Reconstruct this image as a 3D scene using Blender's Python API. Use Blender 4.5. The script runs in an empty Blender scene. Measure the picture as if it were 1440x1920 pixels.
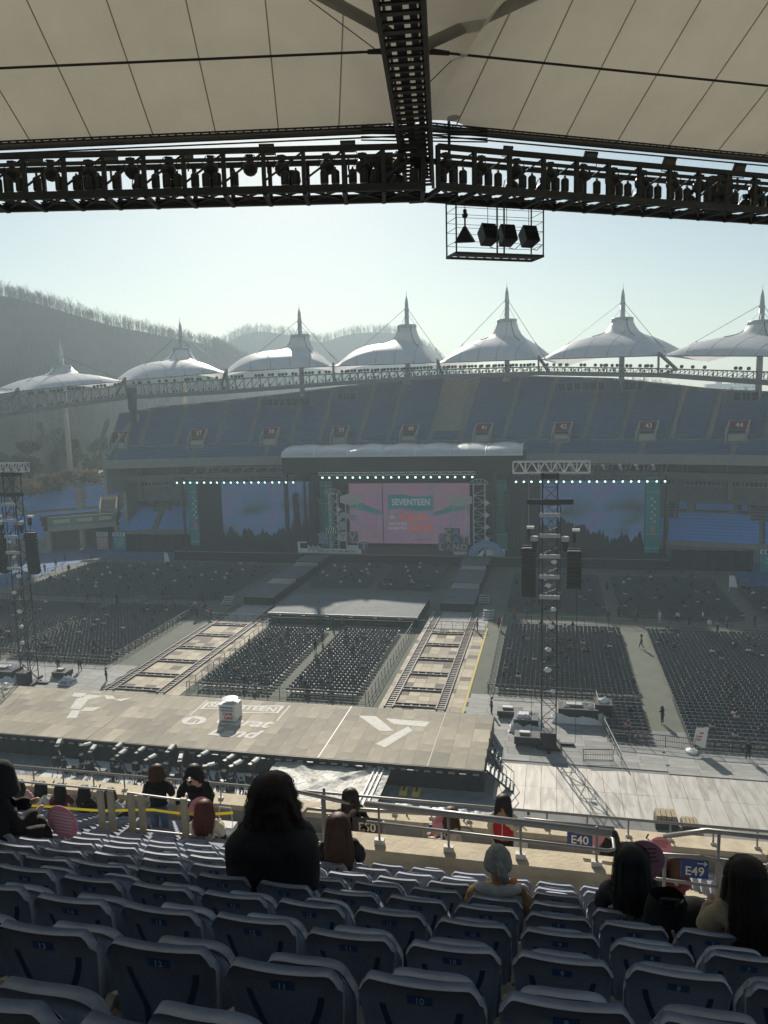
import bpy, math, random
from math import sin, cos, pi, radians, sqrt, atan2, tan, hypot
from mathutils import Vector, Matrix
random.seed(7)
S = bpy.context.scene
COL = S.collection
# ---------------------------------------------------------------- camera
EYE = Vector((0, 0, 30.0))
PITCH, YAW, ROLL = radians(8.0), radians(12.5), 0.025
_h = Vector((-sin(YAW), cos(YAW), 0)); _r0 = Vector((cos(YAW), sin(YAW), 0)); _up = Vector((0, 0, 1))
_f = _h*cos(PITCH)-_up*sin(PITCH); _u0 = _h*sin(PITCH)+_up*cos(PITCH)
_r = _r0*cos(ROLL)-_u0*sin(ROLL); _u = _u0*cos(ROLL)+_r0*sin(ROLL)
cam_d = bpy.data.cameras.new('camera'); cam = bpy.data.objects.new('camera', cam_d); COL.objects.link(cam)
mw = Matrix((( _r.x, _u.x, -_f.x, 0), (_r.y, _u.y, -_f.y, 0), (_r.z, _u.z, -_f.z, 0), (0, 0, 0, 1)))
mw.translation = EYE
cam.matrix_world = mw
cam_d.sensor_fit = 'VERTICAL'; cam_d.sensor_height = 36; cam_d.sensor_width = 27; cam_d.lens = 36*1444/1920
cam_d.clip_start = 0.05; cam_d.clip_end = 6000
S.camera = cam
# ---------------------------------------------------------------- sky, sun, exposure
SUN_BEAR, SUN_ELEV = radians(-19), radians(29)      # sun ahead and a little left of the pitch axis
w = bpy.data.worlds.new('World'); S.world = w; w.use_nodes = True
nt = w.node_tree; nt.nodes.clear()
sky = nt.nodes.new('ShaderNodeTexSky'); sky.sky_type = 'NISHITA'; sky.sun_disc = False
sky.sun_elevation = SUN_ELEV; sky.sun_rotation = SUN_BEAR
sky.air_density = 1.0; sky.dust_density = 0.45; sky.ozone_density = 0.9; sky.altitude = 30
bg = nt.nodes.new('ShaderNodeBackground'); bg.inputs['Strength'].default_value = 0.07
wo = nt.nodes.new('ShaderNodeOutputWorld')
tint = nt.nodes.new('ShaderNodeVectorMath'); tint.operation = 'MULTIPLY'; tint.inputs[1].default_value = (.985, .985, .895)   # thin winter overcast
nt.links.new(sky.outputs[0], tint.inputs[0]); nt.links.new(tint.outputs[0], bg.inputs[0]); nt.links.new(bg.outputs[0], wo.inputs[0])
sd = bpy.data.lights.new('sun', 'SUN'); sd.energy = 5.0; sd.angle = radians(0.6); sd.color = (1, .93, .82)
sun = bpy.data.objects.new('sun', sd); COL.objects.link(sun)
sdir = Vector((sin(SUN_BEAR)*cos(SUN_ELEV), cos(SUN_BEAR)*cos(SUN_ELEV), sin(SUN_ELEV)))
sun.rotation_euler = sdir.to_track_quat('Z', 'Y').to_euler()
S.view_settings.view_transform = 'Standard'; S.view_settings.look = 'None'
S.view_settings.exposure = 0.38; S.view_settings.gamma = 1
S.cycles.max_bounces = 5; S.cycles.diffuse_bounces = 3; S.cycles.glossy_bounces = 2
S.cycles.transmission_bounces = 4; S.cycles.transparent_max_bounces = 6; S.cycles.volume_bounces = 0
S.cycles.caustics_reflective = False; S.cycles.caustics_refractive = False
S.cycles.sample_clamp_indirect = 4
# ---------------------------------------------------------------- materials
MATS = {}
def M(name, col, rough=.65, var=0., scale=4., bump=0., metal=0., ov=0., spec=.4, col2=None, stretch=None, trans=0., bscale=None, world=False):
    """procedural material: noise-mixed colour, optional per-object tone, bump"""
    if name in MATS: return MATS[name]
    m = bpy.data.materials.new(name); m.use_nodes = True; t = m.node_tree; n = t.nodes; b = n['Principled BSDF']
    b.inputs['Roughness'].default_value = rough; b.inputs['Metallic'].default_value = metal
    b.inputs['Specular IOR Level'].default_value = spec
    c = (*col, 1)
    b.inputs['Base Color'].default_value = c
    last = None
    if var or bump or col2:
        tc = n.new('ShaderNodeTexCoord'); mp = n.new('ShaderNodeMapping'); t.links.new(n.new('ShaderNodeNewGeometry').outputs['Position'] if world else tc.outputs['Object'], mp.inputs[0])
        if stretch: mp.inputs['Scale'].default_value = stretch
        nz = n.new('ShaderNodeTexNoise'); nz.inputs['Scale'].default_value = scale; nz.inputs['Detail'].default_value = 6
        nz.inputs['Roughness'].default_value = .62
        t.links.new(mp.outputs[0], nz.inputs[0])
        rp = n.new('ShaderNodeValToRGB'); rp.color_ramp.elements[0].position = .3; rp.color_ramp.elements[1].position = .7
        c2 = col2 or [x*(1+var) for x in col]; c1 = col if col2 else [x*(1-var) for x in col]
        rp.color_ramp.elements[0].color = (*c1, 1); rp.color_ramp.elements[1].color = (*c2, 1)
        t.links.new(nz.outputs[0], rp.inputs[0]); last = rp.outputs[0]
        if bump:
            bz = nz
            if bscale:
                bz = n.new('ShaderNodeTexNoise'); bz.inputs['Scale'].default_value = bscale; bz.inputs['Detail'].default_value = 3
                t.links.new(mp.outputs[0], bz.inputs[0])
            bp = n.new('ShaderNodeBump'); bp.inputs['Strength'].default_value = bump; bp.inputs['Distance'].default_value = .03
            t.links.new(bz.outputs[0], bp.inputs['Height']); t.links.new(bp.outputs[0], b.inputs['Normal'])
    if ov:
        oi = n.new('ShaderNodeObjectInfo'); mr = n.new('ShaderNodeMapRange'); mr.inputs[3].default_value = 1-ov; mr.inputs[4].default_value = 1+ov
        t.links.new(oi.outputs['Random'], mr.inputs[0])
        mx = n.new('ShaderNodeVectorMath'); mx.operation = 'SCALE'
        if last: t.links.new(last, mx.inputs[0])
        else: mx.inputs[0].default_value = col
        t.links.new(mr.outputs[0], mx.inputs['Scale']); last = mx.outputs[0]
    if last: t.links.new(last, b.inputs['Base Color'])
    if trans:
        tr = n.new('ShaderNodeBsdfTranslucent'); mixs = n.new('ShaderNodeMixShader'); mixs.inputs[0].default_value = trans
        if last: t.links.new(last, tr.inputs[0])
        else: tr.inputs[0].default_value = c
        o = n['Material Output']; t.links.new(b.outputs[0], mixs.inputs[1]); t.links.new(tr.outputs[0], mixs.inputs[2]); t.links.new(mixs.outputs[0], o.inputs[0])
    MATS[name] = m; return m
def EM(name, col, strength, dark=None):
    if name in MATS: return MATS[name]
    m = bpy.data.materials.new(name); m.use_nodes = True; b = m.node_tree.nodes['Principled BSDF']
    b.inputs['Base Color'].default_value = (*(dark or [x*.4 for x in col]), 1)
    b.inputs['Emission Color'].default_value = (*col, 1); b.inputs['Emission Strength'].default_value = strength
    b.inputs['Roughness'].default_value = .5; m.cycles.emission_sampling = 'NONE'
    MATS[name] = m; return m
STEEL_D = M('dark_steel_paint', (.035, .034, .032), .55, .3, 3, ov=.2)
STEEL_G = M('grey_steel', (.33, .33, .32), .45, .12, 5, metal=.3)
STEEL_L = M('bright_aluminium', (.62, .63, .63), .35, .1, 6, metal=.7)
TRUSS_F = M('grey_truss_paint', (.2, .205, .2), .6, .15, 2)
BLACK = M('black_metal', (.018, .018, .02), .5, .2, 6)
BLACKC = M('black_cloth', (.014, .015, .017), .9, .25, 2, bump=.2)
CONC = M('concrete', (.33, .315, .28), .85, .16, 1.6, bump=.25, bscale=14)
CONC_W = M('warm_concrete', (.55, .475, .35), .85, .2, 2.5, bump=.3, bscale=18)  # brightened and warmed to carry bounced light on the vomitory wall
CONC_D = M('terrace_concrete', (.26, .25, .235), .9, .18, 1.2)
WHITE = M('white_paint', (.78, .78, .76), .5, .04, 3)
TEAL = M('teal_print', (.05, .3, .29), .6, .12, .8)
PINK = M('pink_print', (.62, .27, .33), .7, .1, 6)
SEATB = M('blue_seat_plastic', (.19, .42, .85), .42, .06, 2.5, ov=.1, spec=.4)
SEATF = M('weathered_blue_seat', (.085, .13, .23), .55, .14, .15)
SEATN = M('seat_shell_plastic', (.265, .295, .365), .66, .16, 5, ov=.14, spec=.28, world=True, bump=.12, bscale=40)
MEMB_SHADE = M('shade_toned_membrane', (.56, .52, .42), .55, .07, .5, trans=.2, bump=.2, bscale=1.3)  # same membrane as the far tents, colour dimmed for the shaded underside
MEMB_LIT = M('sky_lit_white_membrane', (.9, .9, .9), .38, .05, .5, trans=.38)  # lighter copy for the far tents, sky light put into the colour
# ---------------------------------------------------------------- mesh helpers
WO = {}                      # world offset of every object that can parent others
class MB:
    def __init__(s): s.v = []; s.f = []
    def quad(s, *p):
        i = len(s.v); s.v += [tuple(q) for q in p]; s.f.append(tuple(range(i, i+len(p)))); return s
    def hexa(s, p):          # 8 corners: bottom 4 ccw, top 4 ccw
        i = len(s.v); s.v += [tuple(q) for q in p]
        for q in ((3,2,1,0),(4,5,6,7),(0,1,5,4),(1,2,6,5),(2,3,7,6),(3,0,4,7)): s.f.append(tuple(i+k for k in q))
        return s
    def box(s, x0, x1, y0, y1, z0, z1):
        return s.hexa([(x0,y0,z0),(x1,y0,z0),(x1,y1,z0),(x0,y1,z0),(x0,y0,z1),(x1,y0,z1),(x1,y1,z1),(x0,y1,z1)])
    def cbox(s, c, d, rz=0, rx=0):
        m = Matrix.Rotation(rz,3,'Z') @ Matrix.Rotation(rx,3,'X'); c = Vector(c); x,y,z = d[0]/2,d[1]/2,d[2]/2
        return s.hexa([c+m@Vector(q) for q in ((-x,-y,-z),(x,-y,-z),(x,y,-z),(-x,y,-z),(-x,-y,z),(x,-y,z),(x,y,z),(-x,y,z))])
    def bar(s, a, b, wd, ht=None):
        a = Vector(a); b = Vector(b); ht = ht or wd; d = (b-a)
        if d.length < 1e-6: return s
        d.normalize(); sd_ = d.cross(Vector((0,0,1)))
        if sd_.length < 1e-3: sd_ = Vector((1,0,0))
        sd_.normalize(); up = sd_.cross(d); X = sd_*wd/2; Z = up*ht/2
        return s.hexa([a-X-Z,a+X-Z,b+X-Z,b-X-Z,a-X+Z,a+X+Z,b+X+Z,b-X+Z])
    def tube(s, pts, r, n=8, cap=True):
        pts = [Vector(p) for p in pts]; k = len(pts); rr = r if isinstance(r, (list, tuple)) else [r]*k; base = len(s.v); pn = None
        for i, p in enumerate(pts):
            d = (pts[min(i+1,k-1)]-pts[max(i-1,0)]).normalized()
            if pn is None:
                a = Vector((0,0,1)) if abs(d.z) < .9 else Vector((1,0,0)); pn = d.cross(a).normalized()
            else:
                pn = (pn-d*pn.dot(d)).normalized()
            q = d.cross(pn)
            for j in range(n): s.v.append(tuple(p+(pn*cos(2*pi*j/n)+q*sin(2*pi*j/n))*rr[i]))
        for i in range(k-1):
            for j in range(n):
                a = base+i*n+j; b = base+i*n+(j+1)%n; s.f.append((a,b,b+n,a+n))
        if cap: s.f.append(tuple(base+j for j in range(n))[::-1]); s.f.append(tuple(base+(k-1)*n+j for j in range(n)))
        return s
    def prism(s, poly, z0, z1):
        n = len(poly); i = len(s.v)
        s.v += [(x,y,z0) for x,y in poly]+[(x,y,z1) for x,y in poly]
        s.f.append(tuple(range(i,i+n))[::-1]); s.f.append(tuple(range(i+n,i+2*n)))
        for k in range(n): a=i+k; b=i+(k+1)%n; s.f.append((a,b,b+n,a+n))
        return s
    def vprism(s, poly, y0, y1):      # polygon in the x-z plane, thickness along y
        n = len(poly); i = len(s.v)
        s.v += [(x,y0,z) for x,z in poly]+[(x,y1,z) for x,z in poly]
        s.f.append(tuple(range(i,i+n))); s.f.append(tuple(range(i+n,i+2*n))[::-1])
        for k in range(n): a=i+k; b=i+(k+1)%n; s.f.append((b,a,a+n,b+n))
        return s
    def lathe(s, prof, c=(0,0,0), n=16):
        i = len(s.v); k = len(prof)
        for r, z in prof:
            for j in range(n): s.v.append((c[0]+r*cos(2*pi*j/n), c[1]+r*sin(2*pi*j/n), c[2]+z))
        for a in range(k-1):
            for j in range(n): p=i+a*n+j; q=i+a*n+(j+1)%n; s.f.append((p,q,q+n,p+n))
        s.f.append(tuple(i+j for j in range(n))[::-1]); s.f.append(tuple(i+(k-1)*n+j for j in range(n)))
        return s
    def grid(s, fn, nu, nv):
        i = len(s.v)
        for b in range(nv+1):
            for a in range(nu+1): s.v.append(tuple(fn(a/nu, b/nv)))
        for b in range(nv):
            for a in range(nu): p=i+b*(nu+1)+a; s.f.append((p,p+1,p+nu+2,p+nu+1))
        return s
    def mesh(s, name, mat, off=(0,0,0), smooth=False):
        me = bpy.data.meshes.new(name); o = off
        me.from_pydata([(x-o[0],y-o[1],z-o[2]) for x,y,z in s.v], [], s.f); me.materials.append(mat)
        if smooth: me.polygons.foreach_set('use_smooth', [True]*len(me.polygons))
        me.update(); return me
    def build(s, name, mat, parent=None, smooth=False, kind=None, label=None, cat=None, group=None, loc=None):
        off = WO.get(parent, Vector((0,0,0))) if parent else Vector((0,0,0))
        base = Vector(loc) if loc else (off if parent else Vector((0,0,0)))
        me = s.mesh(name, mat, base, smooth)
        ob = bpy.data.objects.new(name, me); COL.objects.link(ob)
        if parent: ob.parent = parent; ob.location = base-off
        else: ob.location = base
        WO[ob] = base
        tag(ob, label, cat, group, kind); return ob
def tag(o, label=None, cat=None, group=None, kind=None):
    if label: o['label'] = label
    if cat: o['category'] = cat
    if group: o['group'] = group
    if kind: o['kind'] = kind
    return o
def thing(name, label, cat, loc=(0,0,0), group=None, rz=0, kind=None):
    o = bpy.data.objects.new(name, None); COL.objects.link(o); o.location = loc; o.rotation_euler = (0,0,rz); o.empty_display_size = .2
    WO[o] = Vector(loc); return tag(o, label, cat, group, kind)
def piece(name, me, parent, loc, rot=(0,0,0), scale=(1,1,1), mat=None, local=False):
    """object sharing mesh data, placed in world coordinates under an unrotated parent"""
    o = bpy.data.objects.new(name, me); COL.objects.link(o)
    L = Vector(loc)
    if parent: o.parent = parent; o.location = L if local else L-WO[parent]
    else: o.location = L
    o.rotation_euler = rot; o.scale = scale; WO[o] = L
    if mat: o.material_slots[0].link = 'OBJECT'; o.material_slots[0].material = mat
    return o
def copy_tree(o, parent=None):
    c = o.copy(); COL.objects.link(c); c.parent = parent
    for ch in list(o.children): copy_tree(ch, c)
    return c
def place(o, loc, rz=0, label=None, group=None, sc=None):
    o.location = loc; o.rotation_euler = (0,0,rz); WO[o] = Vector(loc)
    if sc: o.scale = (sc,)*3
    return tag(o, label, None, group)
TMP = bpy.data.scenes.new('scratch')
def eval_mesh(ob):
    TMP.collection.objects.link(ob); vl = TMP.view_layers[0]; vl.update(); dg = vl.depsgraph
    me = bpy.data.meshes.new_from_object(ob.evaluated_get(dg)); bpy.data.objects.remove(ob); return me
_TX = {}
def text_mesh(s, size, mat, ext=.004, bold=0., align='CENTER', shear=0.):
    k = (s, size, mat.name, ext, bold, shear)
    if k in _TX: return _TX[k]
    cu = bpy.data.curves.new('lettering', 'FONT'); cu.body = s; cu.size = size; cu.extrude = ext; cu.offset = bold*size; cu.align_x = align; cu.align_y = 'CENTER'; cu.shear = shear
    cu.resolution_u = 3
    ob = bpy.data.objects.new('lettering', cu); me = eval_mesh(ob); bpy.data.curves.remove(cu)
    me.materials.clear(); me.materials.append(mat); me.name = 'lettering'; _TX[k] = me; return me
ORD = ['zeroth','first','second','third','fourth','fifth','sixth','seventh','eighth','ninth','tenth','eleventh','twelfth','thirteenth','fourteenth']
def nz2(x, y, s=1.):
    return sin(x*1.7*s+y*.9*s)*.5+sin(x*.61*s-y*1.31*s+1.7)*.35+sin(x*3.1*s+y*2.3*s+.4)*.15
# ---------------------------------------------------------------- ground and field
FIELD = M('green_field_cover', (.10, .115, .092), .9, .18, .5, bump=.15, bscale=6, col2=(.15, .155, .115))
g = MB(); g.quad((-1600,-900,-.3),(1600,-900,-.3),(1600,1900,-.3),(-1600,1900,-.3))
g.build('ground', M('earth', (.16,.15,.12), .95, .2, .02), kind='structure')
g = MB(); g.quad((-122,46,-.02),(70,46,-.02),(70,158,-.02),(-122,158,-.02))
g.build('running_track', M('blue_track', (.06,.13,.26), .85, .25, .3), kind='structure')
g = MB(); g.quad((-93,70,0),(30,70,0),(30,139,0),(-93,139,0)); g.build('field', FIELD, kind='structure')
g = MB(); g.quad((30,70,0),(44,70,0),(44,107,0),(30,107,0)); g.build('field_margin', FIELD, kind='structure')
GREYP = M('grey_ground_board', (.30,.30,.28), .8, .2, 1.2, ov=.14, bump=.15, bscale=8)
g = MB(); g.quad((-100,44,.004),(60,44,.004),(60,70,.004),(-100,70,.004)); g.build('service_ground', M('grey_mat', (.2,.205,.2), .85, .2, .6), kind='structure')
# ---------------------------------------------------------------- terrain and hills
def path_hill(name, ridge, depth_front, zbase, mat, nj=26, rough=5.):
    """ridge: list of (x,y,z); mesh falls towards the stadium to zbase and away behind"""
    mb = MB(); n = len(ridge)
    R = []
    for i in range(n-1):
        for k in range(6):
            t = k/6; a = ridge[i]; b = ridge[i+1]; p0 = ridge[max(i-1,0)]; p3 = ridge[min(i+2,n-1)]
            R.append([.5*((2*a[c])+(-p0[c]+b[c])*t+(2*p0[c]-5*a[c]+4*b[c]-p3[c])*t*t+(-p0[c]+3*a[c]-3*b[c]+p3[c])*t**3) for c in range(3)])
    R.append(list(ridge[-1])); pts = []
    for i, (x,y,z) in enumerate(R):
        d = hypot(x,y); ux,uy = -x/d,-y/d; row = []
        for j in range(nj+1):
            s = j/nj*1.35-.35                     # -.35 behind the crest, 1 at the foot
            px,py = x+ux*depth_front*s, y+uy*depth_front*s
            if s >= 0: h = zbase+(z-zbase)*(1-s)**1.25*(1+.10*sin(i*.5+j*.4)*s)
            else: h = z-(z-zbase)*(-s)*1.2
            h += nz2(px*.03,py*.03)*rough*min(1,abs(s)*3)*max(0,1-s)
            row.append((px,py,h))
        pts.append(row)
    m = len(pts); b = len(mb.v)
    for row in pts: mb.v += row
    for i in range(m-1):
        for j in range(nj): a=b+i*(nj+1)+j; mb.f.append((a,a+1,a+nj+2,a+nj+1))
    mb.build(name, mat, smooth=True, kind='structure'); return pts
HILLM = M('leafless_wood_floor', (.02,.024,.025), .95, .4, .12, col2=(.042,.045,.043), bump=.8, bscale=.5, spec=0.)
def pt(bear, rng, z): return (rng*sin(radians(bear)), rng*cos(radians(bear)), z)
# bearings are degrees from the pitch axis
r1 = [pt(-62,430,84),pt(-52,430,88),pt(-44,428,90),pt(-40.5,428,89),pt(-37.9,430,87.6),pt(-36,440,86.1),pt(-33.8,455,82.7),pt(-31.1,475,78.8),pt(-28.4,505,76.8),pt(-26.6,525,75),pt(-24.4,550,72.4),pt(-23.3,570,69),pt(-21.5,590,60),pt(-19,610,48),pt(-15,640,32),pt(-9,660,15)]
h1 = path_hill('hill', r1, 215, 13, HILLM)
r2 = [pt(-34,820,80),pt(-29,830,86),pt(-24.4,855,95.6),pt(-22.5,862,108.3),pt(-21,870,112.4),pt(-18.7,870,107.4),pt(-16.8,880,101),pt(-14.9,890,109.5),pt(-12.9,900,112.2),pt(-11.2,900,109.8),pt(-9.8,910,100.5),pt(-8.3,920,82.4),pt(-7.2,930,67),pt(-3.3,960,50.6),pt(1,980,47),pt(6.2,1000,44.5),pt(8.4,1020,36),pt(10.4,1040,27),pt(14,1040,20),pt(24,1050,16)]
h2 = path_hill('hill', r2, 330, 11, HILLM)
# outside ground, raised above the pitch
g = MB(); ring_in = [(-99,172),(-118,166),(-131,152),(-139,135),(-143,112),(-145,80),(-145,20)]
ring_out = [(-120,700),(-300,640),(-420,520),(-520,400),(-560,250),(-560,80),(-500,-100)]
for i in range(len(ring_in)-1):
    a,b = ring_in[i],ring_in[i+1]; c,d = ring_out[i],ring_out[i+1]
    g.quad((*a,12.2),(*b,12.2),(*d,13),(*c,13)); g.quad((*a,-.2),(*b,-.2),(*b,12.2),(*a,12.2))
g.quad((-99,172,12.2),(-120,700,13),(300,800,13),(120,172,12.2)); g.build('terrain', M('dry_winter_ground', (.17,.15,.11), .95, .3, .05, bump=.3, bscale=1.2), kind='structure')
g = MB()
for a,b in (((-131,153.5,12.206),(-139.6,134,12.206)),): pass
road = [(-100,181),(-124,176),(-141,160),(-150,139),(-154,112)]
for i in range(len(road)-1):
    (x0,y0),(x1,y1) = road[i],road[i+1]; g.quad((x0,y0,12.3),(x1,y1,12.3),(x1*1.055,y1*1.055,12.32),(x0*1.055,y0*1.055,12.32))
g.build('road', M('pale_road', (.42,.40,.35), .9, .15, .3), kind='structure')
# leafless trees: one joined mass on the hills
def bare_tree(mb, x, y, z, h, rnd, nb=9):
    tilt = rnd.uniform(-.05,.05); w0 = h*.016
    mb.quad((x-w0,y,z-1),(x+w0,y,z-1),(x+w0*.4+tilt*h,y,z+h*.75),(x-w0*.4+tilt*h,y,z+h*.75))
    for k in range(nb):
        t = .3+.65*rnd.random(); bx = x+tilt*h*t; bz = z+h*t*.85; a = rnd.uniform(0,2*pi); L = h*(.2+.22*rnd.random())*(1.2-t*.5)
        ex,ey,ez = bx+cos(a)*L*.62, y+sin(a)*L*.62, bz+L*.8; q = w0*.42
        mb.quad((bx-q,y,bz),(bx+q,y,bz),(ex+q*.5,ey,ez),(ex-q*.5,ey,ez))
        for m in range(2):
            u = .4+.5*rnd.random(); cx,cy,cz = bx+(ex-bx)*u, y+(ey-y)*u, bz+(ez-bz)*u; a2 = a+rnd.uniform(-1,1); l2 = L*.55
            mb.quad((cx-q*.6,cy,cz),(cx+q*.6,cy,cz),(cx+cos(a2)*l2*.6,cy+sin(a2)*l2*.6,cz+l2*.8)) if nb > 4 else None
rnd = random.Random(3); wood = MB()
def forest(pts, n_ridge, n_slope, h0):
    m = len(pts); nj = len(pts[0])-1; j0 = round(.35/1.35*nj)
    def at(i,j):
        i0=min(int(i),m-2); jj=min(int(j),nj-1); a=i-i0; b=j-jj
        P=[Vector(pts[i0][jj]),Vector(pts[i0+1][jj]),Vector(pts[i0][jj+1]),Vector(pts[i0+1][jj+1])]
        return P[0]*(1-a)*(1-b)+P[1]*a*(1-b)+P[2]*(1-a)*b+P[3]*a*b
    for k in range(n_ridge):
        p = at(rnd.random()*(m-1), j0+rnd.uniform(-1.2,1.6)); bare_tree(wood, p.x,p.y,p.z, h0*rnd.uniform(.7,1.15), rnd, 10)
    for k in range(n_slope):
        p = at(rnd.random()*(m-1), j0+rnd.random()**.8*(nj-j0)*.9); bare_tree(wood, p.x,p.y,p.z, h0*rnd.uniform(.35,.7), rnd, 3)
forest(h1, 2000, 2200, 8); forest(h2, 2000, 300, 10.5)
wood.build('leafless_woodland', M('bare_bark', (.036,.036,.034), .95, spec=0.), kind='stuff', label='leafless grey winter woodland covering the hazy hills', cat='woodland')
# evergreen trees and scrub beyond the stand
LEAF = M('evergreen_leaf', (.035,.055,.03), .8, .4, .6, ov=.25, trans=.2); LEAF2 = M('dry_scrub_leaf', (.15,.125,.075), .9, .3, .6, ov=.25, trans=.2); BARK = M('bark', (.09,.07,.05), .95, .3, 3)
def tree(label, x, y, z, h, rad, kind, rnd, group='trees beyond the stand'):
    t = thing({0:'evergreen_tree',1:'pine_tree',2:'bush'}[kind], label, {0:'tree',1:'tree',2:'bush'}[kind], (x,y,z), group)
    tr = MB(); tr.tube([(x,y,z-.5),(x+.1,y,z+h*.4),(x+.15,y,z+h*.85)], [h*.03,h*.022,h*.008], 7)
    for k in range(6):
        a=rnd.uniform(0,6.28); t0=.3+.1*k; tr.tube([(x,y,z+h*t0),(x+cos(a)*rad*.6,y+sin(a)*rad*.6,z+h*(t0+.14))],[h*.012,h*.004],5)
    tr.build('trunk', BARK, t)
    c = MB(); cl = []
    for k in range(26):
        a=rnd.uniform(0,6.28); v=rnd.random(); 
        rr = rad*(1.05-v)*rnd.uniform(.5,1) if kind==1 else rad*sqrt(max(0,1-(2*v-1)**2*.8))*rnd.uniform(.35,1)
        cl.append((x+cos(a)*rr, y+sin(a)*rr, z+h*(.2+.8*v) if kind!=2 else z+h*(.1+.85*v), rad*rnd.uniform(.22,.42)))
    for cx,cy,cz,cr in cl:
        for k in range(34):
            d = Vector((rnd.gauss(0,1),rnd.gauss(0,1),rnd.gauss(0,.8))).normalized()*cr*rnd.uniform(.5,1.05); q=Vector((cx,cy,cz))+d
            u = Vector((rnd.gauss(0,1),rnd.gauss(0,1),rnd.gauss(0,1))).normalized()*rad*.07; v = u.orthogonal().normalized()*rad*.07
            c.quad(q-u-v,q+u-v,q+u*1.1+v,q-u+v)
    c.build('crown', LEAF2 if kind==2 else LEAF, t)
rt = random.Random(11)
tl = ['tall dark evergreen at the picture edge beyond the stand','second dark evergreen in from the picture edge, above the low stand','pointed pine right of the pale road above the corner stand','small pointed pine beside the white roof mast pole','round evergreen just right of the white mast pole','evergreen touching the end of the upper stand','dark evergreen half way between mast pole and upper stand end','low evergreen in front of the tall ones by the picture edge','broad evergreen uphill behind the mast pole','narrow pine uphill near the hanging ring truss']
for i,(b,r,h,rd,k) in enumerate([(-39.5,205,11,4.2,0),(-37.2,212,10,3.8,0),(-35.5,216,8,2.4,1),(-34.1,228,8.5,2.2,1),(-32.6,232,8,3,0),(-31.4,222,7.5,2.6,0),(-33.3,214,6,2.6,0),(-38.6,196,6.5,3.2,0),(-35.0,250,9,3.6,0),(-36.3,262,10,2.6,1)]):
    x,y,_ = pt(b,r,0); tree(tl[i], x,y,12.3+max(0,(r-215)*.09), h, rd, k, rt)
bl = ['tawny dry bush at the picture edge above the corner stand','dry brown bush below the dark evergreens','scrubby tawny bush left of the mast pole','dry bush right of the mast pole foot','pale scrub by the end wall of the upper stand','low dry bush beside the pale road','wide tawny scrub below the pointed pines']
for i,(b,r,h,rd) in enumerate([(-39.6,190,3.4,3),(-37.9,194,2.6,3),(-35.9,196,2.8,3.2),(-33.4,202,3,3),(-32,205,2.6,2.6),(-37,188,1.8,2.6),(-34.9,204,3,3.6)]):
    x,y,_ = pt(b,r,0); tree(bl[i], x,y,12.2, h, rd, 2, rt, 'dry scrub beyond the stand')
# far apartment blocks in the haze
for i,(b,r,wd,h,nm) in enumerate([(10.9,900,26,31,'pale hazy apartment slab left of the far roof mast'),(12.4,930,22,37,'taller hazy apartment slab on the skyline beside the far roof mast')]):
    x,y,_ = pt(b,r,0); t = thing('apartment_block', nm, 'building', (x,y,11))
    MB().box(x-wd/2,x+wd/2,y-7,y+7,11,11+h).build('wall', M('pale_render',(.5,.5,.48),.9), t)
    MB().box(x-3,x+3,y-4,y+4,11+h,14+h).build('roof', M('pale_render',(.5,.5,.48),.9), t)
    wm = MB().box(-1,1,-.2,.05,-.8,.8).mesh('window', M('dark_window',(.06,.07,.08),.3))
    for a in range(5):
        for c in range(8): piece('window', wm, t, (x-wd/2+wd*(a+.5)/5, y-7.05, 14+c*(h-5)/8))
# ---------------------------------------------------------------- far grandstands
def sweep(path, off0, z0, off1, z1, cond=None, mb=None):
    mb = mb or MB()
    for i in range(len(path)-1):
        if cond and not cond(i): continue
        (x0,y0,a0,b0),(x1,y1,a1,b1) = path[i],path[i+1]
        mb.quad((x0+a0*off0,y0+b0*off0,z0),(x1+a1*off0,y1+b1*off0,z0),(x1+a1*off1,y1+b1*off1,z1),(x0+a0*off1,y0+b0*off1,z1))
    return mb
def mkpath(pts):
    out = []
    for i,(x,y) in enumerate(pts):
        a = pts[max(i-1,0)]; b = pts[min(i+1,len(pts)-1)]; dx,dy = b[0]-a[0],b[1]-a[1]; l = hypot(dx,dy); out.append((x,y,dy/l*1.0,-dx/l))
    return out
def interp(tab, x):
    if x <= tab[0][0]: return tab[0][1]
    for (a,b),(c,d) in zip(tab,tab[1:]):
        if x <= c: return b+(d-b)*(x-a)/(c-a)
    return tab[-1][1]
def bend(P, n=6):
    out = []
    for i in range(len(P)-1):
        a,b = P[i],P[i+1]; p0 = P[max(i-1,0)]; p3 = P[min(i+2,len(P)-1)]
        for k in range(n):
            t=k/n; out.append(tuple(.5*((2*a[c])+(-p0[c]+b[c])*t+(2*p0[c]-5*a[c]+4*b[c]-p3[c])*t*t+(-p0[c]+3*a[c]-3*b[c]+p3[c])*t**3) for c in range(2)))
    out.append(P[-1]); return out
RIM = [(-100,27.6),(-87,29.9),(-76,30.8),(-61,32.3),(-52,33.4),(-35,35.2),(-22,35.6),(-5,34.6),(7,33.7),(26,30.6),(41,29.2),(60,27.5)]
UP = mkpath([(60-i*1.5, 160-(60-i*1.5+33)**2/360) for i in range(104)])        # x 60 .. -94.5
VX = [(-92.8,'36'),(-76.7,'37'),(-61.1,'38'),(-45.9,'39'),(-30.8,'40'),(-15.3,'41'),(.6,'42'),(16.3,'43'),(31.3,'44'),(47,'45')]
us = thing('upper_grandstand', 'curved upper grandstand of faded blue seats under the tent roofs', 'grandstand', (-25,172,0))
NRU = 34
def zr(r): return 19+.5*r
ter = MB()
def okU(r): return lambda i: zr(r) <= interp(RIM, UP[i][0])
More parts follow.
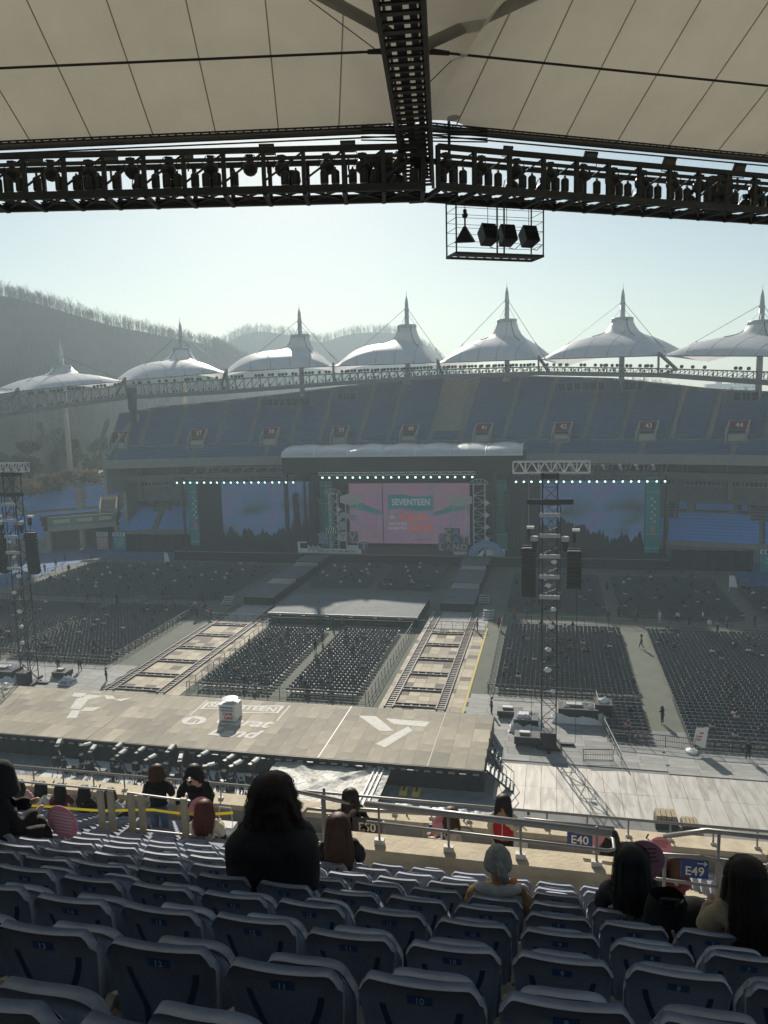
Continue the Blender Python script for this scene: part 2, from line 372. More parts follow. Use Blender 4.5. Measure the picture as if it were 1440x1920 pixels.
for r in range(NRU):
    sweep(UP, .85*r, zr(r), .85*(r+1), zr(r), okU(r), ter); sweep(UP, .85*(r+1), zr(r), .85*(r+1), zr(r)+.5, okU(r), ter)
ter.build('terrace', CONC_D, us)
rim = MB()
for i in range(len(UP)-1):
    q = []
    for p in (UP[i],UP[i+1]):
        z = interp(RIM,p[0]); o = .85*(int((z-19)/.5)+1.0); q.append((p[0]+p[2]*o,p[1]+p[3]*o,z,p[2],p[3]))
    a,b = q
    rim.hexa([(a[0],a[1],a[2]-1),(b[0],b[1],b[2]-1),(b[0]+b[3]*.4,b[1]+b[4]*.4,b[2]-1),(a[0]+a[3]*.4,a[1]+a[4]*.4,a[2]-1),(a[0],a[1],a[2]+.75),(b[0],b[1],b[2]+.75),(b[0]+b[3]*.4,b[1]+b[4]*.4,b[2]+.75),(a[0]+a[3]*.4,a[1]+a[4]*.4,a[2]+.75)])
    rim.quad((a[0]+a[3]*.4,a[1]+a[4]*.4,0),(b[0]+b[3]*.4,b[1]+b[4]*.4,0),(b[0]+b[3]*.4,b[1]+b[4]*.4,b[2]-1),(a[0]+a[3]*.4,a[1]+a[4]*.4,a[2]-1))
rim.build('rim_wall', CONC, us)
par = MB()
sweep(UP,-.25,17.5,-.25,19.35,None,par); sweep(UP,-.25,19.35,.1,19.35,None,par); sweep(UP,.1,19.35,.1,18.9,None,par); sweep(UP,-.25,17.5,9.5,17.9,None,par)
par.build('parapet', CONC, us)
bal = MB(); sweep(UP,7.6,13.9,7.6,15.3,None,bal); sweep(UP,7.6,15.3,9.5,15.3,None,bal); sweep(UP,7.6,13.9,10.5,13.7,None,bal); bal.build('balcony', CONC, us)
wl = MB(); sweep(UP,9.5,15.2,9.5,17.95,None,wl); wl.build('concourse_glazing', M('dark_glass',(.045,.05,.055),.25,.3,.4), us)
wl = MB(); sweep(UP,10.5,9,10.5,13.8,None,wl); wl.build('concourse_wall', CONC_D, us)
mul = MB().box(-.06,.06,-.06,.06,0,2.5).mesh('mullion', STEEL_G); colm = MB().box(-.45,.45,-.4,.4,0,4).mesh('column', CONC)
for i in range(0,len(UP),5):
    x,y,a,b = UP[i]
    for d in (-.5,.5): piece('mullion', mul, us, (x+a*9.4+d,y+b*9.4,15.3))
    if i%10==0: piece('column', colm, us, (x+a*9.9,y+b*9.9,10))
wf = MB().box(-3.2,3.2,-.04,.04,-.45,.45).mesh('window_strip', M('strip_glass',(.06,.065,.07),.2)); wfr = MB()
for q in range(-4,5): wfr.box(q*.8-.05,q*.8+.05,-.1,0,-.5,.5)
wfr.box(-3.3,3.3,-.1,0,.42,.55); wfr.box(-3.3,3.3,-.1,0,-.55,-.42); wfr = wfr.mesh('window_frame', M('pale_frame',(.55,.55,.53),.6))
for i in range(3,len(UP),5):
    x,y,a,b = UP[i]; rz = atan2(b,a)-pi/2
    o = piece('window_strip', wf, us, (x+a*10.4,y+b*10.4,13.0), (0,0,rz)); piece('window_frame', wfr, o, (0,0,0), local=True)
# end wall of the upper tier
x,y,a,b = UP[-1]; e = MB(); nR = int((27.6-19)/.5)+1
for r in range(nR+1):
    z = zr(r)+.9; e.hexa([(x-.6,y+b*.85*r-.2,0 if r>8 else 12),(x+.1,y+b*.85*r-.2,0 if r>8 else 12),(x+.1,y+b*.85*(r+1)-.2,0 if r>8 else 12),(x-.6,y+b*.85*(r+1)-.2,0 if r>8 else 12),(x-.6,y+b*.85*r-.2,z),(x+.1,y+b*.85*r-.2,z),(x+.1,y+b*.85*(r+1)-.2,z),(x-.6,y+b*.85*(r+1)-.2,z)])
e.build('end_wall', CONC, us)
# seats of the tiers: thousands, one mass per tier
def seat_low(mb, x, y, z, a, b):           # a,b = unit vector pointing away from the pitch
    px,py = -b,a; w_ = .235
    c = lambda u,v,h: (x+px*u+a*v, y+py*u+b*v, z+h)
    i = len(mb.v)
    mb.v += [c(-w_,.05,.42),c(w_,.05,.42),c(w_,.40,.44),c(-w_,.40,.44),c(w_,.47,.84),c(-w_,.47,.84),c(w_,.52,.84),c(-w_,.52,.84),c(w_,.45,.40),c(-w_,.45,.40),c(-w_,.06,.36),c(w_,.06,.36)]
    mb.f += [(i,i+1,i+2,i+3),(i+3,i+2,i+4,i+5),(i+5,i+4,i+6,i+7),(i+6,i+8,i+9,i+7),(i,i+10,i+11,i+1)]
sm = MB(); ais = MB()
def vom_near(x, d): return min(abs(x-v[0]) for v in VX) < d
for r in range(NRU):
    acc = 0
    for i in range(len(UP)-1):
        x0,y0,a0,b0 = UP[i]; x1,y1,a1,b1 = UP[i+1]
        L = hypot(x1-x0,y1-y0)
        while acc < L:
            t = acc/L; x=x0+(x1-x0)*t; y=y0+(y1-y0)*t; a=a0+(a1-a0)*t; b=b0+(b1-b0)*t; acc += .5
            if zr(r)+.1 > interp(RIM,x): continue
            vd = min(abs(x-v[0]) for v in VX)
            if r <= 4 and vd < .55: continue
            if 4 <= r <= 9 and vd < 1.9: continue
            if r == 5: continue
            if r > 5 and abs(vd-4.4) < .55: continue
            if r > 8 and -26.2 < x < -19.6: continue
            seat_low(sm, x+a*.85*r, y+b*.85*r, zr(r), a, b)
        acc -= L
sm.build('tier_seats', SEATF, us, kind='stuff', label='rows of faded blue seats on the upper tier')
for v,num in VX:
    for off,r0,r1 in ((0,0,4.3),(-4.4,6,40),(4.4,6,40)):
        x = v+off; i = min(range(len(UP)), key=lambda k: abs(UP[k][0]-x)); px,py,a,b = UP[i]
        rmax = min(r1,(interp(RIM,x)-19)/.5); ms = MB()
        for s in range(int(r0*2),int(rmax*2)):
            rr = s/2; ms.cbox((x+a*(.85*rr+.2)+a*.0, py+b*(.85*rr+.2), zr(int(rr))+.26*(s%2)+.02),(.95,.43,.3),atan2(b,a)-pi/2)
        ms.build('aisle_stair', CONC_D, us)
    i = min(range(len(UP)), key=lambda k: abs(UP[k][0]-v)); px,py,a,b = UP[i]; rz = atan2(b,a)-pi/2
    X,Y = v+a*6.3, py+b*6.3
    vm = MB()
    for s in (-1,1):
        vm.vprism([(0,0),(0,0),(0,0)],0,0) if False else None
        vm.hexa([(s*1.75-.14,-2.3,2.4),(s*1.75+.14,-2.3,2.4),(s*1.75+.14,2.2,2.4),(s*1.75-.14,2.2,2.4),(s*1.75-.14,-2.3,4.1),(s*1.75+.14,-2.3,4.1),(s*1.75+.14,2.2,6.3),(s*1.75-.14,2.2,6.3)])
    vm.box(-1.6,1.6,2.0,2.2,4.4,6.2)
    me = vm.mesh('vomitory', CONC); vo = piece('vomitory', me, us, (X,Y,17.1+2), (0,0,rz)); vo['label'] = 'concrete vomitory with red panel numbered '+num
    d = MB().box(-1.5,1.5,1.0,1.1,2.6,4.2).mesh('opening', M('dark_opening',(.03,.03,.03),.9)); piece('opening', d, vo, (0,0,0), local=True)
    d = MB().box(-1.45,1.45,-1.2,-1.05,2.5,3.7).mesh('pale_screen', M('pale_panel',(.5,.47,.4),.8,.2,2)); piece('pale_screen', d, vo, (0,0,0), local=True)
    d = MB().box(-1.6,1.6,1.8,1.95,4.45,6.1).mesh('red_sign', M('red_sign',(.24,.03,.03),.6,.1,2)); piece('red_sign', d, vo, (0,0,0), local=True)
    piece('number', text_mesh(num,1.35,WHITE,.02,.015), vo, (0,1.76,5.28), (pi/2,0,0), local=True)
# covered seatless strip of the upper tier
cs = MB()
for r in range(9,33):
    cs.box(-25.9,-20.0,UP[55][1]+.85*r-.0,UP[55][1]+.85*r+.35,zr(r)+.02,zr(r)+.4)
cs.build('bare_steps', M('bare_step_concrete',(.33,.3,.25),.9,.15,1), us)
# ---- lower tier, runs round the corner
LP = [(60-i*2.0, 157-(60-i*2.0+55)**2/800) for i in range(73)]
LP = LP[:-1]+bend([(-84,155.9),(-95,152.8),(-103.5,147.5),(-110,139.5),(-115,129),(-118,117),(-119.5,104),(-120,90)],5)
LP = mkpath(LP)
ls = thing('lower_grandstand', 'lower grandstand of blue seats curving round the corner behind the stage', 'grandstand', (-60,160,0))
def zl(r): return 2.5+.46*r+(.0 if r<10 else .1)
NRL = 20
def gate(i): return -106.2 < LP[i][0] < -93.2 and LP[i][1] > 143
ter = MB()
for r in range(NRL):
    c = (lambda i: not gate(i)) if r < 9 else None
    sweep(LP,.92*r,zl(r),.92*(r+1),zl(r),c,ter); sweep(LP,.92*(r+1),zl(r),.92*(r+1),zl(r+1),c,ter)
sweep(LP,0,-.2,0,zl(0)+.9,lambda i: not gate(i),ter); sweep(LP,.92*20,zl(20),.92*24,12.2,None,ter); sweep(LP,.92*20,zl(20),.92*20,zl(20)+.9,None,ter)
ter.build('terrace', CONC_D, ls)
for cnd in (lambda i: not gate(i) and LP[i][0] > -94, lambda i: not gate(i) and LP[i][0] < -100): sweep(LP,-.12,zl(0)+.05,-.12,zl(0)+1,cnd).build('front_wall', CONC, ls)
LVX = [(-87.5,153.6,'1'),(-72,None,'2'),(-57,None,'3'),(-42,None,'4'),(-27,None,'5'),(-12,None,'6'),(4,None,'7'),(20.8,None,'8'),(36.5,None,'9')]
cum = [0]
for i in range(1,len(LP)): cum.append(cum[-1]+hypot(LP[i][0]-LP[i-1][0],LP[i][1]-LP[i-1][1]))
def arc_of(x): 
    return min((abs(LP[i][0]-x),cum[i]) for i in range(len(LP)))[1]
VA = [arc_of(v[0]) for v in LVX]
AISL = []
for v in VA: AISL += [v-4.3,v+4.3]
bend0 = arc_of(-93); AISL += [bend0+9.5, bend0+19, bend0+29, bend0+40]
sm = MB()
def onLP(s):
    for i in range(len(cum)-1):
        if s <= cum[i+1]:
            t=(s-cum[i])/(cum[i+1]-cum[i]); p,q=LP[i],LP[i+1]; return tuple(p[k]+(q[k]-p[k])*t for k in range(4))+(i,)
    return LP[-1]+(len(LP)-2,)
for r in range(NRL):
    if r == 10: continue
    s = 0
    while s < cum[-1]:
        x,y,a,b,i = onLP(s); step = .5
        if s > bend0-8: step = .5/(1+.92*r/75)
        s += step
        if gate(i) and r < 9: continue
        vd = min(abs(s-v) for v in VA); ad = min(abs(s-v) for v in AISL)
        if r > 10 and ad < .75: continue
        if r < 10 and vd < .6: continue
        if 8 <= r <= 14 and vd < 2.0: continue
        if 9<=r<=14 and abs(s-(bend0+4.7))<2.0: continue
        seat_low(sm, x+a*.92*r, y+b*.92*r, zl(r), a, b)
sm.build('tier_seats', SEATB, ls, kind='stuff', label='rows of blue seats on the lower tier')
for sA in AISL:
    if sA < 5: continue
    x,y,a,b,i = onLP(sA); ms = MB()
    for q in range(22,40): rr=q/2; ms.cbox((x+a*(.92*rr+.22),y+b*(.92*rr+.22),zl(int(rr))+.24*(q%2)+.02),(1.35,.46,.3),atan2(b,a)-pi/2)
    ms.build('aisle_stair', CONC, ls)
for sA,(vx,_,num) in zip(VA,LVX):
    x,y,a,b,i = onLP(sA); ms = MB()
    for q in range(0,18): rr=q/2; ms.cbox((x+a*(.92*rr+.22),y+b*(.92*rr+.22),zl(int(rr))+.24*(q%2)+.02),(1.15,.46,.3),atan2(b,a)-pi/2)
    ms.build('aisle_stair', CONC, ls)
def lower_vom(sA, num, mat, lab):
    x,y,a,b,i = onLP(sA); rz = atan2(b,a)-pi/2; vm = MB()
    for s in (-1,1): vm.hexa([(s*1.8-.15,-2.2,0),(s*1.8+.15,-2.2,0),(s*1.8+.15,3,0),(s*1.8-.15,3,0),(s*1.8-.15,-2.2,1.2),(s*1.8+.15,-2.2,1.2),(s*1.8+.15,3,3.4),(s*1.8-.15,3,3.4)])
    vm.box(-1.7,1.7,2.8,3,1.6,3.4)
    vo = piece('vomitory', vm.mesh('vomitory', mat), ls, (x+a*10.4,y+b*10.4,zl(9)-.2), (0,0,rz)); vo['label'] = lab
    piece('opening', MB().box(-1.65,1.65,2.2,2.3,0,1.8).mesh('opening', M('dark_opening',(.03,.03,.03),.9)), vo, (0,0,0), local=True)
    if num:
        piece('red_sign', MB().box(-1.7,1.7,2.5,2.7,1.75,3.35).mesh('red_sign', M('red_sign',(.24,.03,.03),.6,.1,2)), vo, (0,0,0), local=True)
        piece('number', text_mesh(num,1.3,WHITE,.02,.015), vo, (0,2.47,2.5), (pi/2,0,0), local=True)
for sA,(vx,_,num) in zip(VA,LVX): lower_vom(sA,num,CONC,'concrete vomitory with red panel numbered '+num)
lower_vom(bend0+4.7,'',CONC_W,'warm concrete vomitory above the vehicle gate')
# ---- vehicle gate under the corner stand
gt = thing('stadium_gate','vehicle gateway under the corner stand with green banner above','gateway',(-99.5,149,0))
i0 = [i for i in range(len(LP)) if gate(i)]; ga,gb = LP[i0[0]],LP[i0[-1]+1]
gd = Vector((gb[0]-ga[0],gb[1]-ga[1],0)); gn = Vector((gd.y,-gd.x,0)).normalized(); A = Vector((ga[0],ga[1],0))
gz = atan2(gd.y,gd.x)
bm_ = MB().bar(A+Vector((0,0,6.55))-gn*.1, A+gd+Vector((0,0,6.55))-gn*.1, .3, 1.9); bn = bm_.build('banner', M('green_banner',(.16,.25,.17),.8,.2,1.5), gt)
MB().bar(A+Vector((0,0,5.0)), A+gd+Vector((0,0,5.0)), .8, 1.1).build('lintel', CONC, gt)
for k in (0,.52,1): MB().bar(A+gd*k, A+gd*k+Vector((0,0,4.6)), .75, .75).build('pier', CONC, gt)
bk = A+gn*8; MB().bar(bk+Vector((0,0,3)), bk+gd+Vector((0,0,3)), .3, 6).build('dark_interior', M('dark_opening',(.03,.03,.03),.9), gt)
MB().quad(A+Vector((0,0,5.6)),A+gd+Vector((0,0,5.6)),A+gd+gn*8+Vector((0,0,5.6)),A+gn*8+Vector((0,0,5.6))).build('soffit', CONC, gt)
cream = M('cream_print',(.5,.5,.36),.7,.3,6)
for k,wd in ((.16,2.6),(.46,3.2),(.8,3.4)):
    p = A+gd*k-gn*.27+Vector((0,0,6.55)); MB().cbox(p,(wd,.03,.8),gz).build('printed_mark', cream, bn)
wm = MB()
a_ = A+gd; wm.quad(a_-gn*.1,a_-gn*.1+Vector((0,0,6.2)),a_+gn*6+Vector((0,0,6.2)),a_+gn*6); wm.quad(A,A+Vector((0,0,6.2)),A+gn*6+Vector((0,0,6.2)),A+gn*6); wm.build('side_wall', CONC, gt)
# pale ring wall above the corner stand
g = MB(); sweep(LP,.92*24,12.2,.92*24,13.4,lambda i: LP[i][0]<-93,g); sweep(LP,.92*24+.4,12.2,.92*24+.4,13.4,lambda i: LP[i][0]<-93,g); sweep(LP,.92*24,13.4,.92*24+.4,13.4,lambda i: LP[i][0]<-93,g)
g.build('ring_wall', M('pale_concrete',(.5,.48,.43),.9,.1,2), label='low pale concrete wall along the back of the corner stand', cat='wall')
# ---------------------------------------------------------------- tent roofs
NODES = [[-122.0,126.4,31.4,30.0,26.4],[-112.9,147.7,34.7,33.6,29.8],[-94.3,159.5,36.6,35.6,32.5],[-71.2,162.8,37.9,36.4,33.2],[-48.8,171.0,38.8,37.1,34.5],[-25.4,173.5,38.8,37.4,35.4],[-3.2,170.6,38.6,37.1,35.3],[20.0,161.3,38.0,35.6,33.9],[39.1,146.5,36.4,33.7,31.3]]
MASTS = [[-135.0,150.9,40.2,35.0],[-116.3,168.6,45.8,40.7],[-89.5,178.2,50.9,44.5],[-59.9,181.5,53.0,46.7],[-34.5,186.2,55.1,48.3],[-10.7,185.3,55.8,48.4],[14.5,178.4,53.1,46.9],[39.0,164.1,49.6,43.8]]
MASTM = M('mast_paint',(.58,.58,.56),.5,.12,1.5)
CABLE = M('steel_cable',(.12,.12,.12),.5,metal=.5)
def tent(label, A, B, mx, my, zc, zt, zbase, outw=27., group='tent roofs around the stadium', seams=(-.9,-.55,-.18,.18,.55,.9), cut=False, nu=40, nv=30, H=4.3, cone_seam=True, oA=None, oB=None, lin=False):
    A = Vector(A); B = Vector(B); mid = (A+B)/2; od = Vector((mx,my,0))-Vector((mid.x,mid.y,0)); D = od.length; od.normalize()
    e = (B-A); e.z = 0; W = e.length; fan = .16*W
    oA = oA or od-e.normalized()*.1; oB = oB or od+e.normalized()*.1
    eu = e.normalized(); t = thing('tent_roof', label, 'tent roof', (mx,my,zbase), group)
    rc = 2.2; Hc = zc-(mid.z+H*.97)
    def plan(u,v):
        return (A+oA*(outw*v)).lerp(B+oB*(outw*v),u)*1.0
    def inv(P):
        u,v = .5,.4
        for _ in range(12):
            f = plan(u,v)-P; fu = (plan(u+1e-3,v)-plan(u,v))/1e-3; fv = (plan(u,v+1e-3)-plan(u,v))/1e-3; dt = fu.x*fv.y-fu.y*fv.x
            u -= (f.x*fv.y-f.y*fv.x)/dt; v -= (fu.x*f.y-fu.y*f.x)/dt
        return u,v
    def surf(u, v):
        s = u*2-1; q = A.lerp(B,u)
        p = plan(u,v)
        r = hypot(p.x-mx,p.y-my); tm = D/outw
        pr = (v/tm if lin else sin(pi/2*min(1,v/tm)**.6)) if v < tm else 1-.75*((v-tm)/(1-tm))**1.5
        z = q.z+H*(1-abs(s)**3.2)*pr-.6*v*abs(s)**3
        if r < rc: z = max(z, zc)
        else: z += max(0,Hc)*(rc/r)**2.5*min(1,v*6)
        return Vector((p.x,p.y,z))
    def vs(u, v):                                     # the edge arches back beside the valley
        if not cut: return v
        q = plan(u,0); al = abs((Vector((q.x-cut[0],q.y-cut[1],0))).dot(eu))/cut[2]
        v0 = .62/outw*sqrt(1-al*al) if al < 1 else 0
        return v0+(1-v0)*v**1.8
    g_ = MB(); g_.grid(lambda u,v: surf(u, vs(u,v)), nu, nv)
    g_.build('membrane', MEMB_SHADE if cut or 'overhead' in label else MEMB_LIT, t, smooth=True)
    for s in seams:
        u = (s+1)/2; pts = [surf(u,(k/44)**1.6)-Vector((0,0,.02)) for k in range(0,38)]
        MB().tube(pts,.02 if cut else .05,5,False).build('seam', M('membrane_seam',(.4,.375,.31),.7), t)
    MB().tube([surf(k/20,0)-Vector((0,0,.06)) for k in range(21)],.09,6).build('edge_cable', CABLE, t)
    co = MB(); co.lathe([(rc*1.02,zc-.5),(rc*1.06,zc-.1),(rc*1.02,zc+.25),(rc*.8,zc+.3)],(mx,my,0),24); co.build('collar', M('collar_grey',(.5,.51,.5),.5), t, smooth=True)
    ma = MB(); ma.tube([(mx,my,zbase),(mx,my,zc),(mx,my,zt-3.2)],[.62,.55,.5],14); ma.lathe([(.5,zt-3.2),(.62,zt-3.0),(.5,zt-2.7),(.36,zt-1),(.16,zt-.1),(.05,zt+.3),(.03,zt+1.4)],(mx,my,0),12)
    ma.build('mast', MASTM, t, smooth=True)
    MB().lathe([(1.1,zbase-.4),(1.1,zbase+.9),(.7,zbase+1.3)],(mx,my,0),14).build('mast_foot', CONC, t)
    top = Vector((mx,my,zt-2.4))
    for P in (A,B) if 'overhead' not in label else ():
        pe = P+od*5+Vector((0,0,.4)); MB().tube([top,pe],.055,5).build('stay_cable', CABLE, t)
        k = top.lerp(pe,.72); MB().tube([k,P+od*9+Vector((0,0,.3))],.05,5).build('stay_cable', CABLE, t)
    for a in (.5,2.6,4.4): MB().tube([top+Vector((0,0,-1.2)),(mx+cos(a)*rc,my+sin(a)*rc,zc+.2)],.04,4).build('stay_cable', CABLE, t)
    if cone_seam:
        dr = (-od)
        for da in (-.75,.75):
            d = Matrix.Rotation(da,3,'Z')@dr; pts = []
            for k in range(12):
                r = rc+.02+k*.42; P = Vector((mx,my,0))+d*r
                uu,vv = inv(P)
                if 0 < vv < 1 and 0 < uu < 1: pts.append(surf(uu,vv)+Vector((0,0,.06)))
            if len(pts) > 3: MB().tube(pts,.09,5,False).build('cone_seam', M('membrane_seam_dark',(.16,.16,.15),.7), t)
    return t
TL = ['white tent roof mostly cut off by the edge of the picture','small white tent roof over the single white mast pole','white tent roof over the end of the upper stand','white tent roof in front of the saddle between the hills','white tent roof with its mast against the hill top','tallest white tent roof with mast clear against the sky','white tent roof above the vomitories numbered 42 and 43','white tent roof cut by the picture edge above vomitory 44']
ZB = [12.2,12.2,28.5,31.5,34.5,34,31,27]
for i in range(8):
    a,b,m = NODES[i],NODES[i+1],MASTS[i]
    od_ = [Vector((q[0]+27,(q[1]-98.5)*1.3,0)).normalized() for q in (a,b)]
    tent(TL[i], a[:3], b[:3], m[0], m[1], m[3], m[2], ZB[i], outw=38 if i<2 else 27., H=min(5.3,(m[3]-(a[2]+b[2])/2)*.58), oA=od_[0], oB=od_[1])
NN = Vector((-4.2,26.6,39.0)); E0 = Vector((-25,23.2,39)); E1 = Vector((13.8,37.3,39)); E00 = Vector((-45.7,26,38.6)); E2 = Vector((27.7,53,38.4))
O00,O0,ON,O1,O2 = [Vector(q).normalized() for q in ((-.2,-1,0),(.03,-1,0),(.35,-.94,0),(.64,-.77,0),(.8,-.6,0))]
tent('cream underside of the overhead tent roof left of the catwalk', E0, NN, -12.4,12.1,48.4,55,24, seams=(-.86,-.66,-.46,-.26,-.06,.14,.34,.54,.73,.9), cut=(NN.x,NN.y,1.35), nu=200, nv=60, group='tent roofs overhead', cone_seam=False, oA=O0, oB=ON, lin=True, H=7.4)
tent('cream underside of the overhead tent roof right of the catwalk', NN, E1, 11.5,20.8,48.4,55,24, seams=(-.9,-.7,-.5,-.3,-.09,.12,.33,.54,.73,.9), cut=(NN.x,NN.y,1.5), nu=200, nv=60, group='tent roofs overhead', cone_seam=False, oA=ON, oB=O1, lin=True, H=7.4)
tent('next overhead tent roof beyond the picture edge to the left', E00, E0, -34,11.5,48,54,24, group='tent roofs overhead', cone_seam=False, oA=O00, oB=O0, lin=True, H=7.4)
tent('next overhead tent roof beyond the picture edge to the right', E1, E2, 29.5,36.5,48,54,24, group='tent roofs overhead', cone_seam=False, oA=O1, oB=O2, lin=True, H=7.4)
# ---------------------------------------------------------------- far part of the ring truss
rg = thing('ring_truss','grey lattice ring truss running under the far tent roofs','truss',(-25,173,35))
webm = []
flo = MB()
rf = random.Random(5)
for i in range(8):
    a,b = NODES[i],NODES[i+1]; A = Vector(a[:2]+[0]); B = Vector(b[:2]+[0]); d = B-A; L = d.length; n = int(L/1.75); od = Vector((d.y,-d.x,0)).normalized()
    od = od if od.dot(A-Vector((-27,98.5,0))) > 0 else -od
    P = lambda t,z,o: A+d*t+od*o+Vector((0,0,z)); zt = lambda t: a[3]+(b[3]-a[3])*t; zb = lambda t: a[4]+(b[4]-a[4])*t
    bd = MB(); hb = .34
    bd.bar(P(0,zb(0)+hb,.8),P(1,zb(1)+hb,.8),1.7,.9); bd.build('box_girder', TRUSS_F, rg)
    for o in (0,1.6): MB().bar(P(0,zt(0)-.1,o),P(1,zt(1)-.1,o),.22).build('top_chord', TRUSS_F, rg)
    wb = MB()
    for k in range(n+1):
        t = k/n
        for o in (0,1.6):
            wb.bar(P(t,zb(t)+.5,o),P(t,zt(t),o),.16)
            if k<n: wb.bar(P(t,zb(t)+.6,o),P((k+1)/n,zt((k+1)/n)-.1,o),.1)
    wb.build('lattice_web', TRUSS_F, rg, kind='stuff')
    dens = [.2,.75,.55,.6,.95,1,.6,.25][i]
    for k in range(int(L/.75)):
        t = (k+.5)/(L/.75)
        if rf.random() < dens and .04<t<.96:
            q = P(t,zt(t)+.42,rf.choice((0,.2,1.5))); flo.lathe([(.1,-.35),(.34,-.2),(.36,.1),(.2,.3)],tuple(q),7)
        if rf.random() < dens*.8: q = P(t,zb(t)+1.15,.5); flo.cbox(q,(.3,.35,.5))
flo.build('floodlights_on_truss', M('lamp_housing_grey',(.06,.06,.06),.5), rg, kind='stuff')
# ring node brackets
for nd in NODES[1:8]:
    q = Vector(nd[:3]); k = MB(); od = (Vector((q.x,q.y,0))-Vector((-27,98.5,0))).normalized()
    k.bar(q+Vector((0,0,.5)),q+od*7+Vector((0,0,-2.6)),.5,.5); k.bar(Vector((q.x,q.y,nd[4]+.4)),q+Vector((0,0,.3)),.4); k.bar(q+od*7+Vector((0,0,-2.6)),Vector((q.x,q.y,nd[4]+.5))+od*1.2,.35); k.build('node_bracket', TRUSS_F, rg)
# hanging speaker cages on the far ring
def spk(mb, x, y, z, w_, h_, d_, tilt):
    m = Matrix.Rotation(tilt,3,'X'); c = Vector((x,y,z))
    v = [(-w_/2,-d_/2,-h_/2),(w_/2,-d_/2,-h_/2),(w_*.32,d_/2,-h_*.42),(-w_*.32,d_/2,-h_*.42),(-w_/2,-d_/2,h_/2),(w_/2,-d_/2,h_/2),(w_*.32,d_/2,h_*.42),(-w_*.32,d_/2,h_*.42)]
    mb.hexa([c+m@Vector(q) for q in v])
for lab,x,y,z,wd,ns in [('long speaker cage hanging under the far truss before the hill saddle',-59,166.2,31.0,12,8),('short speaker cage hanging under the far truss beside the hill mast',-46,171,31.9,4.5,3),('long speaker cage under the truss between vomitories 42 and 43',5.6,166.2,32.6,9.5,6),('short speaker cage under the truss above vomitory 43',15.4,162,32.4,4.2,3),('short speaker cage under the truss by the mast at the picture edge',33.6,149.6,29.8,4.6,3)]:
    t = thing('speaker_cage', lab, 'speaker cage', (x,y,z)); f = MB()
    for a in (0,.5,1):
        for o in (0,1.2): f.bar((x-wd/2+wd*a,y+o,z-1),(x-wd/2+wd*a,y+o,z+1.6),.08)
    for o in (0,1.2):
        for h in (-1,.9): f.bar((x-wd/2,y+o,z+h),(x+wd/2,y+o,z+h),.08)
    f.build('frame', TRUSS_F, t)
    for k in range(ns):
        m_ = MB(); spk(m_, x-wd/2+wd*(k+.5)/ns, y+.5, z-.1, wd/ns*.72, 1.2, .8, -.3); m_.build('speaker', BLACK, t)
# dark downpipe column and pole by the upper stand end
k = MB(); k.bar((-93.2,160,30),(-93.2,160,35),1.4); k.tube([(-93.2,160,26),(-93.2,160,31)],.7,10); k.build('truss_prop', M('dark_prop',(.05,.05,.05),.6), label='dark column joining the ring truss to the end of the upper stand', cat='column')
# ---------------------------------------------------------------- near part of the ring truss with its lamps
nr = thing('lighting_truss','dark lattice lighting truss crossing the top of the picture','truss',(-4.06,24.8,36.2))
K = [Vector((-24.6,20.25,0)),Vector((-4.06,24.8,0)),Vector((14.0,35.85,0))]
postm = MB().box(-.06,.06,-.06,.06,0,1.25).mesh('post', STEEL_D)
lamp_spots = []; can_spots = []; plate_x = 0
for s in range(2):
    A,B = K[s],K[s+1]; d = (B-A); L = d.length; d.normalize(); od = Vector((-d.y,d.x,0)); od = od if od.y < 0 else -od
    rz = atan2(d.y,d.x); n = round(L/1.17)
    P = lambda q,z,o: A+d*q+od*o+Vector((0,0,z))
    for o in (0,1.35):
        for z,w_,h_ in ((36.3,.16,.2),(37.42,.14,.14),(36.62,.06,.06),(37.18,.09,.09),(36.9,.04,.04)):
            if z in (36.9,36.62) or (z==37.18 and o==0): continue
            MB().bar(P(0,z,o),P(L,z,o),w_,h_).build('chord', STEEL_D, nr)
    for k in range(n+1):
        q = L*k/n
        for o in (0,1.35): piece('post', postm, nr, P(q,36.2,o), (0,0,rz))
        MB().bar(P(q,36.22,0),P(q,36.22,1.35),.12).build('cross_beam', STEEL_D, nr)
        if k < n:
            MB().bar(P(q,36.55,1.35),P(q+L/n,37.35,1.35),.05).build('diagonal', STEEL_D, nr)
            MB().bar(P(q,36.3,0),P(q+L/n,36.3,1.35),.06).build('diagonal', STEEL_D, nr)
            MB().bar(P(q+L/n,36.3,0),P(q,36.3,1.35),.06).build('diagonal', STEEL_D, nr)
            MB().bar(P(q,36.36,.25),P(q+L/n-.1,36.36,.25),.28,.03).build('walkway_plate', STEEL_D, nr)
            MB().bar(P(q+.15,36.36,1.05),P(q+L/n-.1,36.36,1.05),.25,.03).build('walkway_plate', STEEL_D, nr)
            lamp_spots.append((P(q+L/n*.5,37.12,.75),rz)); can_spots += [(P(q+L/n*f,36.7,1.1),rz) for f in (.22,.5,.78)]
LAMP = M('lamp_housing',(.045,.043,.04),.5,.2,5)
def flood():
    t = thing('floodlight','dark round floodlight hung inside the lighting truss','floodlight',(0,0,0),'floodlights along the lighting truss')
    MB().tube([(0,.16,.0),(0,.02,-.03),(0,-.1,-.05),(0,-.2,-.07)],[.2,.23,.17,.1],12).build('reflector', LAMP, t, smooth=True)
    MB().tube([(-.27,0,.0),(-.24,0,.2),(-.12,0,.34),(.12,0,.34),(.24,0,.2),(.27,0,0)],.015,5).build('yoke', LAMP, t)
    MB().cbox((0,-.03,.27),(.2,.16,.14)).build('ballast', LAMP, t); return t
fl0 = flood(); fi = 0
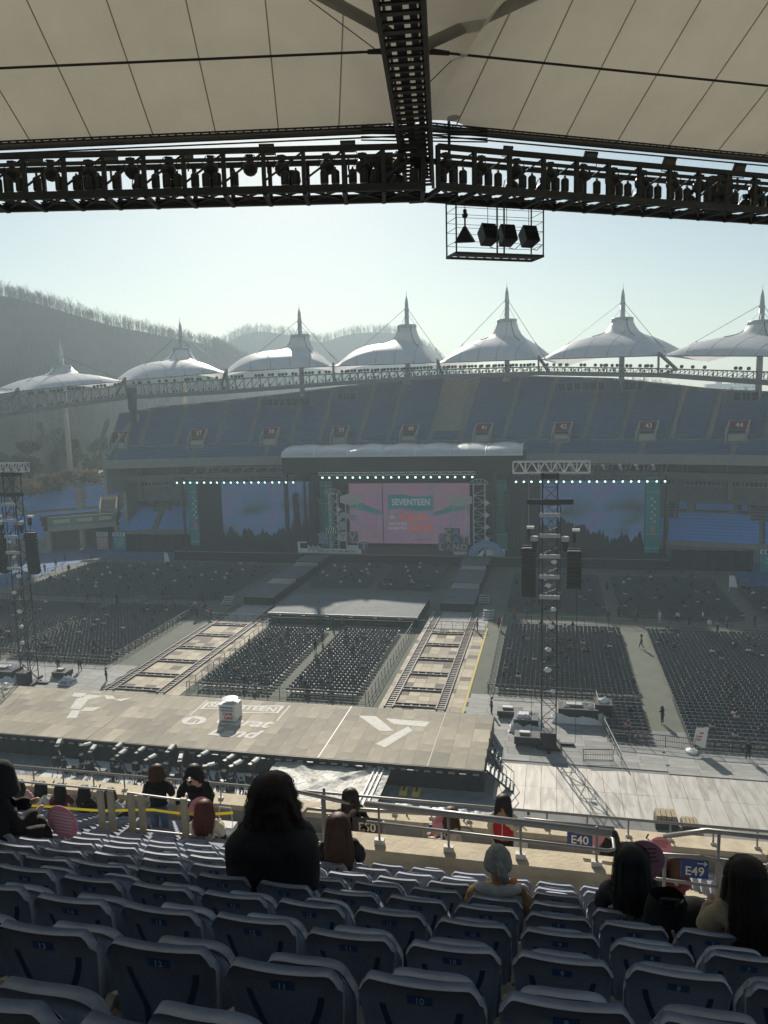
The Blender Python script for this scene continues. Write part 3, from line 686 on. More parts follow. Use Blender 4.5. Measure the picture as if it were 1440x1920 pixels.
for p,rz in lamp_spots:
    o = fl0 if fi == 0 else copy_tree(fl0); place(o, p+Vector((random.uniform(-.15,.15),0,random.choice((0,0,-.02)))), rz+random.uniform(-.5,.5)); fi += 1
    if random.random() < .6: o = copy_tree(fl0); place(o, p+Vector((random.uniform(-.3,.3),.2,-.42)), rz+random.uniform(-.6,.6)); fi += 1
def canister():
    t = thing('ballast_box','dark canister ballast box on the lighting truss walkway','ballast box',(0,0,0),'ballast boxes along the lighting truss')
    MB().lathe([(.115,-.2),(.125,-.17),(.125,.14),(.09,.18),(.03,.22)],(0,0,0),10).build('canister', LAMP, t); MB().cbox((0,0,.24),(.05,.05,.06)).build('cable_gland', LAMP, t); return t
cn0 = canister(); first = True
for p,rz in can_spots:
    if random.random() < .22: continue
    o = cn0 if first else copy_tree(cn0); first = False; place(o, p, rz)
def flatlum():
    t = thing('flat_floodlight','x','floodlight',(0,0,0),'flat floodlights above the lighting truss')
    MB().cbox((0,0,0),(.5,.1,.36),0,.5).build('housing', LAMP, t); MB().cbox((0,-.06,-.05),(.44,.02,.3),0,.5).build('lens', M('lamp_glass',(.12,.12,.11),.2), t)
    MB().tube([(-.28,0,.0),(-.28,.05,-.3),(.28,.05,-.3),(.28,0,0)],.02,5).build('bracket', LAMP, t); MB().bar((0,.05,-.3),(0,.05,-.75),.06).build('stem', LAMP, t); return t
fw0 = flatlum()
FLL = ['flat dark floodlight nearest the picture edge above the left truss','second flat floodlight from the edge above the left truss','small flat floodlight in the middle of the left truss','fourth flat floodlight from the edge above the left truss','flat floodlight above the left truss beside the cabinet','small flat floodlight right of the catwalk','large flat floodlight above the right truss nearest the catwalk','second large flat floodlight above the right truss','flat floodlight above the right truss cabinet']
for i,(x,y) in enumerate([(-17.73,25.1),(-15.14,25.6),(-12.5,26.2),(-9.68,26.5),(-6.93,27),(-1.63,29.0),(1.26,30.7),(4.21,32.3),(7.03,34.0)]):
    o = fw0 if i == 0 else copy_tree(fw0); place(o,(x*.965,y*.965,38.45),.2 if i<5 else .52, FLL[i], sc=.7 if i in (2,5) else 1)
for lab,x,y,rz in (('dark louvred cabinet on the left truss beside the catwalk',-5.42,24.9,.22),('dark louvred cabinet on the right truss',5.75,30.6,.55)):
    t = thing('control_cabinet',lab,'cabinet',(x,y,36.6)); t.rotation_euler = (0,0,rz)
    def lo(nm,c,dm,mt): 
        o = bpy.data.objects.new(nm, MB().cbox(c,dm).mesh(nm,mt)); COL.objects.link(o); o.parent = t
    lo('cabinet_body',(0,.1,.35),(1.0,.3,1.1),M('brown_grey_sheet',(.075,.07,.058),.6,.2,4)); lo('cabinet_box',(-.2,.1,.98),(.5,.3,.18),LAMP); lo('cabinet_box',(.25,.1,1.04),(.42,.3,.3),LAMP)
    for k in range(3): lo('door_rail',(0,-.07,.0+.35*k),(1.02,.03,.035),LAMP)
    lo('door_rail',(0,-.07,.35),(.03,.03,1.1),LAMP)
# cables and cable ladder under the membrane edge
ct = thing('cable_tray','ladder cable tray and cables strung along the membrane edge','cable tray',(-4.2,26,38.8))
for A,B in ((Vector((-25,22.8,0)),Vector((-4.4,26.2,0))),(Vector((-4.0,26.3,0)),Vector((13.8,36.9,0)))):
    d = B-A; n = int(d.length/.28)
    for z,o,r in ((38.93,0,.03),(38.93,.22,.03),(38.74,0,.028),(38.62,0,.028)):
        q = Vector((0,-o,z)); MB().tube([A+q,B+q],r,5).build('cable', BLACK, ct)
    rm = MB().bar((0,0,38.93),(0,-.22,38.93),.035).mesh('rung', BLACK, (0,0,0))
    for k in range(n): piece('rung', rm, ct, A+d*(k/n)) if k%1==0 else None
for k in range(5):
    MB().tube([(-6.2,25.9+k*.02,38.55+k*.11),(-2.2,27.3+k*.02,38.55+k*.11)],.025,5).build('cable', BLACK, ct)
# catwalk
cw = thing('catwalk','dark ladder catwalk running overhead from the truss joint','catwalk',(-4.1,25.5,37.6))
a0,a1 = Vector((-4.5,27.2,37.35)),Vector((-2.37,11.5,38.0)); dv = a1-a0; sd_ = Vector((1,.11,0)).normalized()*.46
for s in (-1,1):
    MB().bar(a0+sd_*s,a1+sd_*s,.1,.3).build('stringer', STEEL_D, cw); MB().bar(a0+sd_*s+Vector((0,0,1)),a1+sd_*s+Vector((0,0,1)),.06).build('handrail', STEEL_D, cw)
    for k in range(12): MB().bar(a0+dv*(k/12)+sd_*s,a0+dv*(k/12)+sd_*s+Vector((0,0,1)),.05).build('baluster', STEEL_D, cw)
for k in range(44):
    MB().bar(a0+dv*(k/44)-sd_,a0+dv*(k/44)+sd_,.09 if k%2 else .16,.05).build('tread', STEEL_D, cw)
MB().bar(a0+sd_*.5+Vector((0,0,.25)),a1+sd_*.5+Vector((0,0,.25)),.16,.1).build('cable_bundle', BLACK, cw)
MB().bar(a0-sd_*.2+Vector((0,0,.2)),a1-sd_*.2+Vector((0,0,.2)),.22,.1).build('cable_bundle', BLACK, cw)
MB().bar(a0+sd_*.9+Vector((0,0,.3)),a1+sd_*.9+Vector((0,0,.3)),.12,.5).build('side_plate', STEEL_D, cw)
MB().bar(Vector((-4.3,24.9,36.3)),Vector((-4.4,26.5,38.8)),.35,.3).build('end_post', STEEL_D, cw)
STRUT = M('strut_paint',(.30,.285,.25),.5,.1,2)
for lab,p,q in (('thick grey strut rising to the left of the catwalk',(-4.08,19.75,39.0),(-7.7,18.4,40.8)),('thick grey strut rising to the right of the catwalk',(-3.27,20.85,39.0),(1.3,19.9,39.95))):
    t = thing('roof_strut',lab,'strut',p); MB().tube([p,q],.14,12).build('tube', STRUT, t, smooth=True); v = (Vector(q)-Vector(p)).normalized(); MB().tube([Vector(p)-v*.35,Vector(p)+v*.05],[.07,.15],10).build('end_fitting', STEEL_D, t)
for lab,p,q in (('dark tie rod crossing the left roof panel',(-4.2,20.9,39.0),(-24.5,17.3,39)),('dark tie rod crossing the right roof panel',(-3.2,21.2,39.0),(14.5,30.6,39))):
    t = thing('tie_rod',lab,'tie rod',p); MB().tube([p,q],.032,6).build('rod', BLACK, t); v = (Vector(q)-Vector(p)).normalized(); MB().tube([p,Vector(p)+v*.55],[.085,.06],8).build('turnbuckle', BLACK, t)
for lab,p,q in (('thin stay cable from the catwalk up over the left roof panel',(-4.3,21.0,38.9),(-6.0,19.95,40.0)),('thin stay cable from the catwalk up over the right roof panel',(-3.45,22.27,38.6),(-1.04,21.73,40.2))):
    MB().tube([p,q],.014,5).build('stay_cable', CABLE, label=lab, cat='cable', loc=p)
t = thing('hanging_lamp','dark rod with round plate beside the membrane cut-out','rod',(-3.45,27.0,38)); MB().tube([(-3.45,27.0,37.9),(-3.45,27.0,39.45)],.05,8).build('rod', BLACK, t); MB().lathe([(.2,39.45),(.22,39.5),(.05,39.58)],(-3.45,27.0,0),14).build('plate', STEEL_D, t)
# speaker cage below the near truss
cg = thing('speaker_cage','open wire speaker cage hanging below the near lighting truss','speaker cage',(-1.6,25.4,34.3))
Q = [Vector((-2.95,24.55,0)),Vector((-.35,26.05,0)),Vector((-.75,26.8,0)),Vector((-3.35,25.3,0))]
for i in range(4):
    MB().bar(Q[i]+Vector((0,0,34.55)),Q[i]+Vector((0,0,36.3)),.045).build('upright', STEEL_D, cg)
    for z,w_ in ((34.55,.07),(36.2,.05),(34.9,.012),(35.3,.012),(35.6,.012),(35.9,.012)): MB().bar(Q[i]+Vector((0,0,z)),Q[(i+1)%4]+Vector((0,0,z)),w_).build('rail', STEEL_D, cg)
for k in (.46,.54):
    MB().bar(Q[0].lerp(Q[1],k)+Vector((0,0,34.55)),Q[0].lerp(Q[1],k)+Vector((0,0,36.2)),.05).build('upright', STEEL_D, cg)
for k in range(1,10): MB().bar(Q[0].lerp(Q[1],k/10)+Vector((0,0,34.55)),Q[3].lerp(Q[2],k/10)+Vector((0,0,34.55)),.03).build('floor_bar', STEEL_D, cg)
MB().hexa([Q[0]+Vector((0,0,34.52)),Q[1]+Vector((0,0,34.52)),Q[1].lerp(Q[2],.5)+Vector((0,0,34.52)),Q[0].lerp(Q[3],.5)+Vector((0,0,34.52))]+[q+Vector((0,0,34.54)) for q in (Q[0],Q[1],Q[1].lerp(Q[2],.5),Q[0].lerp(Q[3],.5))]).build('floor_plate', STEEL_D, cg)
cd = (Q[1]-Q[0]).normalized(); cz = atan2(cd.y,cd.x)
for k,lab in ((.14,'dark horn speaker with flared mouth at the end of the cage'),(.4,'dark box speaker second from the horn in the cage'),(.62,'square dark box speaker in the middle of the cage'),(.88,'dark box speaker at the far end of the cage, tilted')):
    c = Q[0].lerp(Q[1],k)+Vector((-.15,.3,35.2)); t = thing('horn_speaker' if k<.2 else 'box_speaker',lab,'speaker',c)
    if k < .2:
        MB().hexa([c+Vector(v) for v in ((-.32,-.2,-.3),(.26,-.1,-.3),(.3,.3,-.2),(-.22,.2,-.2),(-.05,-.03,.22),(.03,-.03,.22),(.03,.05,.24),(-.05,.05,.24))]).build('horn', BLACK, t)
        MB().tube([c+Vector((0,0,.2)),c+Vector((0,0,.5))],.03,6).build('neck', BLACK, t); MB().lathe([(.03,.45),(.09,.52),(.09,.6),(.06,.62),(.06,.72),(.02,.74)],tuple(c),10).build('driver', BLACK, t)
    else:
        m_ = Matrix.Rotation(cz+random.uniform(-.2,.1),3,'Z')@Matrix.Rotation(-.45,3,'X'); v = [(-.25,-.2,-.28),(.25,-.2,-.28),(.2,.25,-.24),(-.2,.25,-.24),(-.25,-.2,.28),(.25,-.2,.28),(.2,.25,.24),(-.2,.25,.24)]
        MB().hexa([c+m_@Vector(q) for q in v]).build('cabinet', BLACK, t); MB().cbox(c+m_@Vector((0,-.21,0)),(.42,.02,.48),cz,-.45).build('grille', M('speaker_grille',(.008,.008,.008),.9), t)
        MB().tube([c+m_@Vector((.1,.2,-.3)),c+Vector((.25,.1,-.42)),c+Vector((.45,.1,-.25))],.012,4).build('lead', BLACK, t)
    MB().tube([c+Vector((0,0,.25)),c+Vector((0,0,1.0))],.01,4).build('hanging_wire', BLACK, t)
# ---------------------------------------------------------------- main stage
from mathutils import noise as MN
ms = thing('main_stage','long black main stage with roofed centre at the far side','stage',(-27,142,0))
DECK = M('black_deck',(.025,.027,.03),.45,.2,1)
MB().box(-74,20,139.2,153,0,1.75).build('deck', DECK, ms); MB().box(-74,20,139.0,139.14,0,1.6).build('skirt', BLACKC, ms)
MB().box(-74,20,139.0,139.2,1.78,1.84).build('deck_edge', STEEL_G, ms)
MB().box(-52,-4.5,150.5,151,1.75,18).build('backdrop', BLACKC, ms); MB().box(-47,-40.6,147,147.3,1.75,16.5).build('black_leg', BLACKC, ms); MB().box(-15.6,-11.1,147,147.3,1.75,16.5).build('black_leg', BLACKC, ms)
MB().box(-51.2,-5.2,141,154,16.9,20.25).build('roof_fascia', BLACKC, ms)
for x in (-50.8,-45.2,-10.4,-5.6):
    for y in (141.5,153): MB().box(x-.35,x+.35,y-.35,y+.35,1.75,17).build('roof_leg', BLACK, ms)
CAN = M('silver_canopy_sheet',(.62,.63,.62),.28,.08,.6,spec=.6,trans=.12)
for i in range(7):
    x0 = -51+6.5*i
    MB().grid(lambda u,v: (x0+6.5*u, 147.2-6.8*cos(pi*v), 20.3+1.65*sin(pi*v)**.8+.34*sin(pi*u)*sin(pi*v)+.06*MN.noise(Vector((x0+u*5,v*7,0)))), 16, 18).build('canopy_vault', CAN, ms, smooth=True)
for i in range(8):
    x0 = -51+6.5*i; MB().tube([(x0,147.2-6.85*cos(pi*k/14),20.33+1.7*sin(pi*k/14)**.8) for k in range(15)],.1,6).build('canopy_rib', WHITE, ms)
MB().bar((-51,140.4,20.3),(-5.4,140.4,20.3),.16).build('canopy_gutter', STEEL_L, ms)
def lattice(x0,x1,y,z,h,name,parent,mat,step=.9,wd=.09,d=.5):
    for o in (0,d):
        for q in (0,h): MB().bar((x0,y+o,z+q),(x1,y+o,z+q),wd).build(name+'_chord', mat, parent)
    n = max(2,int((x1-x0)/step)); wb = MB()
    for k in range(n+1):
        x = x0+(x1-x0)*k/n; wb.bar((x,y,z),(x,y,z+h),wd*.7)
        if k<n: wb.bar((x,y,z if k%2 else z+h),(x+(x1-x0)/n,y,z+h if k%2 else z),wd*.7)
    wb.build(name+'_lattice', mat, parent, kind='stuff')
lattice(-43.8,-14,140.6,16.75,.55,'truss',ms,STEEL_L)
lattice(-74,-47.5,141.2,15.7,.6,'truss',ms,STEEL_D); lattice(-7.5,20,141.2,15.7,.6,'truss',ms,STEEL_D)
for x in (-73.8,-47.8,-7.2,19.6): MB().box(x-.2,x+.2,143.6,144,1.75,16.2).build('truss_leg', BLACK, ms)
wb = MB()
for x0,x1 in ((-72,-51),(-6,19)):
    for k in range(9): x = x0+(x1-x0)*k/8; wb.bar((x,142,16.3),(x+1.2,146,18.2),.07); wb.bar((x,146,16.2),(x+.2,146,18),.07)
    wb.bar((x0,146,18),(x1,146,18),.08)
wb.build('rear_rigging', STEEL_G, ms, kind='stuff')
# video walls
def screen_mat(name, cols, strength, sc=(.09,1,.12)):
    m = bpy.data.materials.new(name); m.use_nodes = True; t = m.node_tree; n = t.nodes; b = n['Principled BSDF']
    tc = n.new('ShaderNodeTexCoord'); mp = n.new('ShaderNodeMapping'); mp.inputs['Scale'].default_value = sc; t.links.new(tc.outputs['Object'], mp.inputs[0])
    nz = n.new('ShaderNodeTexNoise'); nz.inputs['Scale'].default_value = 1.6; nz.inputs['Detail'].default_value = 3; t.links.new(mp.outputs[0], nz.inputs[0])
    rp = n.new('ShaderNodeValToRGB'); els = rp.color_ramp.elements
    els[0].position = cols[0][0]; els[0].color = (*cols[0][1],1); els[1].position = cols[-1][0]; els[1].color = (*cols[-1][1],1)
    for p,c in cols[1:-1]: e = els.new(p); e.color = (*c,1)
    t.links.new(nz.outputs[0], rp.inputs[0]); t.links.new(rp.outputs[0], b.inputs['Emission Color']); b.inputs['Emission Strength'].default_value = strength
    b.inputs['Base Color'].default_value = (.02,.022,.026,1); b.inputs['Roughness'].default_value = .5; m.cycles.emission_sampling = 'NONE'; return m
SCR = screen_mat('led_landscape', [(.3,(.03,.04,.05)),(.42,(.06,.12,.19)),(.52,(.07,.16,.32)),(.6,(.13,.12,.27)),(.68,(.08,.2,.3))], .26)
CSCR = screen_mat('led_pink', [(.3,(.27,.17,.28)),(.5,(.33,.2,.29)),(.7,(.22,.18,.3))], .25)
def slab(x0,x1,y,z0,z1,name,mat,parent,d=.2): return MB().box(x0,x1,y,y+d,z0,z1).build(name, mat, parent)
DKT = M('dark_tree_print',(.014,.018,.02),.6)
for lab,x0,x1,tx,side in (('large dim blue video screen at the left of the stage',-71.6,-46.9,(-73.6,-71.7),0),('large dim blue video screen at the right of the stage',-8.3,16.3,(16.4,18.9),1)):
    t = thing('video_screen',lab,'screen',((x0+x1)/2,146,1.75))
    slab(x0,x1,146,2.2,15.0,'panel',SCR,t)
    r_ = random.Random(4+side); tr = [(x0,2.2)]
    xx = x0
    while xx < x1-.5: hh = 3.2+2.6*max(0,sin(xx*.23+side))+1.3*sin(xx*.9)**2+1.5*r_.random(); tr.append((xx,hh)); xx += .3
    tr += [(x1,3.2),(x1,2.2)]
    MB().vprism(tr,145.93,145.99).build('dark_treetops', DKT, t)
    bx0,bx1 = (x0,x0+5.2) if side==0 else (x0,x0+6)
    slab(bx0,bx1,145.86,2.2,15.0,'dark_panel',DKT,t,.08)
    MB().box(x0-.1,x1+.1,146.25,147.5,1.8,15.2).build('frame', BLACK, t)
    tt = thing('teal_column','teal printed column beside the '+('left' if side==0 else 'right')+' outer screen edge','column',((tx[0]+tx[1])/2,145.6,1.75))
    slab(tx[0],tx[1],145.5,1.8,15.7,'body',TEAL,tt,.5); pw = M('pale_teal_print',(.35,.55,.56),.6)
    for z in (14.9,12.9,2.6,5.2): slab(tx[0]+.05,tx[1]-.05,145.44,z,z+.12,'stripe',pw,tt,.04)
    slab(tx[0]+.9,tx[0]+1.75,145.43,5.4,6.8,'pink_tile',M('pink_tile',(.5,.22,.32),.6),tt,.04)
    for k in range(8): MB().cbox((tx[0]+.9+.5*(k%2)+.2,145.44,11.8-.6*k),(.42,.04,.4),0).build('block_letter', M('grey_block',(.55,.57,.58),.6), tt)
for lab,x0,x1 in (('teal printed column left of the centre screen',-45.2,-42.6),('teal printed column right of the centre screen',-11.0,-8.5)):
    tt = thing('teal_column',lab,'column',((x0+x1)/2,145.6,1.75)); slab(x0,x1,145.5,1.8,15.2,'body',TEAL,tt,.5)
    for z in (14.2,10.6,4.8): slab(x0+.05,x1-.05,145.44,z,z+.1,'stripe',M('pale_teal_print',(.35,.55,.56),.6),tt,.04)
    slab((x0+x1)/2-.05,(x0+x1)/2+.05,145.44,9,15,'stripe',M('pale_teal_print',(.35,.55,.56),.6),tt,.04)
    slab(x0-1.3,x0-.1,145.7,4,11.5,'pink_panel',M('mauve_print',(.3,.2,.26),.7,.15,.6),tt,.2)
cs_ = thing('video_screen','pink centre video screen with teal banner logo','screen',(-28,149,1.75))
slab(-40.2,-15.9,149,2.2,14.3,'panel',CSCR,cs_); slab(-33.35,-33.2,148.93,2.2,14.3,'joint',BLACK,cs_,.05); MB().box(-40.4,-15.7,149.2,150,2,14.5).build('frame', BLACK, cs_)
TE = EM('led_teal',(.03,.2,.2),.22); TE2 = EM('led_pale',(.42,.42,.5),.25); ORG = EM('led_orange',(.55,.13,.08),.25); BLU = EM('led_blue_line',(.1,.2,.32),.2)
def wave(x): return .25*sin((x+32)*.75)
pl = [(x,11.9+wave(x)) for x in [-31.9+.3*k for k in range(30)]]; pl2 = [(x,z-2.9) for x,z in pl[::-1]]
MB().vprism(pl+pl2,148.9,148.96).build('logo_banner', TE, cs_)
for x in (-32.05,-23.05): slab(x-.08,x+.08,148.88,8.0,12.3,'logo_pole',TE,cs_,.06)
def vtext(s, size, mat, parent, loc, bold=.012, shear=0, ext=.02, sx=1, rz=0): return piece('lettering', text_mesh(s,size,mat,ext,bold,'CENTER',shear), parent, loc, (pi/2,0,rz), (sx,1,1))
vtext('SEVENTEEN',1.75,TE2,cs_,(-27.5,148.86,10.5),.02,0,.02,.85); vtext('in',1.2,TE2,cs_,(-31.3,148.86,7.6),.015)
vtext('Carat',2.4,ORG,cs_,(-27.2,148.85,7.65),.025,.2); vtext('Land',2.4,ORG,cs_,(-25.8,148.85,5.7),.025,.2); vtext('2025 SVT 8TH',.75,TE2,cs_,(-30.3,148.86,6.2),.01,0,.02,.8); vtext('FAN MEETING',.75,TE2,cs_,(-30.3,148.86,5.3),.01,0,.02,.8)
for k in range(5):
    z = 3.0+1.25*k; MB().vprism([(-40,z+.9),(-36,z+.3),(-33,z),(-22,z),(-19,z+.3),(-16.1,z+.9),(-16.1,z+1.0),(-19,z+.4),(-22,z+.09),(-33,z+.09),(-36,z+.4),(-40,z+1.0)],148.94,148.98).build('stand_line', BLU, cs_)
for k in range(11):
    x = -39+2.15*k; slab(x,x+.1,148.95,3.1,4.3 if 3<k<8 else 8-abs(k-5)*.1,'stand_line',BLU,cs_,.03)
for s in (-1,1): MB().vprism([(-28+s*12,9.4),(-28+s*5.2,7.9),(-28+s*5.2,8.6),(-28+s*12,11.2)],148.95,148.985).build('stand_canopy_print', TE, cs_)
# set pieces in front of the centre screen
CREAM = M('cream_board',(.55,.53,.44),.7,.06,2); LILAC = M('lilac_board',(.38,.36,.46),.7,.08,2); PALE = M('pale_steel',(.6,.62,.62),.5)
def hexsign(lab, x0, x1, z0, z1):
    t = thing('hexagon_sign',lab,'sign',((x0+x1)/2,141,1.75)); xm=(x0+x1)/2; zm=(z0+z1)/2
    MB().vprism([(x0,zm-.62),(xm,z0),(x1,zm-.62),(x1,zm+.62),(xm,z1),(x0,zm+.62)],140.9,141.2).build('board', CREAM, t)
    for d in (-1.15,1.15): MB().box(xm+d-.09,xm+d+.09,141,141.2,1.75,zm-.9).build('post', PALE, t)
    MB().box(xm-1.2,xm+1.2,140.9,141.3,1.75,3.2).build('plinth', PALE, t); return t
hexsign('cream hexagon sign on two posts left of the pink screen',-39.8,-35.5,10.9,13.3); hexsign('cream hexagon sign on two posts right of the pink screen',-19.2,-14.6,10.8,13.2)
def ltower(lab, x0, x1, z1):
    t = thing('lattice_tower',lab,'tower',((x0+x1)/2,141.6,1.75))
    for x in (x0,x1):
        for y in (141.4,142.4): MB().bar((x,y,1.75),(x,y,z1),.12).build('upright', PALE, t)
    n = int((z1-2)/1.2)
    for k in range(n):
        z = 2+k*1.2; MB().bar((x0,141.4,z if k%2 else z+1.2),(x1,141.4,z+1.2 if k%2 else z),.08).build('brace', PALE, t); MB().bar((x0,141.4,z),(x1,141.4,z),.08).build('brace', PALE, t)
    xm=(x0+x1)/2
    for k in range(6):
        a = pi*k/5; MB().bar((xm,141.4,z1-.2),(xm+1.7*cos(a),141.4,z1-.1+1.0*sin(a)),.08).build('crown_spoke', PALE, t)
        if k<5: a2=pi*(k+1)/5; MB().bar((xm+1.7*cos(a),141.4,z1-.1+1.0*sin(a)),(xm+1.7*cos(a2),141.4,z1-.1+1.0*sin(a2)),.08).build('crown_rim', PALE, t)
    for k in range(4): z = 4+k*(z1-6)/4; MB().vprism([(x1,z),(x1+.95,z+.7),(x1,z+1.4)],141.3,141.36).build('pennant', PALE, t)
ltower('white lattice tower with round top left of the pink screen',-42.2,-40.6,13.2); ltower('white lattice tower with round top right of the pink screen',-14.4,-12.3,15)
GREYB = M('grey_letter_face',(.42,.42,.42),.6); BLB = M('blue_letter_face',(.2,.32,.55),.6)
def letter(ch, x, z, size, mat, lab, board=None):
    t = thing('letter_block',lab,'letter sign',(x,140.6,z-size*.5))
    if board: MB().box(x-size*.52,x+size*.52,140.7,141.2,z-size*.52,z+size*.52).build('block', board, t)
    vtext(ch,size*1.25,mat,t,(x,140.64,z),.02,0,.05)
DBOX = M('dark_block',(.10,.11,.12),.7)
for ch,x,z,m,lab in (('C',-19.0,6.0,CREAM,'letter block C at the top of the letter stack'),('A',-17.6,6.0,BLB,'top blue letter block A'),('R',-19.0,4.55,CREAM,'letter block R under the C'),('A',-17.6,4.55,BLB,'middle blue letter block A beside the T'),('T',-16.1,4.55,CREAM,'letter block T at the right of the letter stack'),('L',-20.4,3.1,CREAM,'letter block L at the bottom of the letter stack'),('A',-19.0,3.1,BLB,'bottom blue letter block A beside the L'),('N',-17.6,3.1,CREAM,'letter block N at the bottom of the letter stack'),('D',-16.1,3.1,CREAM,'letter block D at the bottom end of the letter stack')): letter(ch,x,z,1.35,m,lab,DBOX)
letter('S',-39.4,7.0,1.6,M('pale_letter',(.5,.45,.48),.6),'tall pale letter S under the small flag',LILAC); letter('V',-37.5,4.9,1.8,M('pale_letter',(.5,.45,.48),.6),'pale letter V between the posts',DBOX); letter('T',-35.3,3.1,1.5,M('pale_letter',(.5,.45,.48),.6),'pale letter T on the stage floor',DBOX)
t = thing('cracked_panel','pale square panel with dark cracks under the letter S','panel',(-39.4,140.8,4)); MB().box(-40.2,-38.6,140.7,141,4.0,5.8).build('board', CREAM, t)
for a,b in (((-39.9,5.6),(-39.4,5.0)),((-39.4,5.0),(-39.3,4.4)),((-39.4,5.0),(-38.9,5.5))): MB().bar((a[0],140.66,a[1]),(b[0],140.66,b[1]),.1).build('crack', DBOX, t)
t = thing('small_flag','pale wavy flag between posts above the letter S','flag',(-37.9,141,8)); MB().grid(lambda u,v:(-40+3.4*u,140.85+.15*sin(u*7),8.3+1.1*v+.2*sin(u*6)),16,4).build('cloth', LILAC, t, smooth=True)
for lab,x,y0,h in (('striped black and white block on the left set tower',-42.6,140.5,1.3),):
    t = thing('striped_block',lab,'block',(-42,140.5,5.5)); MB().box(-42.6,-40.8,140.5,141,5.5,6.6).build('block', WHITE, t)
    for k in range(4): MB().vprism([(-42.55+.45*k,5.5),(-42.35+.45*k,5.5),(-42.1+.45*k,6.6),(-42.3+.45*k,6.6)],140.44,140.49).build('stripe', BLACK, t)
for lab,x0,x1,z0,z1 in (('blue checked panel left of the pink screen',-44.4,-42.6,3.4,5.4),('blue checked panel beside the letter stack',-20.9,-19.8,3.9,5.6)):
    t = thing('checked_panel',lab,'panel',(x0,141.2,z0)); MB().box(x0,x1,141.2,141.4,z0,z1).build('board', LILAC, t); q = MB()
    for a in range(5):
        for b in range(5):
            if (a+b)%2: q.box(x0+(x1-x0)*a/5,x0+(x1-x0)*(a+1)/5,141.15,141.19,z0+(z1-z0)*b/5,z0+(z1-z0)*(b+1)/5)
    q.build('check_squares', M('check_blue',(.14,.2,.36),.6), t, kind='stuff')
t = thing('arrow_sign','low white sign with arrows and date lettering along the stage edge','sign',(-42,139.7,1.75)); MB().box(-47.9,-35.6,139.6,139.8,1.86,2.7).build('board', WHITE, t)
for k in range(3): MB().vprism([(-46.2+.95*k,1.9),(-45+.95*k,2.7),(-46.2+.95*k,3.5)],139.5,139.58).build('arrow', M('pale_letter',(.5,.45,.48),.6), t)
vtext('2025 SVT 8TH FAN MEETING',.62,DBOX,t,(-40.2,139.57,2.28),.01)
MB().box(-48.2,-47.8,139.6,139.8,1.86,3.8).build('bracket', WHITE, t); MB().box(-48.2,-46.4,139.6,139.8,3.8,4.0).build('bracket', WHITE, t)
t = thing('rainbow_arch','blue rainbow arch at the right front of the stage','arch',(-12,140,1.75))
for k,(r,m) in enumerate(((3.3,BLB),(2.75,LILAC),(2.2,BLB))):
    MB().vprism([(-12+r*cos(pi*j/16),1.78+r*sin(pi*j/16)*.85) for j in range(17)]+[(-12+(r-.5)*cos(pi*j/16),1.78+(r-.5)*sin(pi*j/16)*.85) for j in range(16,-1,-1)],140-.05*k,140.3).build('arch_band', m, t)
MB().box(-12,-8.6,140.4,140.7,1.78,3.0).build('white_panel', WHITE, t); MB().vprism([(-13.7,1.8),(-12.2,3.2),(-12.6,1.8)],139.8,139.85).build('shard', WHITE, t)
# hung line arrays on the main stage
def line_array(lab, x, y, ztop, n, wd, h, dpt, curve, mat=BLACK):
    t = thing('line_array_speaker',lab,'speaker',(x,y,ztop))
    me = MB().hexa([(-wd/2,-dpt/2,0),(wd/2,-dpt/2,0),(wd*.4,dpt/2,.03),(-wd*.4,dpt/2,.03),(-wd/2,-dpt/2,h*.94),(wd/2,-dpt/2,h*.94),(wd*.4,dpt/2,h*.9),(-wd*.4,dpt/2,h*.9)]).mesh('array_box', mat)
    z = ztop; yy = y
    for k in range(n):
        tl = curve*k*k/n; z -= h*cos(tl); yy += h*sin(tl)*.6; piece('array_box', me, t, (x,yy,z), (tl,0,0))
    MB().bar((x-wd*.45,y,ztop+.12),(x+wd*.45,y,ztop+.12),.12,.16).build('rigging_bar', mat, t); MB().bar((x,y,ztop+.2),(x,y,ztop+1.6),.05).build('chain', mat, t); return t
line_array('tall black line array beside the left screen',-45.8,143.5,15.0,16,1.9,.62,1.0,.02); line_array('curved black line array in front of the left screen',-49.2,142.5,13.0,12,1.1,.52,.9,.06); line_array('tall black line array right of the centre screen',-11.9,143.5,15.0,16,1.9,.62,1.0,.02); line_array('curved black line array right of the teal column',-8.2,142.5,13.4,14,1.1,.55,.9,.05)
# stage lights
def stage_light():
    t = thing('stage_light','x','stage light',(0,0,0)); MB().tube([(0,.25,.1),(0,-.1,-.02),(0,-.3,-.1)],[.14,.2,.24],10).build('housing', BLACK, t); MB().bar((0,.05,.1),(0,.05,.5),.08).build('clamp', BLACK, t)
    MB().tube([(0,-.30,-.1),(0,-.34,-.115)],[.19,.13],10).build('lens', EM('cyan_white_lamp',(.55,1,.93),2.6), t); return t
sl0 = stage_light(); c_ = 0
for lab,grp,x0,x1,y,z,n in (('lit cyan stage light on the centre roof truss','lamps on the centre truss',-43.0,-14.5,140.5,16.45,20),('lit cyan stage light on the truss over the left screen','lamps on the left screen truss',-73.4,-49,141.1,15.5,18),('lit cyan stage light on the truss over the right screen','lamps on the right screen truss',-6.6,19,141.1,15.5,19)):
    for k in range(n):
        o = sl0 if c_ == 0 else copy_tree(sl0); c_ += 1; place(o,(x0+(x1-x0)*k/(n-1),y,z),random.uniform(-.3,.3),lab,grp)
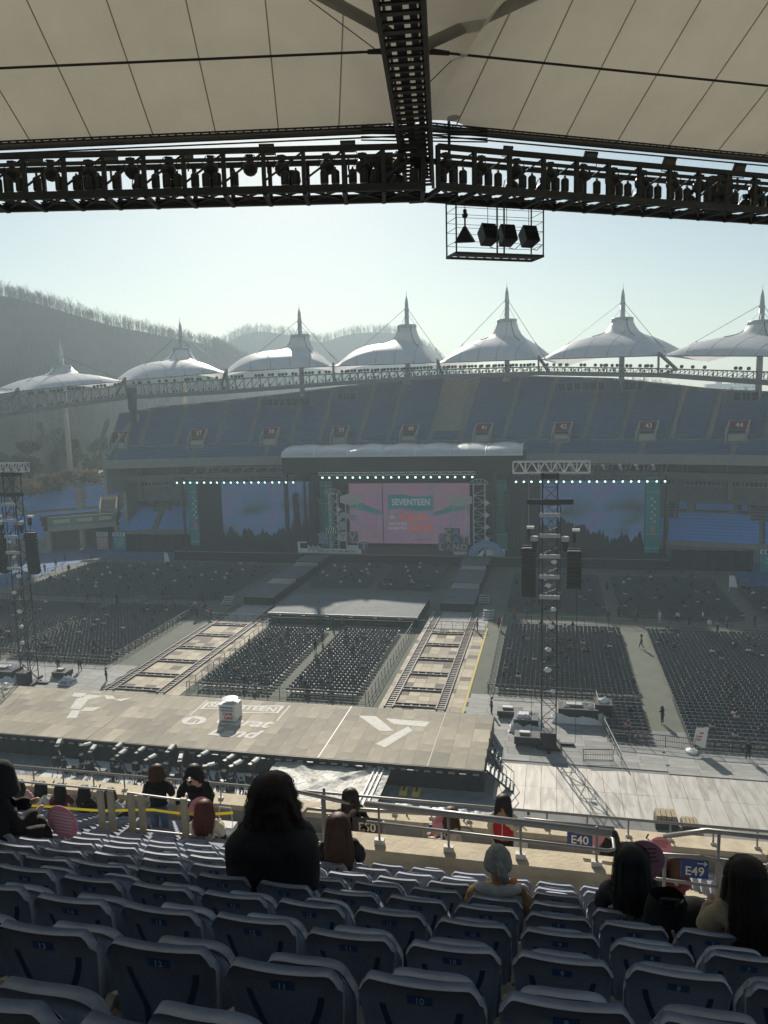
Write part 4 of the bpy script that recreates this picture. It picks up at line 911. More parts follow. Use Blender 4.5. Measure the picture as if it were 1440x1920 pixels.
def moving_head():
    t = thing('moving_head_light','grey moving head light standing on the right rigging','stage light',(0,0,0),'moving heads above the right screen'); MB().cbox((0,0,.15),(.5,.5,.3)).build('base', STEEL_G, t); MB().tube([(0,0,.4),(-.2,-.15,.75),(-.35,-.3,.95)],[.25,.28,.3],10).build('head', M('pale_lamp_head',(.5,.5,.48),.5), t); return t
mh0 = moving_head()
for k in range(9):
    o = mh0 if k==0 else copy_tree(mh0); place(o,(-5+2.8*k,143.5,17.2),random.uniform(-.5,.5))
# stage-side barriers of black cloth, posters
def cloth_fence(lab, x0, x1, y, h, posters=()):
    t = thing('black_fence',lab,'fence',((x0+x1)/2,y,0))
    n = max(2,int((x1-x0)/2.4)); 
    for k in range(n):
        a = x0+(x1-x0)*k/n; MB().grid(lambda u,v: (a+(x1-x0)/n*u-.02,y+.05*sin(u*14+k),h*v+.06*sin(u*5+k)*v),10,3).build('cloth_panel', BLACKC, t)
    for k in range(n+1): MB().bar((x0+(x1-x0)*k/n,y+.2,0),(x0+(x1-x0)*k/n,y+.2,h),.08).build('post', BLACK, t)
    return t
cloth_fence('tall black cloth fence left of the stage',-89.6,-74.2,147.2,3.7); cloth_fence('tall black cloth fence beside the gate',-97.6,-94.4,148.5,3.7); cloth_fence('tall black cloth fence right of the stage',20.2,33.4,139.4,3.6)
for lab,x0,x1,y,z1,m in (('salmon pink poster on the fence by the gate',-97.0,-94.3,147.9,3.2,M('salmon_print',(.5,.27,.22),.7,.1,1)),('teal poster on the fence by the gate',-92.9,-90.0,147.6,3.2,TEAL),('teal poster at the right end of the fence',34.4,38.4,138.9,3.2,TEAL)):
    t = thing('poster_board',lab,'poster',((x0+x1)/2,y,0)); xm=(x0+x1)/2; MB().box(x0,x1,y,y+.12,.1,z1).build('board', m, t); MB().box(x0,x1,y+.02,y+.1,z1,z1+.7).build('header', WHITE, t)
    for k in range(4): MB().box(x0+.3+k*.6,x0+.6+k*.6,y-.02,y+.0,z1+.1,z1+.6).build('header_mark', BLACK, t)
    pm = M('pale_poster_print',(.55,.6,.58),.7)
    for s_,z_,sz in (('SEVENTEEN',2.35,.42),('in Carat',1.75,.6),('Land',1.15,.6)): vtext(s_,sz,pm,t,(xm,y-.03,z_),.015,0,.01)
# ---- runway platforms from the main stage into the field
DTOP = M('grey_stage_top',(.12,.135,.14),.8,.15,1,ov=.12)
def platform(t, x0,x1,y0,y1,z0,z1,top=DTOP):
    MB().box(x0,x1,y0,y1,z0,z1).build('riser', BLACK, t); MB().box(x0-.03,x1+.03,y0-.03,y1+.03,z1,z1+.05).build('top_board', top, t)
for lab,x0,x1 in (('stepped runway platform on the left from the main stage',-46.3,-41.6),('stepped runway platform on the right from the main stage',-15.9,-11.0)):
    t = thing('stage_runway',lab,'runway',((x0+x1)/2,122,0))
    platform(t,x0,x1,107.8,117,0,1.15); platform(t,x0+.1,x1-.1,120.4,130,0,1.3); platform(t,x0,x1,132.5,139,0,1.6)
    for y0,z0,z1 in ((117.05,1.15,1.3),(130.05,1.3,1.6)):
        for k in range(5):
            MB().box(x0+.3,x1-.3,y0+.64*k,y0+.64*k+.3,z0-.1,z0+.1+(z1-z0)*k/5).build('step', STEEL_L, t)
        MB().box(x0,x1,y0,y0+3.1 if y0<120 else y0+2.4,0,z0-.15).build('riser', BLACK, t)
t = thing('centre_stage','wide grey topped platform stage in the middle of the field','stage',(-28,104,0))
MB().box(-38.9,-17.7,98.9,109.8,0,1.42).build('body', BLACK, t)
pm = MB().box(-1.2,1.2,-1.2,1.2,0,.06).mesh('top_board', DTOP)
for a in range(9):
    for b in range(5): piece('top_board', pm, t, (-38.9+21.2*(a+.5)/9,98.9+10.9*(b+.5)/5,1.42), (0,0,0), (21.2/9/2.4-.004,10.9/5/2.4-.004,1))
MB().box(-38.95,-17.65,98.84,98.9,1.2,1.5).build('front_edge', STEEL_G, t)
for k in range(6): MB().cbox((-37+3.4*k,98.6,1.15),(.5,.3,.3)).build('front_lamp', BLACK, t)
for lab,x,y in (('small silver stage steps right of the right runway',-8.9,104.6),('small silver stage steps left of the left runway',-49,107.5),('small stage steps at the foot of the right runway platform',-10.2,113)):
    t = thing('stage_steps',lab,'steps',(x,y,0))
    for k in range(4): MB().box(x-.5+.0,x+.9,y-.9+.45*k,y-.5+.45*k,.24+.26*k,.3+.26*k).build('tread', STEEL_L, t)
    for s in (-.5,.88): MB().bar((x+s,y-.9,.1),(x+s,y+.9,1.2),.06).build('stringer', STEEL_L, t)
# ---------------------------------------------------------------- near stage with patchwork deck
PLY = M('weathered_stage_board',(.30,.25,.18),.75,.2,1.1,bump=.12,ov=.13,bscale=9,stretch=(1,.35,1),col2=(.38,.33,.25))
ns = thing('near_stage','long board topped stage with white floor graphics across the near field','stage',(-33,61.5,0))
MB().box(-64,-5.1,56.3,67,.0,1.74).build('body', BLACK, ns)
MB().grid(lambda u,v:(-64+58.9*u,56.22+.06*sin(u*330),.0+1.55*v),260,1).build('skirt', BLACKC, ns)
PLYV = [M('weathered_stage_board_%s'%n_,c_,.78,.22,1.1,bump=.12,ov=.12,bscale=9,stretch=(1,.35,1)) for n_,c_ in (('grey',(.25,.22,.165)),('dull',(.305,.265,.195)),('tan',(.35,.302,.22)),('pale',(.41,.355,.262)))]
PLYM = MB().box(-.5,.5,-.5,.5,0,.06).mesh('deck_board', PLY)
rb = random.Random(21)
secs = [(-64,-39.55),(-39.45,-18.5),(-18.4,-9.55),(-9.45,-5.1)]
for x0,x1 in secs:
    n = round((x1-x0)/1.25); wdt = (x1-x0)/n
    for a in range(n):
        y = 56.3
        while y < 66.9:
            L = min(rb.choice((1.25,2.5,2.5)),67-y)
            if 67-(y+L) < .6: L = 67-y
            piece('deck_board', PLYM, ns, (x0+wdt*(a+.5),y+L/2,1.74+rb.uniform(0,.006)), (0,0,0), (wdt-.012,L-.012,1), PLYV[max(0,min(3,int(1.6+2.6*MN.noise(Vector((x0+wdt*a,y*1.1,3))*.23)+rb.uniform(-.7,1.0))))]); y += L
for x in (-39.5,-18.45,-9.5): MB().box(x-.05,x+.05,56.2,67.05,1.7,1.815).build('joint_strip', BLACK, ns)
MB().box(-64,-5.1,56.2,56.3,1.55,1.78).build('edge_trim', STEEL_D, ns); MB().box(-64,-5.1,67,67.08,1.55,1.78).build('edge_trim', STEEL_D, ns)
pv = MB()
for k in range(60): pv.box(-62+k*.95,-61.5+k*.95,56.15,56.21,1.35,1.5)
pv.build('vent_row', STEEL_G, ns, kind='stuff')
WFL = M('white_floor_print',(.55,.53,.47),.7,.16,3)
ZF = 1.812
def decal(poly, parent, z=ZF, m=WFL): MB().prism(poly, z, z+.004).build('floor_mark', m, parent)
for P_ in [[(-47.26,66.12),(-46.85,65.17),(-45.59,65.15),(-45.88,66.19)],[(-45.12,62.29),(-44.05,62.32),(-44.67,64.66),(-43.63,65.81),(-45.57,65.94),(-45.97,64.53)],[(-43.81,66.0),(-42.89,65.0),(-42.12,65.26),(-42.74,65.94)],[(-42.19,65.04),(-41.16,64.78),(-40.49,65.86)],[(-44.71,62.02),(-44.02,60.1),(-43.13,60.43),(-43.86,62.02)],[(-43.81,62.82),(-43.78,61.91),(-42.55,62.1),(-42.34,63.11)],[(-17.28,64.99),(-14.62,62.02),(-13.42,62.21),(-15.66,65.12)],[(-14.74,64.78),(-13.72,63.64),(-10.82,63.52),(-10.61,64.6)],[(-12.37,63.39),(-14.41,59.47),(-13.47,58.91),(-11.8,62.58)]]: decal(P_, ns)
def ftext(s, size, loc, sx=1, bold=.02, shear=0, m=WFL): piece('floor_lettering', text_mesh(s,size,m,.002,bold,'CENTER',shear), ns, loc, (0,0,-.03), (sx,1,1))
GFL = M('grey_floor_print',(.20,.185,.15),.7)
bn_ = [(-32.6+.3*k,65.9+.22*sin(k*.32)) for k in range(27)]; decal(bn_+[(x,y-1.75) for x,y in bn_[::-1]], ns)
bi = [(-32.3+.3*k,65.68+.22*sin((k+1)*.32)) for k in range(25)]; decal(bi+[(x,y-1.32) for x,y in bi[::-1]], ns, ZF+.006, GFL)
ftext('SEVENTEEN',1.35,(-28.7,65.15,ZF+.014),.98,.03); ftext('Carat',2.3,(-27.3,61.9,ZF+.004),1,.035,.25); ftext('Land',2.3,(-27.2,59.6,ZF+.004),1,.035,.25)
for x in (-32.9,-24.4): decal([(x,62.6),(x+.16,62.6),(x+.16,66.3),(x,66.3)], ns)
decal([(-31.9+1.15*cos(2*pi*k/20),61.6+.95*sin(2*pi*k/20)) for k in range(20)], ns); ftext('in',1.5,(-31.9,61.6,ZF+.01),1,.03,.15,GFL)
for k in range(14):
    x = -60+4.1*k; t = None
    MB().cbox((x,55.95,1.45),(.5,.35,.3)).build('edge_lamp', BLACK, ns)
# kiosk on the stage
t = thing('white_kiosk','white cube kiosk with printed logo standing on the near stage','kiosk',(-28.75,62.6,1.8))
MB().box(-29.55,-27.95,61.9,63.4,1.83,3.35).build('body', M('white_kiosk_panel',(.74,.73,.68),.6,.04,2), t); MB().lathe([(.3,3.58),(.72,3.66),(.74,3.7),(.25,3.76)],(-28.75,62.65,0),20).build('saucer', M('blue_grey_dish',(.36,.42,.5),.4), t); MB().box(-29.0,-28.5,62.4,62.9,3.35,3.62).build('neck', WHITE, t)
MB().box(-29.35,-28.2,61.86,61.895,2.75,3.15).build('logo_band', M('logo_blue',(.14,.22,.42),.6), t)
vtext('SEVENTEEN',.24,WHITE,t,(-28.78,61.85,2.95),.02); vtext('Carat',.42,M('logo_red',(.6,.12,.1),.6),t,(-28.75,61.88,2.52),.02); vtext('Land',.42,M('logo_red',(.6,.12,.1),.6),t,(-28.65,61.88,2.15),.02)
# plastic-wrapped extension
tp = thing('wrapped_platform','platform wrapped in crumpled clear plastic in front of the near stage','platform',(-17.2,53.6,0))
MB().box(-21.6,-12.8,50.2,56.0,0,1.1).build('body', BLACK, tp)
for a in range(4):
    for b in range(3): piece('deck_board', PLYM, tp, (-21.6+8.8*(a+.5)/4,50.2+5.8*(b+.5)/3,1.1), (0,0,0), (8.8/4-.01,5.8/3-.01,1))
for P_ in ([(-19.6,55.2),(-18.6,55.2),(-18.0,52.7),(-19.1,52.6)],[(-17.4,55.6),(-15.1,54.8),(-17.6,51),(-18.6,51)],[(-17.2,55.4),(-14.5,55.3),(-15.6,53.9)]): decal(P_, tp, 1.165)
SHEET = bpy.data.materials.new('clear_plastic_sheet'); SHEET.use_nodes = True; _t = SHEET.node_tree; _n = _t.nodes
_n.clear(); _o = _n.new('ShaderNodeOutputMaterial'); _g = _n.new('ShaderNodeBsdfGlossy'); _g.inputs['Roughness'].default_value = .5; _g.inputs['Color'].default_value = (.9,.9,.88,1); _tr = _n.new('ShaderNodeBsdfTransparent'); _mx = _n.new('ShaderNodeMixShader'); _mx.inputs[0].default_value = .045
_d = _n.new('ShaderNodeBsdfDiffuse'); _d.inputs[0].default_value = (.72,.71,.66,1); _m2 = _n.new('ShaderNodeMixShader'); _m2.inputs[0].default_value = .42
_t.links.new(_tr.outputs[0],_m2.inputs[1]); _t.links.new(_d.outputs[0],_m2.inputs[2]); _t.links.new(_m2.outputs[0],_mx.inputs[1]); _t.links.new(_g.outputs[0],_mx.inputs[2]); _t.links.new(_mx.outputs[0],_o.inputs[0])
def crumple(x,y,s=1.): return abs(MN.noise(Vector((x*s*.8,y*s*.8,1.3))))*.5+abs(MN.noise(Vector((x*s*2.1+9,y*s*2.1,4.3))))*.25
MB().grid(lambda u,v:(-22+9.6*u,49.7+6.5*v,1.2+.22*crumple(-22+9.6*u,49.7+6.5*v,1.2)+.16*max(0,1-abs(u*1.3-v*.9-.2)*9)+.14*max(0,1-abs(u+v*.6-.8)*10)),90,60).build('plastic_sheet', SHEET, tp)
for k in range(3): MB().bar((-13.7+.35*k,50.1,1.32),(-13.7+.35*k,56.2,1.32),.1).build('white_rail', WHITE, tp)
for lab,x0,x1,y0,y1,zz in (('grey plastic sheet spread on the ground in front of the near stage',-12.4,-3.2,47.5,55.4,.05),('grey blue tarpaulin on the ground by the press cameras',-52,-42.2,50.8,56.0,.05)):
    t = thing('ground_sheet',lab,'tarpaulin',((x0+x1)/2,(y0+y1)/2,0)); MB().grid(lambda u,v:(x0+(x1-x0)*u,y0+(y1-y0)*v,zz+.16*crumple(x0+(x1-x0)*u,y0+(y1-y0)*v,.9)+.05*max(0,1-abs((u*2.2-v*1.3)%1-.5)*7)),60,50).build('sheet', M('grey_tarp',(.13,.15,.17),.45,.2,1), t)
# yellow-striped ramp boxes under the stage edge
for k,lab in enumerate(('yellow edged cable ramp under the near stage end','second yellow edged cable ramp under the near stage end')):
    x = -11.2+1.0*k; t = thing('cable_ramp',lab,'cable ramp',(x,55.3,0)); MB().hexa([(x-.3,54.4,0),(x+.3,54.4,0),(x+.3,56,0),(x-.3,56,0),(x-.3,54.9,.3),(x+.3,54.9,.3),(x+.3,55.6,.3),(x-.3,55.6,.3)]).build('ramp', M('yellow_rubber',(.45,.33,.05),.7), t); MB().box(x-.08,x+.08,54.9,55.6,.3,.32).build('lid', BLACK, t)
# stairs at the stage end
def stairs(lab, x, y, dx, dy, n, z1, wd):
    t = thing('stage_stairs',lab,'stairs',(x,y,0)); D = Vector((dx,dy,0)).normalized(); N = Vector((-D.y,D.x,0)); L = .3*n
    for k in range(n):
        z = z1*(k+1)/(n+1); c = Vector((x,y,z))+D*(-L+.3*(k+.5)); MB().bar(c-N*wd/2,c+N*wd/2,.28,.05).build('tread', STEEL_G, t)
    for s in (-1,1):
        a = Vector((x,y,0))-D*L+N*s*wd/2; b = Vector((x,y,z1))+N*s*wd/2; MB().bar(a,b,.06,.14).build('stringer', BLACK, t); MB().bar(a+Vector((0,0,.95)),b+Vector((0,0,.95)),.05).build('handrail', BLACK, t)
        for k in (0,.5,1): MB().bar(a.lerp(b,k),a.lerp(b,k)+Vector((0,0,.95)),.04).build('baluster', BLACK, t)
    return t
stairs('black stage stairs at the near corner of the stage end',-5.0,57.3,-1,0,7,1.75,1.6); stairs('grey stage stairs at the side of the stage end',-5.0,60.8,-1,0,3,1.75,1.4)
# ---------------------------------------------------------------- ground boards, steel road plates, field runways
def board_field(name, lab, cat, x0,x1,y0,y1,bx,by,mat,z,stag=0,skip=None,kind=None,dark=None):
    t = thing(name,lab,cat,((x0+x1)/2,(y0+y1)/2,0),kind=kind); nx = round((x1-x0)/bx); ny = round((y1-y0)/by); bx=(x1-x0)/nx; by=(y1-y0)/ny
    me = MB().box(-.5,.5,-.5,.5,0,.05).mesh('board', mat); rr = random.Random(int(x0*7+y0))
    for b in range(ny):
        for a in range(nx):
            if skip and skip(x0+bx*(a+.5),y0+by*(b+.5)): continue
            piece('board', me, t, (x0+bx*(a+.5)+(stag*bx*(b%2)),y0+by*(b+.5),z+rr.uniform(0,.012)), (0,0,rr.uniform(-.004,.004)), (bx-.025,by-.025,1), dark if dark and rr.random()<.2 else None)
    return t
def striped(name, c1, c2, sc):
    m = M(name,c1,.6,.12,2,ov=.16,metal=.25); t = m.node_tree; n = t.nodes; b = n['Principled BSDF']; src = b.inputs['Base Color'].links[0].from_socket
    tc = n.new('ShaderNodeTexCoord'); gm = n.new('ShaderNodeNewGeometry'); mp = n.new('ShaderNodeMapping'); mp.inputs['Scale'].default_value = (1,.16,1); t.links.new(gm.outputs['Position'],mp.inputs[0])
    nz = n.new('ShaderNodeTexNoise'); nz.inputs['Scale'].default_value = sc; nz.inputs['Detail'].default_value = 5; t.links.new(mp.outputs[0],nz.inputs[0]); rp = n.new('ShaderNodeValToRGB'); rp.color_ramp.elements[0].position=.42; rp.color_ramp.elements[1].position=.6
    t.links.new(nz.outputs[0],rp.inputs[0]); mx = n.new('ShaderNodeMix'); mx.data_type='RGBA'; t.links.new(rp.outputs[0],mx.inputs[0]); t.links.new(src,mx.inputs[6]); mx.inputs[7].default_value=(*c2,1); t.links.new(mx.outputs[2],b.inputs['Base Color']); return m
STEELP = striped('worn_road_plate',(.39,.365,.325),(.49,.47,.43),2.6)
board_field('road_plates','pale worn steel road plates laid across the ground at the right','road plates',-4.4,31.6,54.0,61.4,1.2,3.7,STEELP,.006)
board_field('ground_boards','grey ground boards around the speaker tower','ground boards',-8.4,9.2,62.0,76.4,2.2,1.2,GREYP,.006,.12,lambda x,y: (x>4 and y>67) )
board_field('ground_boards','grey ground boards in front of the right chair block','ground boards',9.2,31,61.6,66.4,2.4,1.2,GREYP,.006,.1)
board_field('ground_boards','grey ground boards beside the left speaker tower','ground boards',-66,-47.9,67.2,79.2,2.25,1.2,GREYP,.006,.1)
RUN = M('field_board',(.42,.36,.26),.8,.15,2,ov=.28,bump=.1,bscale=9)
for lab,x0,x1 in (('patchwork board runway on the left of the field',-47.3,-38.4),('patchwork board runway on the right of the field',-16.9,-8.6)):
    board_field('field_runway',lab,'runway',x0,x1,71.2,98.4,1.25,1.25,RUN,.008,dark=M('brown_field_board',(.13,.10,.08),.8,.2,3,ov=.2))
board_field('field_runway','dim grey boards at the foot of the right runway platform','runway',-16.9,-8.6,98.6,107.6,1.4,1.5,GREYP,.008); board_field('field_runway','dim grey boards at the foot of the left runway platform','runway',-47.3,-38.4,98.6,107.6,1.4,1.5,GREYP,.008)
MB().box(-8.6,-8.35,71.2,100,.01,.06).build('yellow_cable_cover', M('yellow_rubber',(.45,.33,.05),.7), label='yellow cable cover along the right runway edge', cat='cable cover')
RAILM = M('brown_track_steel',(.085,.06,.05),.6,.2,3)
def ladder_track(lab, x, y0, y1, wd=.85):
    t = thing('ladder_track',lab,'track',(x,(y0+y1)/2,0))
    for s in (-1,1): MB().bar((x+s*wd/2,y0,.16),(x+s*wd/2,y1,.16),.12,.14).build('rail', RAILM, t)
    me = MB().box(-wd/2,wd/2,-.09,.09,.06,.14).mesh('sleeper', RAILM); n = int((y1-y0)/.55)
    for k in range(n): piece('sleeper', me, t, (x,y0+(y1-y0)*(k+.5)/n,.0))
def cross_track(lab, x0, x1, y):
    t = thing('cross_track',lab,'track',((x0+x1)/2,y,0))
    for s in (-.35,.35): MB().bar((x0,y+s,.16),(x1,y+s,.16),.12,.14).build('rail', RAILM, t)
    for k in range(6): MB().bar((x0+(x1-x0)*k/5,y-.35,.12),(x0+(x1-x0)*k/5,y+.35,.12),.14,.08).build('sleeper', RAILM, t)
for side,xs in (('left',(-46.7,-40.7)),('right',(-15.9,-10.7))):
    for x,w_ in zip(xs,('outer' if side=='left' else 'inner','inner' if side=='left' else 'outer')):
        ladder_track('brown ladder track along the %s edge of the %s runway'%(w_,side), x, 71.4, 98.2); ladder_track('dim brown ladder track on the %s edge before the %s runway platform'%(w_,side), x, 98.8, 107.4)
    for k,y in enumerate((72.2,76.6,81.4,86.4,91.8,96.8)): cross_track('%s cross track from the near end of the %s runway'%(ORD[k+1],side), xs[0]+.5, xs[1]-.5, y)
# ---------------------------------------------------------------- audience chairs
CH = M('dark_grey_chair_plastic',(.10,.108,.122),.56,.15,3,spec=.5)
def chair_hi():
    m = MB(); w_ = .215
    m.grid(lambda u,v:(-w_+2*w_*u,-.2+.42*v,.44-.03*sin(pi*u)*.6+.02*v),4,4)
    m.hexa([(-w_,-.2,.40),(w_,-.2,.40),(w_,.22,.42),(-w_,.22,.42),(-w_,-.2,.43),(w_,-.2,.43),(w_,.22,.445),(-w_,.22,.445)])
    m.hexa([(-w_,-.24,.52),(w_,-.24,.52),(w_,-.21,.52),(-w_,-.21,.52),(-w_*.92,-.31,.82),(w_*.92,-.31,.82),(w_*.92,-.27,.84),(-w_*.92,-.27,.84)])
    for s in (-1,1):
        m.bar((s*w_,.2,0),(s*w_,-.26,.58),.028); m.bar((s*w_,-.24,0),(s*w_,.18,.43),.028); m.bar((s*w_,-.24,.5),(s*w_*.95,-.3,.83),.028)
    m.bar((-w_,.18,.03),(w_,.18,.03),.022); m.bar((-w_,-.22,.03),(w_,-.22,.03),.022); return m
CHM = chair_hi().mesh('folding_chair', CH)
def chair_lo(mb,x,y,r):
    i = len(mb.v); w_=.215; y += r.uniform(-.05,.05); x += r.uniform(-.03,.03)
    mb.v += [(x-w_,y-.2,.42),(x+w_,y-.2,.42),(x+w_,y+.22,.44),(x-w_,y+.22,.44),(x-w_,y-.22,.5),(x+w_,y-.22,.5),(x+w_,y-.3,.83),(x-w_,y-.3,.83),(x-w_,y-.27,.845),(x+w_,y-.27,.845)]
    mb.f += [(i,i+1,i+2,i+3),(i+4,i+5,i+6,i+7),(i+7,i+6,i+9,i+8)]
    for s in (-w_,w_):
        j = len(mb.v); mb.v += [(x+s,y+.2,0),(x+s,y+.24,0),(x+s,y-.22,.5),(x+s,y-.26,.5),(x+s,y-.24,0),(x+s,y-.2,0),(x+s,y+.18,.43),(x+s,y+.14,.43)]; mb.f += [(j,j+1,j+2,j+3),(j+4,j+5,j+6,j+7)]
BLK = [('left middle block',-37.3,-29.1,73.4,96.8),('right middle block',-27.2,-19.2,73.0,97.0),('block right of the right runway',-5.8,8.7,77.2,101.2),('block beside the speaker tower fence',4.9,8.7,67.6,76.4),('large right block',11.7,31,66.9,101.0),('block left of the left runway',-65.8,-52.0,79.8,104.4),('far left near block',-90,-67.4,82,104.2),('shaded far left block',-88,-66,109.2,132.8),('shaded block before the left screen',-64.4,-50.2,109.2,134.2),('shaded block between the runways',-39.8,-18.2,119.4,137.2),('shaded block before the right screen',-6.4,7.6,108.4,131.2),('shaded block on the far right',9.3,25.2,107.2,131.2),('shaded corner block',27.8,44,108.2,126)]
spots = []; CHAIR_POS = {}
for nm,x0,x1,y0,y1 in BLK:
    nx = int((x1-x0)/.51); ny = int((y1-y0)/.84)
    if nm.startswith('right middle'): pass
    CHAIR_POS[nm] = [(x0+.25+.51*a,y0+.42+.84*b) for b in range(ny) for a in range(nx) if not (nm=='shaded block between the runways' and abs(x0+.51*a+29)<.9)]
    for p in CHAIR_POS[nm]: spots.append((hypot(p[0],p[1]),p,nm))
def inview(p):
    d = Vector((p[0],p[1],.5))-EYE; zz = d.dot(_f); return zz>0 and abs(d.dot(_r)/zz)<.52
near_s = sorted([s for s in spots if inview(s[1]) and s[2] in ('block beside the speaker tower fence','large right block','left middle block','right middle block')])[:300]
nset = set(s[1] for s in near_s); rc_ = random.Random(9)
for _,p,nm in near_s:
    o = piece('folding_chair', CHM, None, (p[0],p[1],.02), (0,0,rc_.uniform(-.05,.05))); tag(o,'dark folding chair in a near row of the '+nm,'chair','chairs in the near rows of the '+nm)
for nm,l in CHAIR_POS.items():
    mb = MB(); 
    for p in l:
        if p not in nset: chair_lo(mb,p[0],p[1],rc_)
    mb.build('folding_chairs', CH, kind='stuff', label='rows of dark folding chairs, '+nm, cat='chairs')
# ---------------------------------------------------------------- crowd barriers
BARM = M('dark_barrier_steel',(.05,.05,.05),.7); BARL = M('galvanised_barrier',(.4,.4,.38),.4,metal=.6)
def barrier(lab, pts, h=1.1, step=1.2, mat=BARM, feet=False, fine=False):
    t = thing('crowd_barrier',lab,'barrier',(*pts[0],0)); fr = MB(); po = MB()
    for (x0,y0),(x1,y1) in zip(pts,pts[1:]):
        A=Vector((x0,y0,0)); B=Vector((x1,y1,0)); n=max(1,int((B-A).length/step))
        fr.bar(A+Vector((0,0,h)),B+Vector((0,0,h)),.06); fr.bar(A+Vector((0,0,h*.55)),B+Vector((0,0,h*.55)),.035); fr.bar(A+Vector((0,0,.12)),B+Vector((0,0,.12)),.04)
        d=(B-A).normalized(); N=Vector((-d.y,d.x,0))
        for k in range(n+1):
            q=A.lerp(B,k/n); po.bar(q,q+Vector((0,0,h)),.055)
            if feet: po.bar(q-N*.35,q+N*.35,.08,.05)
        if fine:
            m=int((B-A).length/.14)
            for k in range(m): q=A.lerp(B,k/m); fr.bar(q+Vector((0,0,.15)),q+Vector((0,0,h)),.018)
    fr.build('rails', mat, t, kind='stuff'); po.build('posts', mat, t, kind='stuff')
barrier('dark barrier round the front of the middle chair blocks',[(-38.2,72.6),(-18.4,72.2)],1.1,1.3,feet=True); barrier('dark barrier along the left side of the middle blocks',[(-38.1,73),(-38.0,97.4)],1.1,1.5,feet=True); barrier('dark barrier along the right side of the middle blocks',[(-18.2,72.6),(-18.1,97.4)],1.1,1.5,feet=True); barrier('dark barrier behind the middle blocks before the centre stage',[(-38,97.9),(-18,98.1)],1.1,1.2)
barrier('dark barrier along the left edge of the right chair block',[(-6.5,77),(-6.6,102)],1.1,1.5,feet=True); barrier('dark barrier along the near edge of the right chair block',[(-6.4,76.7),(4.6,76.6)],1.1,1.4,fine=True); barrier('dark barrier beyond the right chair blocks',[(-6.4,103.2),(27,103)],1.1,1.5); barrier('dark barrier at the near edge of the large right block',[(5.0,66.9),(9.6,66.6),(12,66.3),(31,66.2)],1.1,1.4,fine=True)
barrier('galvanised barrier run beside the speaker tower',[(4.3,76.2),(4.6,70),(5.6,62.6)],1.1,1.9,BARL,True); barrier('single galvanised barrier standing on the boards',[(2.6,62.9),(5.0,63.2)],1.05,2.4,BARM,True,True)
barrier('dark barrier along the near edge of the left chair block',[(-68,79.3),(-51.6,79.2)],1.1,1.4,fine=True); barrier('dark barrier along the right edge of the left chair block',[(-51.4,79.2),(-51.6,105)],1.1,1.4,feet=True); barrier('dark barrier beyond the left chair block',[(-88,105.3),(-51.6,105.2)],1.1,1.3); barrier('dark barrier along the far track before the left screen',[(-95,113),(-92,124),(-86,133.5),(-72,136.2),(-58,136.6)],1.1,1.3)
barrier('dark barrier across the left runway foot',[(-50.5,101.6),(-47.5,98.9),(-38.4,98.7)],1.1,1.3); barrier('dark barrier across the right runway foot',[(-17.4,98.9),(-8.6,98.8)],1.1,1.3); barrier('dark barrier before the right screen',[(-4,136.6),(20,136.4),(26,133)],1.1,1.5); barrier('dark barrier beside the right blue track',[(26,132),(34,128)],1.1,1.5)
